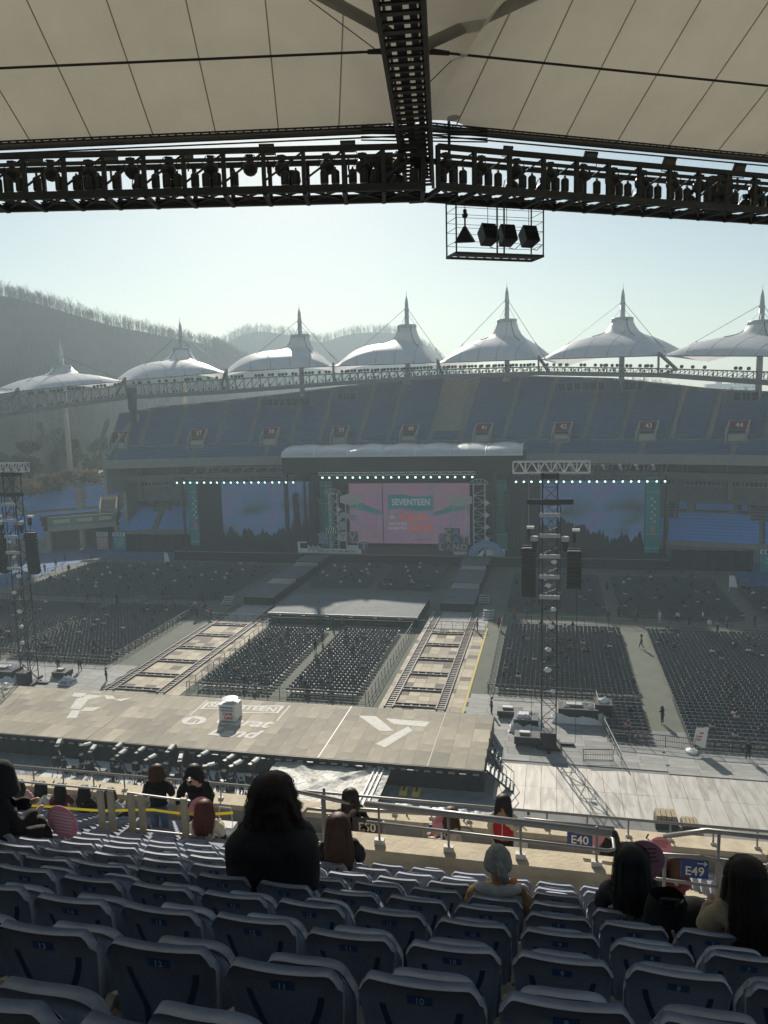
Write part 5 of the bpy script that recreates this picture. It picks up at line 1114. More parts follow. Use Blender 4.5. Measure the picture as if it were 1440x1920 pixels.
# ---------------------------------------------------------------- speaker towers
def tower(lab, x, y, h, beam, mirror, loads):
    t = thing('speaker_tower',lab,'tower',(x,y,0)); wd = .62
    for sx in (-1,1):
        for sy in (-1,1): MB().tube([(x+sx*wd,y+sy*wd,.3),(x+sx*wd,y+sy*wd,h-.9)],.055,6).build('chord', BLACK, t)
    n = int((h-1.2)/1.15); zz = [.3+(h-1.2)*k/n for k in range(n+1)]
    for k in range(n):
        for f in range(4):
            c = [(-wd,-wd),(wd,-wd),(wd,wd),(-wd,wd)]; a=c[f]; b=c[(f+1)%4]
            if (k+f)%2: a,b=b,a
            MB().bar((x+a[0],y+a[1],zz[k]),(x+b[0],y+b[1],zz[k+1]),.05).build('brace', BLACK, t)
            if f in (0,1): MB().bar((x+c[f][0],y+c[f][1],zz[k+1]),(x+c[(f+1)%4][0],y+c[(f+1)%4][1],zz[k+1]),.045).build('brace', BLACK, t)
    # outer lighting frame
    w2 = .86
    for sx in (-1,1): MB().bar((x+sx*w2,y-.8,h-12),(x+sx*w2,y-.8,h-3.6),.07).build('frame_post', BLACK, t)
    for k in range(5):
        z = h-4.4-1.75*k; MB().bar((x-w2,y-.85,z),(x+w2,y-.85,z),.2,.32).build('white_lamp_bar', M('white_lamp_case',(.36,.37,.37),.5), t)
        MB().bar((x-w2,y-.8,z+.85),(x+w2,y-.8,z+.85),.05).build('brace', BLACK, t); MB().bar((x-w2,y-.8,z+.1),(x+w2,y-.8,z+.85),.04).build('brace', BLACK, t)
    MB().bar((x-1.9,y-.8,h-3.3),(x+1.9,y-.8,h-3.3),.1,.45).build('crossarm', BLACK, t)
    # pale head beam
    hb = thing('head_beam','pale aluminium head beam on the '+lab.split(' speaker')[0].split('black ')[1]+' tower','truss beam',(x,y,h)); x0,x1 = beam; yb = y-.2
    for o in (-.4,.4):
        for q in (0,-.95): MB().tube([(x0,yb+o,h+q),(x1,yb+o,h+q)],.05,6).build('beam_chord', STEEL_L, hb)
        m = 12
        for k in range(m+1):
            xx=x0+(x1-x0)*k/m
            if k%2==0: MB().bar((xx,yb+o,h-.95),(xx,yb+o,h),.05).build('beam_brace', STEEL_L, hb)
            if k<m: MB().bar((xx,yb+o,h if k%2 else h-.95),(xx+(x1-x0)/m,yb+o,h-.95 if k%2 else h),.05).build('beam_brace', STEEL_L, hb)
    MB().box(x-.75,x+.75,y-.75,y+.75,h-1.4,h-1.0).build('head_block', BLACK, t)
    for lb,lx,zt,nb,wb,cv in loads:
        MB().tube([(lx,yb,h-.95),(lx,yb,zt+1.5)],.02,4).build('hoist_chain', STEEL_G, t)
        MB().cbox((lx,yb,zt+1.2),(.28,.28,.9)).build('chain_hoist', BLACK, t); MB().cbox((lx+.15,yb,zt+1.75),(.6,.3,.2)).build('hoist_bracket', WHITE, t)
        line_array(lb,lx,yb,zt,nb,1.2,.35,.75,cv)
        MB().tube([(lx+.25,yb,zt-nb*.35),(lx+.25,yb,.4)],.018,4).build('guy_line', BLACK, t)
    r_ = random.Random(int(x)); PW = M('white_plastic_wrap',(.66,.68,.68),.3,.1,4)
    def bag(cx,cy,cz,s):
        m = MB(); m.grid(lambda u,v: (cx+s*sin(pi*v)*cos(2*pi*u)*(1+.35*MN.noise(Vector((u*6,v*5,cx)))),cy+s*.7*sin(pi*v)*sin(2*pi*u),cz+s*.7*cos(pi*v)*(1+.3*MN.noise(Vector((u*5,v*6,cz))))),14,8); return m
    for k in range(7): bag(x+r_.uniform(-.3,.5),y-.9,h-8.5-1.9*k+r_.uniform(-.3,.3),r_.uniform(.2,.32)).build('wrapped_lamp', PW, t)
    for s in (-1,1):
        MB().lathe([(.32,h-6.6),(.36,h-6.3),(.3,h-6.2)],(x+s*1.25,y-.8,0),10).build('lamp_cap', M('white_lamp_case',(.36,.37,.37),.5), t); MB().lathe([(.12,h-7.5),(.2,h-7.2),(.3,h-6.6)],(x+s*1.25,y-.8,0),10).build('moving_head', BLACK, t)
    # base
    MB().box(x-1.0,x+1.0,y-1.4,y+.6,.1,.3).build('base_plate', BLACK, t); MB().box(x-.6,x+.6,y-1.5,y-.4,.3,1.7).build('motor_case', BLACK, t); MB().bar((x-2.2,y,.16),(x+2.2,y,.16),.3,.2).build('outrigger', BLACK, t); MB().bar((x,y-2.0,.16),(x,y+2.0,.16),.3,.2).build('outrigger', BLACK, t)
    return t
tower('tall black right hand speaker tower on the boards',-.25,65.6,24.9,(-3.3,2.95),1,[('long straight line array on the left of the right hand tower',-2.0,17.6,12,0,.0),('curved line array on the right of the right hand tower',1.75,17.4,9,0,.035)])
tower('tall black left hand speaker tower at the picture edge',-57.0,72.2,24.7,(-60.6,-54.9),-1,[('line array on the right of the left hand tower',-55.1,17.2,13,0,.02),('line array on the left of the left hand tower, cut by the picture edge',-59.0,17.2,13,0,.02)])
# wrapped gear round the towers
PWR = M('white_plastic_wrap',(.66,.68,.68),.3,.1,4)
def gear(lab, x, y, sx, sy, h, seed, wrap=True):
    t = thing('wrapped_equipment' if wrap else 'equipment_case',lab,'equipment',(x,y,0)); MB().box(x-sx/2,x+sx/2,y-sy/2,y+sy/2,.25,h).build('case', M('black_flight_case',(.03,.03,.032),.4,.2,3), t)
    for s in (-1,1):
        for q in (-1,1): MB().lathe([(.1,.02),(.1,.22),(.05,.25)],(x+s*sx*.38,y+q*sy*.38,0),8).build('castor', BLACK, t)
    for q in (-1,1): MB().box(x-sx/2-.02,x+sx/2+.02,y+q*sy/2-.02,y+q*sy/2+.02,h-.08,h).build('case_edge', STEEL_L, t)
    MB().box(x-sx*.3,x+sx*.1,y-sy*.2,y+sy*.2,h,h+.22).build('console', STEEL_G, t)
    if wrap:
        MB().grid(lambda u,v:(x+(u-.5)*sx*1.35*(1+.12*MN.noise(Vector((v*4,seed,u)))),y+(v-.5)*sy*1.35*(1+.12*MN.noise(Vector((u*4,seed+3,v)))),max(.1,(h+.45)*min(1,3.6*min(u,1-u,v,1-v)+.05)*(.8+.35*MN.noise(Vector((u*3+seed,v*3,2))))+.75*crumple(u*6+seed,v*6,1)+.3*crumple(u*16+seed,v*16,1)-.25)),40,40).build('plastic_wrap', PWR, t)
gear('white plastic wrapped gear heap left of the tower base',-2.3,68.6,2.2,1.8,1.3,1); gear('open black flight case in front of the tower base',-2.1,65.3,2.2,1.2,1.0,2,False); gear('dark cart with white boxes by the stage end',-3.9,71.2,2.4,1.2,.8,3,False); gear('long white plastic wrapped lift right of the tower',2.4,71.2,3.6,1.6,1.5,4); gear('wrapped machine beside the long wrapped lift',4.7,71.6,1.6,1.5,1.9,5)
gear('wrapped vehicle at the picture edge below the left tower',-60.6,72.8,3.2,2,1.4,6); gear('wrapped pallet at the picture edge before the left tower',-58.8,69.3,3,1.8,.7,7); gear('small wrapped bundle right of the left tower base',-52.6,72.6,1.4,1.1,.5,8); gear('low black case right of the left tower base',-54.6,74.6,1.8,1.4,.8,9,False)
for lab,x,w_,h in (('pallet of boards on the ground at the right',7.9,1.5,1.0),('small pallet of boards beside the larger one',9.5,1.1,.55)):
    t = thing('board_pallet',lab,'pallet',(x,53.7,0)); MB().box(x-w_/2,x+w_/2,53.1,54.3,0,h*.7).build('crate', M('black_crate',(.03,.03,.03),.6), t)
    for k in range(4): MB().box(x-w_/2+.05+k*(w_-.1)/4,x-w_/2+(k+1)*(w_-.1)/4,53.15,54.2,h*.7,h+.03*(k%2)).build('board', M('yellow_timber',(.34,.27,.16),.7,.2,3), t)
t = thing('white_flag','white drooping flag with red marks on a weighted base','flag',(12.0,66.4,0)); MB().lathe([(.5,0),(.5,.25),(.15,.4)],(11.6,65.9,0),12).build('base', WHITE, t); MB().tube([(11.6,65.9,.3),(12.3,66.0,2.3)],.03,6).build('pole', STEEL_G, t)
MB().grid(lambda u,v:(11.7+1.0*u+.25*v,65.95+.12*sin(u*6+v*3),.75+1.55*v-.25*u*(1-v)),10,8).build('cloth', WHITE, t, smooth=True)
for k in range(3): MB().cbox((12.15+.1*k,65.8,1.25+.3*k),(.35,.02,.12),.2).build('red_mark', M('logo_red',(.6,.12,.1),.6), t)
for lab,x,y in (('white feather flag on the far blue track at the right',26.6,124.5),('white flag near the far left track barrier',-73.5,134)):
    t = thing('feather_flag',lab,'flag',(x,y,0)); MB().tube([(x,y,0),(x,y,2.6)],.04,6).build('pole', WHITE, t); MB().grid(lambda u,v:(x+1.2*u*(1-.4*v),y+.1*sin(u*5),.7+1.8*v),6,6).build('cloth', WHITE, t)
# ---------------------------------------------------------------- press cameras on tripods
WMAT = M('white_floor_board',(.6,.6,.57),.7,.1,2)
board_field('press_platform','white boarded press floor in front of the near stage','platform',-41.6,-22.2,50.4,56.0,2.4,1.4,WMAT,.02)
def press_cam():
    t = thing('press_camera','x','camera',(0,0,0),'press cameras before the near stage')
    for k in range(3):
        a = 2*pi*k/3+.5; MB().tube([(0,0,1.25),(.5*cos(a),.5*sin(a),.05)],[.045,.03],6).build('leg', BLACK, t)
    MB().lathe([(.09,1.2),(.1,1.35),(.05,1.45)],(0,0,0),10).build('head', BLACK, t); MB().cbox((0,-.12,1.56),(.24,.4,.26)).build('body', BLACK, t); MB().tube([(0,.08,1.56),(0,.6,1.66)],[.1,.12],10).build('lens', BLACK, t)
    MB().cbox((0,.2,1.74),(.22,.45,.13),0,.16).build('white_hood_board', M('white_kiosk_panel',(.74,.73,.68),.6,.04,2), t); MB().tube([(.1,-.3,1.45),(.3,-.7,1.3)],.018,5).build('pan_handle', BLACK, t); MB().cbox((-.1,-.25,.75),(.42,.3,.5)).build('kit_bag', BLACKC, t); return t
pc0 = press_cam(); rp_ = random.Random(2)
PCX = [(-40.3,54.8),(-38.4,55.6),(-36.9,54.4),(-35.3,55.5),(-34.2,54.2),(-33.1,55.2),(-31.5,54.0),(-30.4,55.3),(-28.9,54.2),(-27.6,55.4),(-26.4,53.9),(-25.2,55.0),(-24.1,53.8),(-22.9,54.6)]
for i,(x,y) in enumerate(PCX):
    o = pc0 if i==0 else copy_tree(pc0); place(o,(x,y-1.1,.08),rp_.uniform(-1.3,.4),'%s tripod camera from the left in the press row'%ORD[i+1] if i<14 else None, sc=rp_.uniform(1.25,1.45))
def stool():
    t = thing('folding_stool','black folding chair among the press cameras','chair',(0,0,0),'black chairs in the press row'); MB().cbox((0,0,.45),(.45,.42,.05)).build('seat', BLACKC, t); MB().cbox((0,-.22,.72),(.45,.04,.4)).build('backrest', BLACKC, t)
    for a in (-.2,.2):
        for b in (-.19,.19): MB().bar((a,b,0),(a,b,.45),.03).build('leg', BLACK, t)
    return t
st0 = stool()
for i,(x,y) in enumerate([(-36.3,53.0),(-35.2,52.9),(-33.4,53.2),(-31.0,52.8),(-29.6,53.1),(-27.9,52.8),(-26.0,53.0),(-38.6,53.4)]):
    o = st0 if i==0 else copy_tree(st0); place(o,(x,y,.08),rp_.uniform(-.4,.4))
t = thing('traffic_cone','dark traffic cone with pale band standing by the road plates','cone',(-1.6,52.5,0)); MB().lathe([(.38,.02),(.38,.06),(.2,.08),(.12,.6),(.05,.98)],(-1.6,52.5,0),14).build('cone', M('navy_cone',(.03,.05,.09),.5), t); MB().lathe([(.155,.42),(.12,.62)],(-1.6,52.5,0),14).build('band', WHITE, t); MB().lathe([(.085,.74),(.07,.86)],(-1.6,52.5,0),14).build('band', WHITE, t)
# ---------------------------------------------------------------- the stand we sit in
TR, RS = .82, .48
def zf(n): return 27.38-RS*n
def yn(n): return 2.25+TR*n
nst = thing('near_grandstand','concrete terrace of the stand in the foreground','grandstand',(0,5,20))
tm = MB()
for n in range(-4,19):
    y0,y1 = yn(n)-.12,yn(n)+TR-.12
    tm.quad((-22,y0,zf(n)),(16,y0,zf(n)),(16,y1,zf(n)),(-22,y1,zf(n))); tm.quad((-22,y1,zf(n)),(16,y1,zf(n)),(16,y1,zf(n+1)),(-22,y1,zf(n+1)))
tm.quad((-22,yn(19)-.12,zf(19)),(16,yn(19)-.12,zf(19)),(16,18.2,zf(19)),(-22,18.2,zf(19)))
tm.quad((-22,-8,26),(16,-8,26),(16,-1,31),(-22,-1,31)); tm.build('terrace', CONC_D, nst)
pr = MB(); pr.box(-22,16,17.75,18.2,15,19.48).build('parapet', CONC, nst); MB().box(-22,16,17.7,18.25,19.48,19.62).build('parapet_cap', CONC_W, nst)
for k in range(26):
    x = -21+1.45*k; MB().tube([(x,17.95,19.6),(x+.06,17.95,19.72)],.02,5).build('cap_bolt', STEEL_D, nst)
# near lower facade so the stand does not float
MB().box(-22,16,18.2,18.6,-.2,19.3).build('facade', CONC, nst)
RAILP = M('galvanised_rail',(.26,.255,.245),.42,.12,6,metal=.35)
def rail(lab, pts, r=.03, posts=(), lower=(), mat=RAILP, pr_=.022, feet=True):
    t = thing('handrail',lab,'railing',pts[0]); MB().tube(pts,r,8).build('top_rail', mat, t, smooth=True)
    for l in lower: MB().tube(l[:-1] if isinstance(l[-1],float) else l,.022,8).build('rail', mat, t, smooth=True)
    for p,q in posts:
        MB().tube([p,q],pr_,8).build('post', mat, t, smooth=True)
        if feet: MB().cbox((p[0],p[1],p[2]+.04),(.13,.08,.07)).build('post_foot', M('white_foot_plate',(.6,.58,.53),.6,.25,9), t)
    return t
rail('grey handrail along the front parapet',[(-22,17.95,20.05),(16,17.95,20.05)],.035,[((x,17.95,19.6),(x,17.95,20.05)) for x in [-21+.95*k for k in range(38)]])
MB().box(-2.78,.78,9.2,9.52,20.5,24.05).build('vomitory_wall', CONC_W, nst); MB().box(-2.82,.82,9.17,9.56,24.05,24.17).build('wall_ledge', CONC_W, nst)
for x in (-2.78,.5): MB().hexa([(x,9.5,20),(x+.28,9.5,20),(x+.28,13,20),(x,13,20),(x,9.5,23.3),(x+.28,9.5,23.3),(x+.28,13,21.6),(x,13,21.6)]).build('vomitory_cheek', CONC, nst)
rail('thick grey rail on top of the concrete vomitory wall',[(-2.42,9.3,24.74),(.74,9.3,24.64)],.045,[((x,9.32,24.17),(x,9.32,24.7)) for x in (-2.24,-1.31,-.38,.56)],[[(-2.42,9.34,24.46),(.7,9.34,24.38),(.78,9.42,24.36),(.78,9.65,24.36),(.7,9.72,24.36),(.3,9.75,24.36)]],pr_=.016)
# left railing with flat double posts and the yellow tape
t = thing('post_railing','thin rail on tan double posts beyond the left seat rows','railing',(-6,9.6,23)); TAN = M('tan_post_paint',(.34,.3,.22),.6,.12,6)
for x in (-6.55,-6.38,-6.05,-5.88,-5.2): MB().box(x-.045,x+.045,9.55,9.6,23.0,24.42).build('post', TAN, t)
for z in (24.44,23.85): MB().tube([(-9.5,9.58,z),(-6.3,9.58,z)] if z>24 else [(-6.1,9.58,z),(-5.1,9.58,z)],.016,6).build('rail', STEEL_G, t)
MB().tube([(-6.1,9.58,24.42),(-5.1,9.58,24.38)],.016,6).build('rail', STEEL_G, t)
t = thing('barrier_tape','yellow plastic barrier tape strung across the left seats','tape',(-7,10.7,23)); YT = M('yellow_tape',(.62,.5,.03),.45,.08,3,trans=.2)
MB().grid(lambda u,v:(-10.5+4.2*u,10.6+.03*sin(u*9),23.52-.1*sin(pi*u)+.045*v+.02*sin(u*14)),24,1).build('tape', YT, t); MB().grid(lambda u,v:(-6.3+1.5*u,10.55-.2*u,23.58+.2*u+.045*v-.05*sin(pi*u)),12,1).build('tape', YT, t)
# signed rails of the stair heads
BLUE = M('sign_blue',(.022,.055,.2),.45,.06,3); CH_G = M('sign_charcoal',(.05,.052,.055),.5); IVORY = M('sign_ivory',(.68,.67,.6),.55)
def sign(parent, txt, x, y, z, w_, h_, mat, size, arrow=None, header=False, tx=None):
    s = MB().box(x-w_/2,x+w_/2,y,y+.02,z-h_/2,z+h_/2).build('sign_board', mat, parent)
    piece('lettering', text_mesh(txt,size,IVORY,.002,.012), s, (x,y-.004,z-h_*.12), (pi/2,0,0), (.95,1,1))
    if header: piece('lettering', text_mesh('구역',size*.32,IVORY,.002,.0), s, (x-w_*.22,y-.004,z+h_*.36), (pi/2,0,0)); piece('lettering', text_mesh('Block',size*.2,IVORY,.002,.0), s, (x+w_*.18,y-.004,z+h_*.34), (pi/2,0,0))
    if arrow:
        d = arrow; ax,az = x+d*w_*.26,z+h_*.36; a = MB(); a.bar((ax-.06,y-.004,az),(ax+.06,y-.004,az),.004,.012)
        for q in (-1,1): a.bar((ax+d*.06,y-.004,az),(ax+d*.025,y-.004,az+q*.03),.004,.012)
        a.build('arrow', IVORY, s)
t = rail('grey stair rail carrying the blue sign E49',[(1.0,10,23.98),(1.9,10,24.02),(2.1,10,24.0),(2.16,10,23.9),(2.16,10,23.4)],.028,[((1.47,10,23.0),(1.47,10,24.0))],[[(1.0,10,23.66),(2.16,10,23.62)],[(1.0,10,23.44),(2.16,10,23.38)]],feet=False); sign(t,'E49',1.84,9.96,23.86,.34,.25,BLUE,.17,1)
rail('grey rail stepping down right of the sign E49',[(1.55,10.6,23.92),(2.0,10.1,24.34),(4.5,10.1,24.28)],.035,[((2.15,10.1,22.9),(2.15,10.1,24.33))],[[(2.15,10.1,23.95),(4.4,10.1,23.85)],[(2.15,10.1,23.7),(4.4,10.1,23.6)]],feet=False)
t = rail('grey stair rail with the charcoal sign E50',[(-2.95,10.3,23.0),(-2.95,10.3,23.98),(-2.9,10.35,24.04),(-1.0,10.8,23.85)],.03,[((-2.45,10.5,22.9),(-2.45,10.5,23.8))],feet=False); sign(t,'E50',-2.66,10.3,23.83,.44,.24,CH_G,.19)
t = rail('grey hoop rail with the small blue arrow sign',[(-3.75,10.6,22.6),(-3.75,10.6,23.75),(-3.68,10.6,23.84),(-3.2,10.6,23.84)],.025,[((-3.4,10.6,22.6),(-3.4,10.6,24.2))],[[(-3.75,10.6,23.3),(-3.3,10.6,23.28)],[(-3.75,10.6,22.95),(-3.3,10.6,22.93)]],feet=False); sign(t,'E',-3.22,10.56,23.65,.22,.26,BLUE,.14,-1)
t = rail('low hoop rail with the blue sign E40',[(-.45,10.9,22.6),(-.45,10.9,23.74),(-.38,10.9,23.82),(.9,10.9,23.8)],.025,[],feet=False); sign(t,'E40',.41,10.85,23.63,.36,.31,BLUE,.18,None,True)
t = rail('low hoop rail with the blue sign E39 behind the girls',[(-2.2,12.6,21.6),(-2.2,12.6,22.6),(-1.4,12.6,22.6),(-1.3,12.6,22.5),(-1.3,12.6,21.6)],.025,[],feet=False); sign(t,'E39',-1.9,12.55,22.45,.42,.34,BLUE,.19,None,True)
rail('long grey rail rising at the left stair head',[(-4.6,10.9,24.0),(-4.2,10.4,24.28),(-2.9,10.3,24.16)],.032,[((-4.15,10.4,22.7),(-4.15,10.4,24.26)),((-3.35,10.35,22.7),(-3.35,10.35,24.2))],[[(-4.8,10.4,23.5),(-3.3,10.4,23.55)],[(-4.8,10.4,23.2),(-3.3,10.4,23.25)]],feet=False)
for lab,x0,x1,n0,n1 in (('stair',-4.45,-3.3,8,17),('stair',1.55,2.6,10,17)):
    for n in range(n0,n1):
        for h in (0,1): MB().box(x0,x1,yn(n)-.1+.41*h,yn(n)+.31+.41*h,zf(n)-.1,zf(n)+.26-.24*h).build('aisle_step', CONC_W, nst)
    
MB().box(-.95,-.55,17.66,17.69,19.2,19.38).build('notice_plate', WHITE, nst)
# ---------------------------------------------------------------- tip-up seats
GROOVE_SHADE = M('groove_shade_navy',(.045,.07,.125),.5); NPL = M('number_plate_blue',(.05,.13,.3),.4); BRK = M('cream_bracket',(.42,.37,.26),.6,.1,6); NUMM = M('number_white',(.5,.52,.55),.5)
def bw(v): return .178+.034*min(1,v*1.15)
def backpt(u,v,front):
    s = u*2-1; x = s*bw(v); ex = max(abs(s)-.8,0)/.2; 
    z = .31+.43*v
    if v > .8: z -= .05*(ex**2)*(v-.8)/.2
    if v < .15: z += .05*(ex**2)*(.15-v)/.15
    x *= 1-.06*max(0,(v-.86)/.14)**2
    y = .55*x*x-.05*(v-.5)+.02*sin(v*pi)
    ed = min(1-abs(s),(1-v)*1.2)
    if front: return (x,y+.03,z)
    return (x,y-(.014 if ed < .07 else 0),z)
def seat_meshes():
    m = MB(); NU,NV = 26,18
    m.grid(lambda u,v: backpt(u,v,False),NU,NV); i = len(m.v); m.grid(lambda u,v: backpt(1-u,v,True),NU,NV)
    for a in range(NU):
        p = NV*(NU+1)+a; q = i+NV*(NU+1)+NU-a; m.f.append((p,q,q-1,p+1))
    for b in range(NV):
        p = b*(NU+1); q = i+b*(NU+1)+NU; m.f.append((p,q,q+NU+1,p+NU+1)); p = b*(NU+1)+NU; q = i+b*(NU+1); m.f.append((p,p+NU+1,q+NU+1,q))
    back = m.mesh('backrest', SEATN, smooth=True)
    pan = MB(); 
    def pp(u,v,o): s=u*2-1; x=s*(.2-.05*max(0,v-.75)/.25*abs(s)**2); z=.26+.34*v-.07*abs(s)**3*v; return (x,.13+.05*s*s+.05*v+o,z)
    pan.grid(lambda u,v: pp(1-u,v,.045),16,10); i = len(pan.v); pan.grid(lambda u,v: pp(u,v,0),16,10)
    for a in range(16): p=10*17+a; q=i+10*17+16-a; pan.f.append((p,q,q-1,p+1))
    for b in range(10): p=b*17; q=i+b*17+16; pan.f.append((p,q,q+17,p+17)); p=b*17+16; q=i+b*17; pan.f.append((p,p+17,q+17,q))
    pan = pan.mesh('seat_pan', SEATN, smooth=True)
    shade_strips = []  # navy strips on the back, painting the shade inside the moulded grooves
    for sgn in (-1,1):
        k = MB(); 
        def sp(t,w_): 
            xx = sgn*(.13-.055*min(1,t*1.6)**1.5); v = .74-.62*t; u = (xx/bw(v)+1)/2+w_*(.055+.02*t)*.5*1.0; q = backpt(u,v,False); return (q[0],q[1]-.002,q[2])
        k.grid(lambda a,b: sp(b,(a-.5)*2) if True else None,4,12); shade_strips.append(k.mesh('groove_shade', GROOVE_SHADE))
    pl = MB(); 
    def pq(u,v): q = backpt(.5+(u-.5)*.2,.80+v*.085,False); return (q[0],q[1]-.004,q[2])
    pl.grid(pq,3,1); plate = pl.mesh('number_plate', NPL)
    br = MB(); br.box(.205,.255,-.02,.1,.16,.36); br.box(.2,.26,-.05,-.02,.2,.34); br.tube([(.23,0,.35),(.23,-.02,.42),(.23,.05,.45),(.23,.11,.42),(.23,.11,.34)],.02,6); br.box(.21,.25,.0,.2,0,.18)
    return back, pan, shade_strips, plate, br.mesh('bracket', BRK)
SB, SP, SS, SPL, SBR = seat_meshes(); SRND = random.Random(31)
def seat(k, n, parts=True, label=None):
    X = -.42-(k-10)*.47
    t = thing('stadium_chair', label, 'seat', (X,yn(n),zf(n)), 'blue tip-up seats of the near stand')
    def c(nm,me,par=t,loc=(0,0,0),rot=(0,0,0)):
        o = bpy.data.objects.new(nm,me); COL.objects.link(o); o.parent = par; o.location = loc; o.rotation_euler = rot; return o
    t.rotation_euler = (SRND.uniform(-.02,.02),0,SRND.uniform(-.025,.025))
    b = c('backrest',SB); pan_ = c('seat_pan',SP); c('bracket',SBR)
    if SRND.random() < .14:
        an = -SRND.uniform(.15,.6); pan_.rotation_euler = (an,0,0); pv = Vector((0,.13,.3)); pan_.location = pv-Matrix.Rotation(an,3,'X')@pv
    if parts:
        for s in SS: c('groove_shade',s,b)
        p = c('number_plate',SPL); zz = .31+.43*.842; c('number',text_mesh(str(k),.034,NUMM,.001,.01),p,(0,backpt(.5,.842,False)[1]-.0065,zz),(pi/2+.115,0,0))
    return t
def vis(p, mg=.06):
    d = Vector(p)-EYE; z = d.dot(_f)
    return z > .3 and abs(d.dot(_r)/z) < .4986+mg+.25/z and -(d.dot(_u)/z) < .665+mg+.45/z
NUMW = 'zero one two three four five six seven eight nine ten eleven twelve thirteen fourteen fifteen sixteen seventeen eighteen nineteen twenty twenty-one twenty-two twenty-three twenty-four twenty-five twenty-six twenty-seven twenty-eight twenty-nine thirty thirty-one thirty-two'.split()
for n in range(-1,8):
    for k in range(0,33):
        X = -.42-(k-10)*.47
        if k < 1 or not vis((X,yn(n),zf(n)+.6)): continue
        if n == 3 and k == 13: pass
        seat(k, n, True, 'blue tip-up seat numbered %s in the %s row up from the picture bottom'%(NUMW[k], ORD[n+2]))
cnt = 0; lowm = MB(); cand = []
for n in range(8,18):
    for k in range(-8,36):
        X = -.42-(k-10)*.47
        if -4.6 < X < 1.0 or 1.4 < X < 2.75: continue
        if not vis((X,yn(n),zf(n)+.6),0): continue
        cand.append((yn(n)-.0*X,X,n,k))
SBL = MB(); SBL.grid(lambda u,v: backpt(u,v,False),8,6); SBL.grid(lambda u,v: backpt(1-u,v,True),8,6); SBL.grid(lambda u,v:(-.2+.4*u,.05+.4*v,.42+.02*v),3,3)
SBLm = SBL.mesh('stadium_chair', SEATN, smooth=True)
for q,(y,X,n,k) in enumerate(sorted(cand)):
    if q < 110:
        o = piece('stadium_chair', SBLm, None, (X,yn(n),zf(n))); side = 'below the tan posts' if X < -4 else 'below the sign E49'
        tag(o,'sunlit blue seat of the lower rows '+side,'seat','lower seats '+side)
    else:
        i = len(lowm.v)
        for v in SBLm.vertices: lowm.v.append((v.co.x+X,v.co.y+yn(n),v.co.z+zf(n)))
        for f in SBLm.polygons: lowm.f.append(tuple(i+a for a in f.vertices))
if lowm.v: lowm.build('stadium_seats', SEATN, smooth=True, kind='stuff', label='farther rows of blue seats down to the parapet', cat='seats')
# ---------------------------------------------------------------- people
SKIN = M('skin',(.52,.33,.24),.55,.06,8); SKINF = M('skin_far',(.5,.33,.25),.6)
HAIRB = M('black_hair',(.012,.010,.009),.6,.3,30,spec=.5,stretch=(1,1,.1)); HAIRBR = M('brown_hair',(.075,.035,.02),.6,.35,30,spec=.5,stretch=(1,1,.1)); HAIRR = M('red_hair',(.10,.028,.022),.6,.35,30,stretch=(1,1,.1))
def cloth(n,c): return M('cloth_'+n,c,.85,.18,7,bump=.3,bscale=24)
CLO = {k:cloth(k,v) for k,v in dict(black=(.012,.012,.013),charcoal=(.035,.036,.04),brownblack=(.022,.018,.015),white=(.62,.61,.58),cream=(.5,.45,.36),tan=(.24,.155,.07),beige=(.36,.28,.19),red=(.42,.02,.03),grey=(.3,.3,.29),pink=(.55,.3,.33),navy=(.03,.04,.08),denim=(.1,.14,.21),maroon=(.13,.03,.035),olive=(.1,.1,.07)).items()}
def skin_mesh(name, nodes, edges, mat, sub=2):
    me = bpy.data.meshes.new(name); me.from_pydata([n[0] for n in nodes],edges,[]); ob = bpy.data.objects.new(name,me)
    md = ob.modifiers.new('s','SKIN'); md.use_smooth_shade = True; md.branch_smoothing = .6
    for i,n in enumerate(nodes):
        r = n[1]; sv = me.skin_vertices[0].data[i]; sv.radius = r if isinstance(r,tuple) else (r,r); sv.use_root = (i==0)
    sb = ob.modifiers.new('d','SUBSURF'); sb.levels = sub; sb.render_levels = sub
    out = eval_mesh(ob); bpy.data.meshes.remove(me)
    out.materials.clear(); out.materials.append(mat); out.name = name; return out
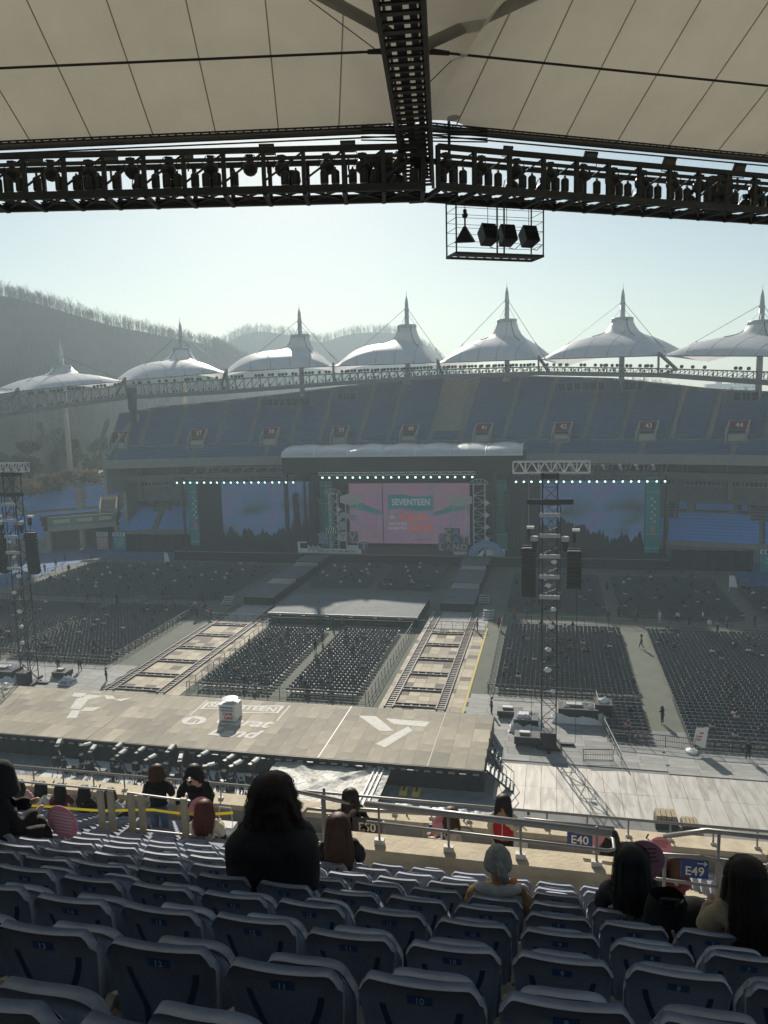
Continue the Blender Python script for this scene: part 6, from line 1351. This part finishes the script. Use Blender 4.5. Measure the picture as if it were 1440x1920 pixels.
def joints(pose, arms=None, lean=0., spread=0.):
    """facing +Y; arms = ((elbow,wrist) left, right) as offsets"""
    J = {}; dz = 0 if pose != 'sit' else -.42
    up = lambda z,y=0: (0, y+max(0,(z-.9))*lean, z+dz)
    J['pel']=up(.92); J['spi']=up(1.1); J['che']=up(1.27,.01); J['nec']=up(1.42,.0); J['hd1']=up(1.5,.015); J['hd2']=up(1.585,.02)
    for s,q in ((-1,'L'),(1,'R')):
        c = J['che']; J['sh'+q]=(s*.165,c[1]-.01,c[2]+.08)
        a = (arms or {}).get(q)
        if a: e,w_ = a; J['el'+q]=tuple(J['sh'+q][i]+e[i] for i in range(3)); J['wr'+q]=tuple(J['el'+q][i]+w_[i] for i in range(3))
        else: J['el'+q]=(s*.215,c[1]-.03,c[2]-.19); J['wr'+q]=(s*.225,c[1]+.05,c[2]-.42)
        d = Vector(J['wr'+q])-Vector(J['el'+q]); d.normalize(); J['ha'+q]=tuple(Vector(J['wr'+q])+d*.085)
        if pose=='sit': J['hi'+q]=(s*.09,.02,.5); J['kn'+q]=(s*.12,.42,.52); J['an'+q]=(s*.12,.40,.1); J['to'+q]=(s*.125,.55,.05)
        elif pose=='walk': J['hi'+q]=(s*.09,0,.87); J['kn'+q]=(s*.09,.1*s+.06,.47); J['an'+q]=(s*.09,.26*s-.03,.1); J['to'+q]=(s*.095,.26*s+.1,.05)
        else: J['hi'+q]=(s*.09,0,.87); J['kn'+q]=(s*(.095+spread),.02,.48); J['an'+q]=(s*(.1+spread*2),-.02,.09); J['to'+q]=(s*(.105+spread*2),.12,.045)
    return J
def person_meshes(tagname, J, sub=2, bulk=1., fingers=False, coat=0., skirt=False):
    def mk(name, names, rad, links, mat, extra=()):
        nodes=[(J[n],rad[n]) for n in names]; idx={n:i for i,n in enumerate(names)}; ed=[(idx[a],idx[b]) for a,b in links]
        for base,p,r in extra: nodes.append((p,r)); ed.append((idx[base] if isinstance(base,str) else base,len(nodes)-1))
        return skin_mesh(name,nodes,ed,mat,sub)
    R = dict(pel=(.13,.1),spi=(.115,.09),che=(.13,.095),nec=.05,hd1=(.07,.078),hd2=(.078,.09),shL=.055,shR=.055,elL=.04,elR=.04,wrL=.028,wrR=.028,haL=.032,haR=.032,hiL=.085,hiR=.085,knL=.058,knR=.058,anL=.04,anR=.04,toL=.035,toR=.035)
    names=['pel','spi','che','nec','hd1','hd2']+[a+q for q in 'LR' for a in ('sh','el','wr','ha','hi','kn','an','to')]
    links=[('pel','spi'),('spi','che'),('che','nec'),('nec','hd1'),('hd1','hd2')]+[(a+q,b+q) for q in 'LR' for a,b in (('sh','el'),('el','wr'),('wr','ha'),('hi','kn'),('kn','an'),('an','to'))]+[('che','shL'),('che','shR'),('pel','hiL'),('pel','hiR')]
    ex=[]
    if fingers:
        for q,s in (('L',-1),('R',1)):
            h=Vector(J['ha'+q]); w_=Vector(J['wr'+q]); d=(h-w_).normalized(); sd_=d.cross(Vector((0,0,1)));  sd_=sd_.normalized() if sd_.length>.1 else Vector((1,0,0)); nn=sd_.cross(d)
            for k,(o,l) in enumerate(((-.027,.055),(-.009,.068),(.009,.064),(.027,.05))): ex.append(('ha'+q,tuple(h+d*.03+sd_*o),.011)); ex.append((len(names)+len(ex)-1,tuple(h+d*(.03+l)+sd_*o*1.1-nn*.02),.008))
            ex.append(('ha'+q,tuple(h-d*.02+sd_*(.045*-s)),.012)); ex.append((len(names)+len(ex)-1,tuple(h+d*.03+sd_*(.055*-s)),.009))
    body = mk('person',names,R,links,SKIN,ex)
    b=bulk; RJ=dict(pel=(.15*b,.125*b+coat*.3),spi=(.145*b,.12*b),che=(.15*b,.12*b),nec=.065,shL=.078*b,shR=.078*b,elL=.06*b,elR=.06*b,wrL=.043*b,wrR=.043*b)
    jn=['spi','pel','che','nec','shL','elL','wrL','shR','elR','wrR']; jl=[('spi','pel'),('spi','che'),('che','nec'),('che','shL'),('shL','elL'),('elL','wrL'),('che','shR'),('shR','elR'),('elR','wrR')]
    ex=[]
    if coat: p=J['pel']; ex=[('pel',(p[0],p[1],p[2]-coat),(.17*b,.14*b))]
    jacket = mk('jacket',jn,RJ,jl,CLO['black'],ex)
    if sub > 1:                                     # cloth folds
        for v in jacket.vertices:
            p_=v.co; v.co=p_+v.normal*(.016*MN.noise(p_*9)+.010*MN.noise(Vector((p_.x*22,p_.y*22,p_.z*9)))+.008*sin(p_.z*60+4*MN.noise(p_*5)))
    RT=dict(pel=(.137,.11),hiL=.097,hiR=.097,knL=.07,knR=.07,anL=.053,anR=.053)
    trousers = mk('trousers',['pel','hiL','knL','anL','hiR','knR','anR'],RT,[('pel','hiL'),('hiL','knL'),('knL','anL'),('pel','hiR'),('hiR','knR'),('knR','anR')],CLO['black'])
    return dict(body=body,jacket=jacket,trousers=trousers,J=J)
def hair_mesh(J, L, mat, width=1., front=True, push=0., nu=96, nv=26, seed=0, flare=.25, wave=0.):
    h=Vector(J['hd2'])+Vector((0,-.008,.012)); m=MB()
    def pt_(u,v):
        a=2*pi*u; back=-cos(a)                     # a=0 -> front (+Y)
        fr=max(0,1-abs(((u+.5)%1)-.5)/.17)           # 1 at the face
        rr=.113*width*(1+(.03+.09*v)*MN.noise(Vector((u*26+seed,v*2.2,seed)))+.05*v*MN.noise(Vector((u*70,v*3,seed+5))))
        if v<.35: ph=v/.35*pi/2; r=rr*sin(ph); z=.118*cos(ph)
        else:
            t=(v-.35)/.65; drop=L*(1-.92*fr if front else 1); z=-drop*t*(1+.16*MN.noise(Vector((u*21,seed,3)))+.1*MN.noise(Vector((u*60,seed,7)))); r=rr*(1+flare*min(1,t*1.4)-.15*max(0,t-.7))+wave*.035*MN.noise(Vector((u*13,t*5,seed+2)))
            if fr>0: r*=1-.04*fr
        x=r*sin(a); y=r*cos(a)*1.08
        if v>=.35 and y<0: y=y*.92-push*min(1,(v-.35)/.3)
        return (h.x+x,h.y+y,h.z+z)
    m.grid(pt_,nu,nv)
    if nu > 60:                                     # loose locks over the mass
        rr_=random.Random(seed)
        for k in range(420):
            u0=rr_.random(); ex=rr_.uniform(.85,1.12); sw=rr_.uniform(-.035,.035); of=rr_.uniform(1.0,1.09); wd=rr_.uniform(.0016,.004); ph=rr_.uniform(0,6); i=len(m.v)
            v0=rr_.uniform(.05,.3)
            for j in range(10):
                t=j/9; v=v0+(1-v0)*t; uu=(u0+sw*t*t+.006*wave*sin(t*12+ph))%1; q=Vector(pt_(uu,min(1,v))); d=Vector((q.x-h.x,q.y-h.y,0)); 
                if ex>1 and t>.7: q.z-=L*(ex-1)*(t-.7)/.3
                q=Vector((h.x,h.y,q.z))+d*of*(1+.02*sin(t*7+ph)); tn=Vector((-d.y,d.x,0)); tn=tn.normalized() if tn.length>1e-4 else Vector((1,0,0)); w2=wd*(1-.75*t)
                m.v.append(tuple(q-tn*w2)); m.v.append(tuple(q+tn*w2))
            for j in range(9): a=i+2*j; m.f.append((a,a+1,a+3,a+2))
    return m.mesh('hair',mat,smooth=True)
def face(J, parent):
    h=Vector(J['hd2']); c=h+Vector((0,.083,-.02)); ek=M('eye_dark',(.02,.015,.012),.3); lip=M('lip',(.42,.14,.13),.5)
    def c_(nm,mb,mt):
        o=bpy.data.objects.new(nm,mb.mesh(nm,mt,smooth=True)); COL.objects.link(o); o.parent=parent
    for s in (-1,1): c_('eye',MB().cbox(c+Vector((s*.03,.004,.012)),(.026,.008,.011)),ek); c_('eyebrow',MB().cbox(c+Vector((s*.03,.006,.032)),(.032,.008,.006)),ek); c_('ear',MB().cbox(h+Vector((s*.084,0,-.02)),(.014,.03,.05)),SKIN)
    c_('nose',MB().hexa([c+Vector(q) for q in ((-.013,0,-.03),(.013,0,-.03),(.01,.024,-.026),(-.01,.024,-.026),(-.006,0,.012),(.006,0,.012),(.004,.008,.01),(-.004,.008,.01))]),SKIN); c_('mouth',MB().cbox(c+Vector((0,-.002,-.052)),(.04,.008,.012)),lip)
def setm(o,m): o.material_slots[0].link='OBJECT'; o.material_slots[0].material=m
def person(label, P, loc, rz=0, sc=1., top='black', legs='black', hair=None, hairm=None, hairmesh=None, group=None, faced=False, skinm=None):
    b=bpy.data.objects.new('person',P['body']); COL.objects.link(b); b.location=loc; b.rotation_euler=(0,0,rz); b.scale=(sc,)*3; tag(b,label,'person',group); WO[b]=Vector(loc)
    if skinm: setm(b,skinm)
    for nm,me,cl in (('jacket',P['jacket'],CLO[top]),('trousers',P['trousers'],CLO[legs])):
        o=bpy.data.objects.new(nm,me); COL.objects.link(o); o.parent=b; setm(o,cl)
    if hairmesh: o=bpy.data.objects.new('hair',hairmesh); COL.objects.link(o); o.parent=b; 
    if hairmesh and hairm: setm(o,hairm)
    if faced: face(P['J'],b)
    return b
def child(par,nm,mb,mt,smooth=True): o=bpy.data.objects.new(nm,mb.mesh(nm,mt,smooth=smooth)); COL.objects.link(o); o.parent=par; return o
SEATZ=.02
ARM_PHONE={'L':((-.07,.12,-.24),(.12,.2,.06)),'R':((.07,.12,-.24),(-.1,.2,.06))}
def sit_at(n, dy=.18): return yn(n)+dy, zf(n)+SEATZ
PS = person_meshes('sit', joints('sit',ARM_PHONE), 2, 1.2); PSB = person_meshes('sitb', joints('sit',ARM_PHONE,.05), 2, 1.38)
# big dark coat figure, seen from behind, coat hanging over the seat
y,z = sit_at(3,.3)
p = person('large figure in a black coat with reddish brown wavy hair, back to us', PSB, (-2.02,y,z-.02), .1, 1.06, 'black','black',None,None,hair_mesh(PSB['J'],.26,M('dark_auburn_hair',(.03,.012,.010),.6,.35,30,stretch=(1,1,.1)),1.32,seed=2,flare=.3,wave=1.))
def coat_back(u,v):
    a=(u-.5)*pi*1.25; w_=.33*(1-.16*abs(v-.62)**1.3*2)*(1 if v<.8 else 1-.55*((v-.8)/.2)**1.5); return (w_*sin(a)*1.02,-.03-.22*cos(a)*(1 if v<.85 else 1-.5*(v-.85)/.15)+.012*MN.noise(Vector((u*9,v*9,1)))*2,.16+.82*v)
child(p,'coat_back',MB().grid(coat_back,26,20),CLO['black']); child(p,'charm',MB().cbox((.05,-.285,.43),(.07,.02,.02),.4),M('pale_charm',(.4,.38,.33),.6)); child(p,'white_strap',MB().tube([(-.28,-.2,.35),(-.36,-.12,.2),(-.34,-.1,.02)],.012,5),CLO['white'])
# hooded figure with round fan
y,z = sit_at(5,.22)
p = person('figure in a black hood seen from the side at the left edge', PSB, (-5.72,y,z), -.75, 1.03, 'black','brownblack')
child(p,'hood',MB().grid(lambda u,v:(lambda a,r:(r*sin(a)*.98,.01+r*cos(a)*1.1+.03*max(0,cos(a)),.98+.36*v if v<.62 else 1.2+.145*sin(min(1,(v-.62)/.38)*pi/2)))(2*pi*u,(.17-.035*v/.62*1.0 if v<.62 else .138*cos((v-.62)/.38*pi/2*.98))),26,18),CLO['black']); child(p,'coat_back',MB().grid(coat_back,22,16),CLO['black'])
def fan(lab,x,y,z,r,rz,tilt=0,lines=6):
    t=thing('round_fan',lab,'fan',(x,y,z)); t.rotation_euler=(tilt,0,rz)
    child(t,'disc',MB().vprism([(r*cos(2*pi*k/28),r*sin(2*pi*k/28)) for k in range(28)],-.004,.004),PINK,False); child(t,'handle',MB().box(-.012,.012,-.006,.006,-r-.12,-r+.02),WHITE,False)
    rr=random.Random(int(r*1e4)+int(x*100)); PM=M('fan_print',(.72,.58,.58),.7) if lines>5 else M('fan_print_dark',(.3,.1,.12),.7)
    for k in range(lines):
        zz=r*.6-k*r*.2; w_=sqrt(max(.01,r*r-zz*zz))*rr.uniform(.55,.8); child(t,'print_line',MB().box(-w_,w_,-.0065,-.0045,zz-.006,zz+.006),PM,False)
    return t
fan('large pink round fan held beside the hooded figure',-5.17,6.85,25.6,.2,-.1,.1,7)
# brown haired seated woman before the wall
y,z = sit_at(6,.2)
person('seated woman with long brown hair in a black jacket before the wall', PS, (-2.22,y,z-.1), .25, .98, 'black','black',None,HAIRBR,hair_mesh(PS['J'],.42,HAIRBR,1.12,seed=5,push=.05))
# grey beanie figure
y,z = sit_at(4,.3)
p = person('seated figure in a grey knitted beanie and tan jacket with pale hood', PS, (-.42,y,z-.36), .03, 1.0, 'tan','navy')
KN=M('grey_knit',(.34,.335,.3),.9,.2,20,bump=.5,bscale=60); HD=cloth('pale_hood',(.42,.42,.4)); hj=PS['J']['hd2']
child(p,'beanie',MB().lathe([(.112,-.055),(.118,-.03),(.114,.0),(.1,.06),(.066,.11),(.02,.13)],(hj[0],hj[1],hj[2]+.015),24),KN); child(p,'beanie_tail',MB().tube([(hj[0]+.01,hj[1]-.1,hj[2]+.07),(hj[0]+.04,hj[1]-.14,hj[2]-.01),(hj[0]+.07,hj[1]-.12,hj[2]-.08)],[.02,.045,.03],8),KN)
child(p,'hood',MB().grid(lambda u,v:(lambda s:( .19*s*(1-.55*v*v)*(1+.1*sin(v*3)),-.12-.07*cos(s*1.3)-.02*v+.02*MN.noise(Vector((u*4,v*4,2))),1.02-.34*v-.03*s*s))(u*2-1),16,14),HD); child(p,'hood_roll',MB().tube([(-.17,-.06,1.0),(-.1,-.15,1.04),(0,-.18,1.03),(.1,-.15,1.04),(.17,-.06,1.0)],[.03,.05,.055,.05,.03],8),HD); child(p,'scarf',MB().tube([(.0,-.12,1.06),(.1,-.09,1.05),(.13,.0,1.03)],[.02,.035,.03],8),M('orange_scarf',(.5,.17,.07),.8))
# black haired figure with fan and backpack
y,z = sit_at(4,.12)
p = person('seated figure with long black hair in a dark jacket holding a pink fan', PS, (.60,y,z), .12, .91, 'charcoal','black',None,HAIRB,hair_mesh(PS['J'],.4,HAIRB,1.2,seed=7,flare=.15,push=.05))
fan('pink round fan behind the head of the black haired figure',.68,5.72,26.5,.17,.2,.0,4)
t = thing('backpack','black backpack hung on the seat beside the black haired figure','backpack',(.80,5.28,zf(4)+.2)); bx,by,bz = .80,5.28,zf(4)+.2
MB().grid(lambda u,v:(bx+(lambda a:.17*sin(a)*(1-.35*abs(v-.45)**2*3))(2*pi*u),by+.14*cos(2*pi*u)*(1-.3*v),bz+.35+.52*v+.02*MN.noise(Vector((u*7,v*5,0)))),24,14).build('bag', CLO['black'], t, smooth=True); MB().tube([(bx-.05,by-.1,bz+.86),(bx-.06,by-.14,bz+.93),(bx+.06,by-.14,bz+.93),(bx+.05,by-.1,bz+.86)],.012,6).build('strap', CLO['charcoal'], t); MB().tube([(bx+.02,by-.14,bz+.7),(bx+.12,by-.13,bz+.42)],.012,5).build('zip', M('pale_charm',(.4,.38,.33),.6), t)
t = thing('dark_bag','rounded black bag resting beside the backpack','bag',(.99,5.25,zf(4)+.2)); MB().lathe([(.02,.86),(.1,.84),(.15,.72),(.16,.55),(.14,.4)],(.99,5.25,zf(4)+.2),20).build('bag', CLO['black'], t, smooth=True); MB().tube([(.99,5.18,zf(4)+1.04),(1.05,5.12,zf(4)+.9),(1.05,5.1,zf(4)+.7)],.01,5).build('strap', CLO['charcoal'], t)
# long haired figure in beige coat at the right edge
y,z = sit_at(3,.12)
person('figure with long dark hair in a beige coat at the right edge', PSB, (1.22,y,z), .25, .89, 'beige','black',None,None,hair_mesh(PSB['J'],.48,M('very_dark_brown_hair',(.02,.013,.010),.6,.3,30,stretch=(1,1,.1)),1.18,seed=11,flare=.25,push=.085))
y,z = sit_at(8,.1)
person('figure in a white fleece with brown hair cut by the right edge', PS, (2.62,y,z+.1), .5, 1.0, 'white','black',None,HAIRBR,hair_mesh(PS['J'],.3,HAIRBR,1.2,seed=13))
# standing group beyond the rows
ARM_CHIN={'L':((-.07,.08,-.22),(.14,.13,.2)),'R':((.06,.0,-.25),(-.05,.06,-.2))}
PR = person_meshes('redgirl', joints('stand',ARM_CHIN), 2, 1.12, True)
p = person('standing girl in a red vest over cream sleeves facing us, hand at chin', PR, (-.80,12.5,21.62), pi-.1, 1.0, 'cream','black',None,HAIRB,hair_mesh(PR['J'],.3,HAIRB,1.1,seed=17),None,True)
cj=PR['J']['che']; child(p,'red_vest',MB().grid(lambda u,v:(lambda a,w_:(w_*sin(a),cj[1]+.135*cos(a),cj[2]-.34+.37*v))(2*pi*u,(.165+.012*sin(v*3))),24,8),CLO['red']); 
child(p,'vest_zip',MB().box(-.006,.006,cj[1]+.13,cj[1]+.142,cj[2]-.33,cj[2]+.02),CLO['white'],False)
PH = person_meshes('phone', joints('stand',ARM_PHONE,.12), 2, 1.12, True)
person('standing woman with long black hair looking down at her phone', PH, (-2.98,10.5,22.62), pi+.5, 1.0, 'black','black',None,HAIRB,hair_mesh(PH['J'],.42,HAIRB,1.05,seed=19),None,True)
t = thing('phone','pale phone in the hands of the long haired woman','phone',(-3.12,10.2,23.55)); MB().cbox((-3.12,10.22,23.6),(.075,.012,.15),.4,.5).build('body', WHITE, t); MB().cbox((-3.12,10.235,23.6),(.065,.004,.13),.4,.5).build('screen', M('phone_screen',(.05,.06,.08),.2), t)
PC = person_meshes('coat', joints('stand',{'L':((-.12,.12,-.2),(-.02,.2,-.06)),'R':((.12,.05,-.22),(-.05,.16,-.1))},.22), 2, 1.3, True, .25)
p = person('woman in a long black coat with curly hair and glasses bending towards us', PC, (-5.85,11.3,22.42), pi+.1, 1.0, 'black','black',None,HAIRB,hair_mesh(PC['J'],.16,HAIRB,1.12,seed=23,flare=.35,wave=1.),None,True)
h_=PC['J']['hd2']; child(p,'glasses',MB().tube([(h_[0]-.06,h_[1]+.09,h_[2]-.005),(h_[0],h_[1]+.1,h_[2]-.008),(h_[0]+.06,h_[1]+.09,h_[2]-.005)],.005,5),BLACK); child(p,'white_strap',MB().tube([(-.14,.3,1.2),(0,.3,1.05),(.1,.26,.92)],.016,6),CLO['white'])
fan('small pink fan held by the woman in the long black coat',-5.62,10.85,23.55,.17,.7,0,5)
t = thing('clear_bag','clear plastic bag hanging beside the woman in the long coat','bag',(-5.25,11.0,22.6)); MB().box(-5.4,-5.08,10.9,11.1,22.75,23.2).build('bag', SHEET, t); MB().cbox((-5.25,11.0,22.95),(.2,.12,.2)).build('contents', CLO['grey'], t); MB().tube([(-5.36,11,23.2),(-5.34,11,23.5),(-5.14,11,23.5),(-5.12,11,23.2)],.01,5).build('handle', SHEET, t)
y,z = sit_at(9,.25)
person('seated figure with long red hair in a pale top before the coat woman', PS, (-5.05,y,z-.1), .1, .97, 'cream','black',None,HAIRR,hair_mesh(PS['J'],.36,HAIRR,1.15,seed=29,push=.05))
PB = person_meshes('bomber', joints('stand',{'L':((-.08,.02,-.24),(.05,.16,.1)),'R':((.08,.02,-.24),(-.05,.16,.1))}), 2, 1.25)
person('standing figure in a black bomber jacket and jeans with back to us', PB, (-7.02,12.0,21.9), .25, 1.0, 'black','denim',None,HAIRBR,hair_mesh(PB['J'],.16,M('dark_auburn_hair',(.03,.012,.010),.6,.35,30,stretch=(1,1,.1)),1.1,seed=31))
person('girl with long brown hair in a cream fleece behind a pink fan', PH, (-1.62,12.5,21.35), 1.9, .98, 'cream','black',None,HAIRBR,hair_mesh(PH['J'],.4,HAIRBR,1.15,seed=37)); fan('pink fan raised before the girl in cream fleece',-1.86,12.35,22.78,.17,.5,0,3)
y,z = sit_at(13,.1)
person('seated black haired figure beside a raised pink fan above the sign E40', PS, (1.0,13.0,21.28), -.9, 1.0, 'black','black',None,HAIRB,hair_mesh(PS['J'],.3,HAIRB,1.1,seed=41)); fan('pink fan raised beside the seated black haired figure',.70,12.5,22.72,.19,.2,0,3)
person('seated figure in a dark jacket below the pink lettered fan', PS, (1.50,11.4,21.95), .4, 1.0, 'charcoal','black',None,HAIRB,hair_mesh(PS['J'],.3,HAIRB,1.1,seed=43)); fan('pink lettered fan held up above the sign E49',1.55,11.0,23.52,.16,.1,0,4)
person('seated figure in a maroon coat left of the sign E49', PS, (1.86,11.6,21.75), .2, 1.0, 'maroon','black',None,HAIRBR,hair_mesh(PS['J'],.2,HAIRBR,1.1,seed=47))
for i,(x,c,hm,lab) in enumerate(((-13.5,'black',HAIRB,'seated figure with black hair at the parapet nearest the hooded figure'),(-12.9,'pink',HAIRB,'seated figure in a pink top at the parapet'),(-12.3,'white',HAIRB,'seated figure with long black hair in white at the parapet'),(-11.75,'maroon',HAIRB,'seated figure in a maroon top at the parapet'),(-11.1,'black',HAIRB,'seated figure in black at the parapet end of the group'),(-10.4,'grey',HAIRBR,'seated figure with legs up in grey by the parapet'))):
    y,z = sit_at(16,.2); person(lab, PS, (x,y,z), random.uniform(-.6,.6), 1.0, c,'black',None,hm,hair_mesh(PS['J'],.25+.1*(i%2),hm,1.08,seed=50+i))
y,z = sit_at(14,.1); person('figure in white at the left edge beyond the yellow tape', PS, (-12.3,y,z), .3, 1.0, 'white','white',None,HAIRBR,hair_mesh(PS['J'],.15,HAIRBR,1.05,seed=61))
# ---- small people on the field
FA = [person_meshes('fa',joints('stand',None,0,.03),1,1.15), person_meshes('fb',joints('walk'),1,1.15), person_meshes('fc',joints('stand',{'L':((-.1,.05,-.22),(.1,.18,.05)),'R':((.1,.05,-.22),(-.1,.18,.05))},.05),1,1.2), person_meshes('fd',joints('sit',ARM_PHONE),1,1.2)]
FH = [hair_mesh(f['J'],.05 if i==0 else .2,HAIRB,1.05,nu=20,nv=8) for i,f in enumerate(FA)]
FIELDP = [((-5.7,71.5),0,'black','black','man in black standing by the stage end'),((10.5,94.1),1,'tan','black','person in tan walking down the aisle of the right blocks'),((10.0,71.7),2,'black','charcoal','person in black standing in the aisle near the right blocks'),((15.9,65.3),0,'black','black','person in black standing before the large right block'),((-53.7,76.6),0,'black','black','guard in black standing before the left block'),((-56.4,76.4),0,'black','charcoal','second guard in black behind the left tower'),((-94.2,129.5),1,'charcoal','black','walker on the far left track in charcoal'),((-93.2,124.8),2,'maroon','black','person in maroon in the group on the far left track'),((-88.5,125.3),0,'black','black','person in black standing alone on the far left track'),((-86.4,116.9),0,'black','black','guard with elbows out at the corner of the far left block'),((-91.6,137.4),1,'charcoal','black','walker near the gate on the far left track'),((-97.5,143),0,'white','black','person in white before the gate'),((-99,144),2,'black','black','person in black before the gate'),((-96,135),1,'maroon','black','walker in maroon on the far left track'),((-71.8,105.8),1,'black','black','walker in the left cross aisle nearest the tower'),((-69.8,106.7),1,'charcoal','black','second walker in the left cross aisle'),((-66.1,104.9),2,'black','black','person in black at the bend of the left cross aisle'),((-60.1,108.2),1,'black','navy','walker in black in the middle of the left cross aisle'),((-52.2,103.4),0,'white','grey','person in white at the left runway entrance'),((-50.0,99.4),2,'black','black','person in black at the left runway entrance'),((-50.1,102.3),0,'charcoal','black','person in charcoal at the left runway entrance'),((-48.0,99.7),0,'red','black','person in red at the left runway entrance'),((-28.4,87.3),1,'black','black','walker in the aisle of the middle blocks'),((-28.6,90.9),2,'charcoal','black','second walker in the aisle of the middle blocks'),((-29.0,97.2),0,'black','black','guard at the head of the middle aisle'),((-27.6,97.4),0,'charcoal','maroon','second guard at the head of the middle aisle'),((-6.9,99.8),2,'red','black','person in red by the steps of the right runway'),((-5.1,104.0),0,'red','black','person in red at the corner of the right cross aisle'),((-3.6,104.4),0,'black','charcoal','person in black in the right cross aisle'),((7.4,105.5),0,'maroon','black','person in maroon in the right cross aisle'),((8.9,107.0),2,'black','black','person in black at the aisle crossing on the right'),((11.0,104.7),1,'black','black','walker striding in the right cross aisle'),((14.0,105.4),0,'white','white','person in white in the right cross aisle'),((16.3,105.6),0,'white','black','second person in white in the right cross aisle'),((22.0,129.8),0,'black','black','person in black on the far right track'),((24.4,124.4),2,'maroon','black','person in maroon beside the far right block'),((22.1,103.8),0,'black','black','person in black at the right end of the cross aisle'),((25.5,104.2),2,'maroon','charcoal','person in maroon by the white table on the right'),((19.7,102.4),0,'white','grey','person in white bending in the right cross aisle'),((20.6,102.2),2,'grey','black','person in grey in the right cross aisle'),((17.6,104.3),1,'charcoal','black','walker in charcoal in the right cross aisle'),((19.6,106.4),0,'white','black','person in long white in the right cross aisle'),((16.2,134.8),0,'black','black','person in black beside the far right fence'),((17.2,135.2),0,'charcoal','black','person in charcoal beside the far right fence'),((8.3,122),2,'black','black','person in the far right aisle'),((-48.6,73.9),0,'black','black','stagehand at the near end of the left runway'),((-9.6,98.2),0,'maroon','black','person in maroon crossing the right runway')]
rp2 = random.Random(77)
for (x,y),k,tp,lg,lab in FIELDP: person(lab, FA[k], (x,y,.02), rp2.uniform(0,6.28), rp2.uniform(.97,1.06), tp, lg, None, None, FH[k], 'people standing on the field', False, SKINF)
allc = []
for nm,l in CHAIR_POS.items():
    dens = {'large right block':.032,'block right of the right runway':.05,'right middle block':.05,'left middle block':.045,'shaded block between the runways':.06}.get(nm,.042)
    vis_l = [p for p in l if inview(p)]; 
    for p in rp2.sample(vis_l, int(len(vis_l)*dens)): allc.append((p,nm))
allc.sort(key=lambda q: hypot(*q[0])); rest = allc[215:]; allc = allc[:215]
for cn,lab in (('black','dark clothed figures scattered over the farther chair blocks'),('white','pale clothed figures scattered over the farther chair blocks')):
    mb = MB()
    for (x,y),nm in rest:
        if (int(x*7+y*3)%3 == 0) != (cn == 'white'): continue
        for me in (FA[3]['jacket'],FA[3]['body']):
            i = len(mb.v); mb.v += [(v.co.x+x,v.co.y+y+.02,v.co.z+.02) for v in me.vertices]; mb.f += [tuple(i+k for k in f.vertices) for f in me.polygons]
    mb.build('seated_crowd', CLO[cn], kind='stuff', label=lab, cat='crowd', smooth=True)
for p,nm in allc:
    tp = rp2.choice(['black','black','charcoal','white','cream','black','navy','grey','white','brownblack','pink'])
    kind = rp2.choice([HAIRB,HAIRB,HAIRB,HAIRBR]); person('small figure in %s sitting in the %s'%({'brownblack':'dark brown'}.get(tp,tp),nm), FA[3], (p[0],p[1]+.02,.02), rp2.uniform(-.3,.3), rp2.uniform(.95,1.03), tp, rp2.choice(['black','navy','charcoal']), None, kind, FH[3], 'people sitting in the '+nm, False, SKINF)

# press crew between the cameras, and their cases
for i,(x,y,k,tp,lab) in enumerate([(-39.4,53.0,0,'black','press worker in black at the left end of the camera row'),(-37.6,52.8,3,'charcoal','seated press worker in charcoal behind the third camera'),(-34.7,52.6,2,'black','press worker in black leaning to a camera'),(-32.2,52.4,3,'navy','seated press worker in navy in the middle of the camera row'),(-30.0,52.7,0,'black','press worker in black standing in the middle of the camera row'),(-27.0,52.3,3,'black','seated press worker in black behind the eleventh camera'),(-25.6,52.6,2,'charcoal','press worker in charcoal at a camera near the wrapped platform'),(-23.4,52.2,0,'black','press worker in black at the right end of the camera row')]):
    person(lab, FA[k], (x,y,.08), rp2.uniform(-.6,.6), 1.0, tp, 'black', None, None, FH[k], 'press crew before the near stage', False, SKINF)
def kit():
    t = thing('camera_case','black camera case on the press floor','case',(0,0,0),'camera cases on the press floor'); MB().cbox((0,0,.22),(.7,.45,.4)).build('shell', BLACK, t); MB().cbox((0,0,.43),(.72,.47,.03)).build('lid', M('case_lid',(.05,.05,.055),.5), t); MB().bar((-.15,-.24,.3),(.15,-.24,.3),.03).build('handle', STEEL_G, t); return t
k0 = kit()
for i in range(16): o = k0 if i==0 else copy_tree(k0); place(o,(-40.8+1.15*i+rp2.uniform(-.3,.3),rp2.uniform(51.2,54.8),.08),rp2.uniform(-1,1))
# ---------------------------------------------------------------- haze: the backlit winter air
hz = MB().box(-1650,1650,-950,1950,-1.3,140)
HM = bpy.data.materials.new('haze_air'); HM.use_nodes = True; ht = HM.node_tree; ht.nodes.clear()
vo_ = ht.nodes.new('ShaderNodeVolumePrincipled'); vo_.inputs['Density'].default_value = .0008; vo_.inputs['Color'].default_value = (.76,.93,1,1); vo_.inputs['Anisotropy'].default_value = .25
ho = ht.nodes.new('ShaderNodeOutputMaterial'); ht.links.new(vo_.outputs[0], ho.inputs['Volume'])
hz.build('haze', HM, kind='stuff', label='pale backlit winter haze filling the air', cat='haze')
bpy.data.scenes.remove(TMP)
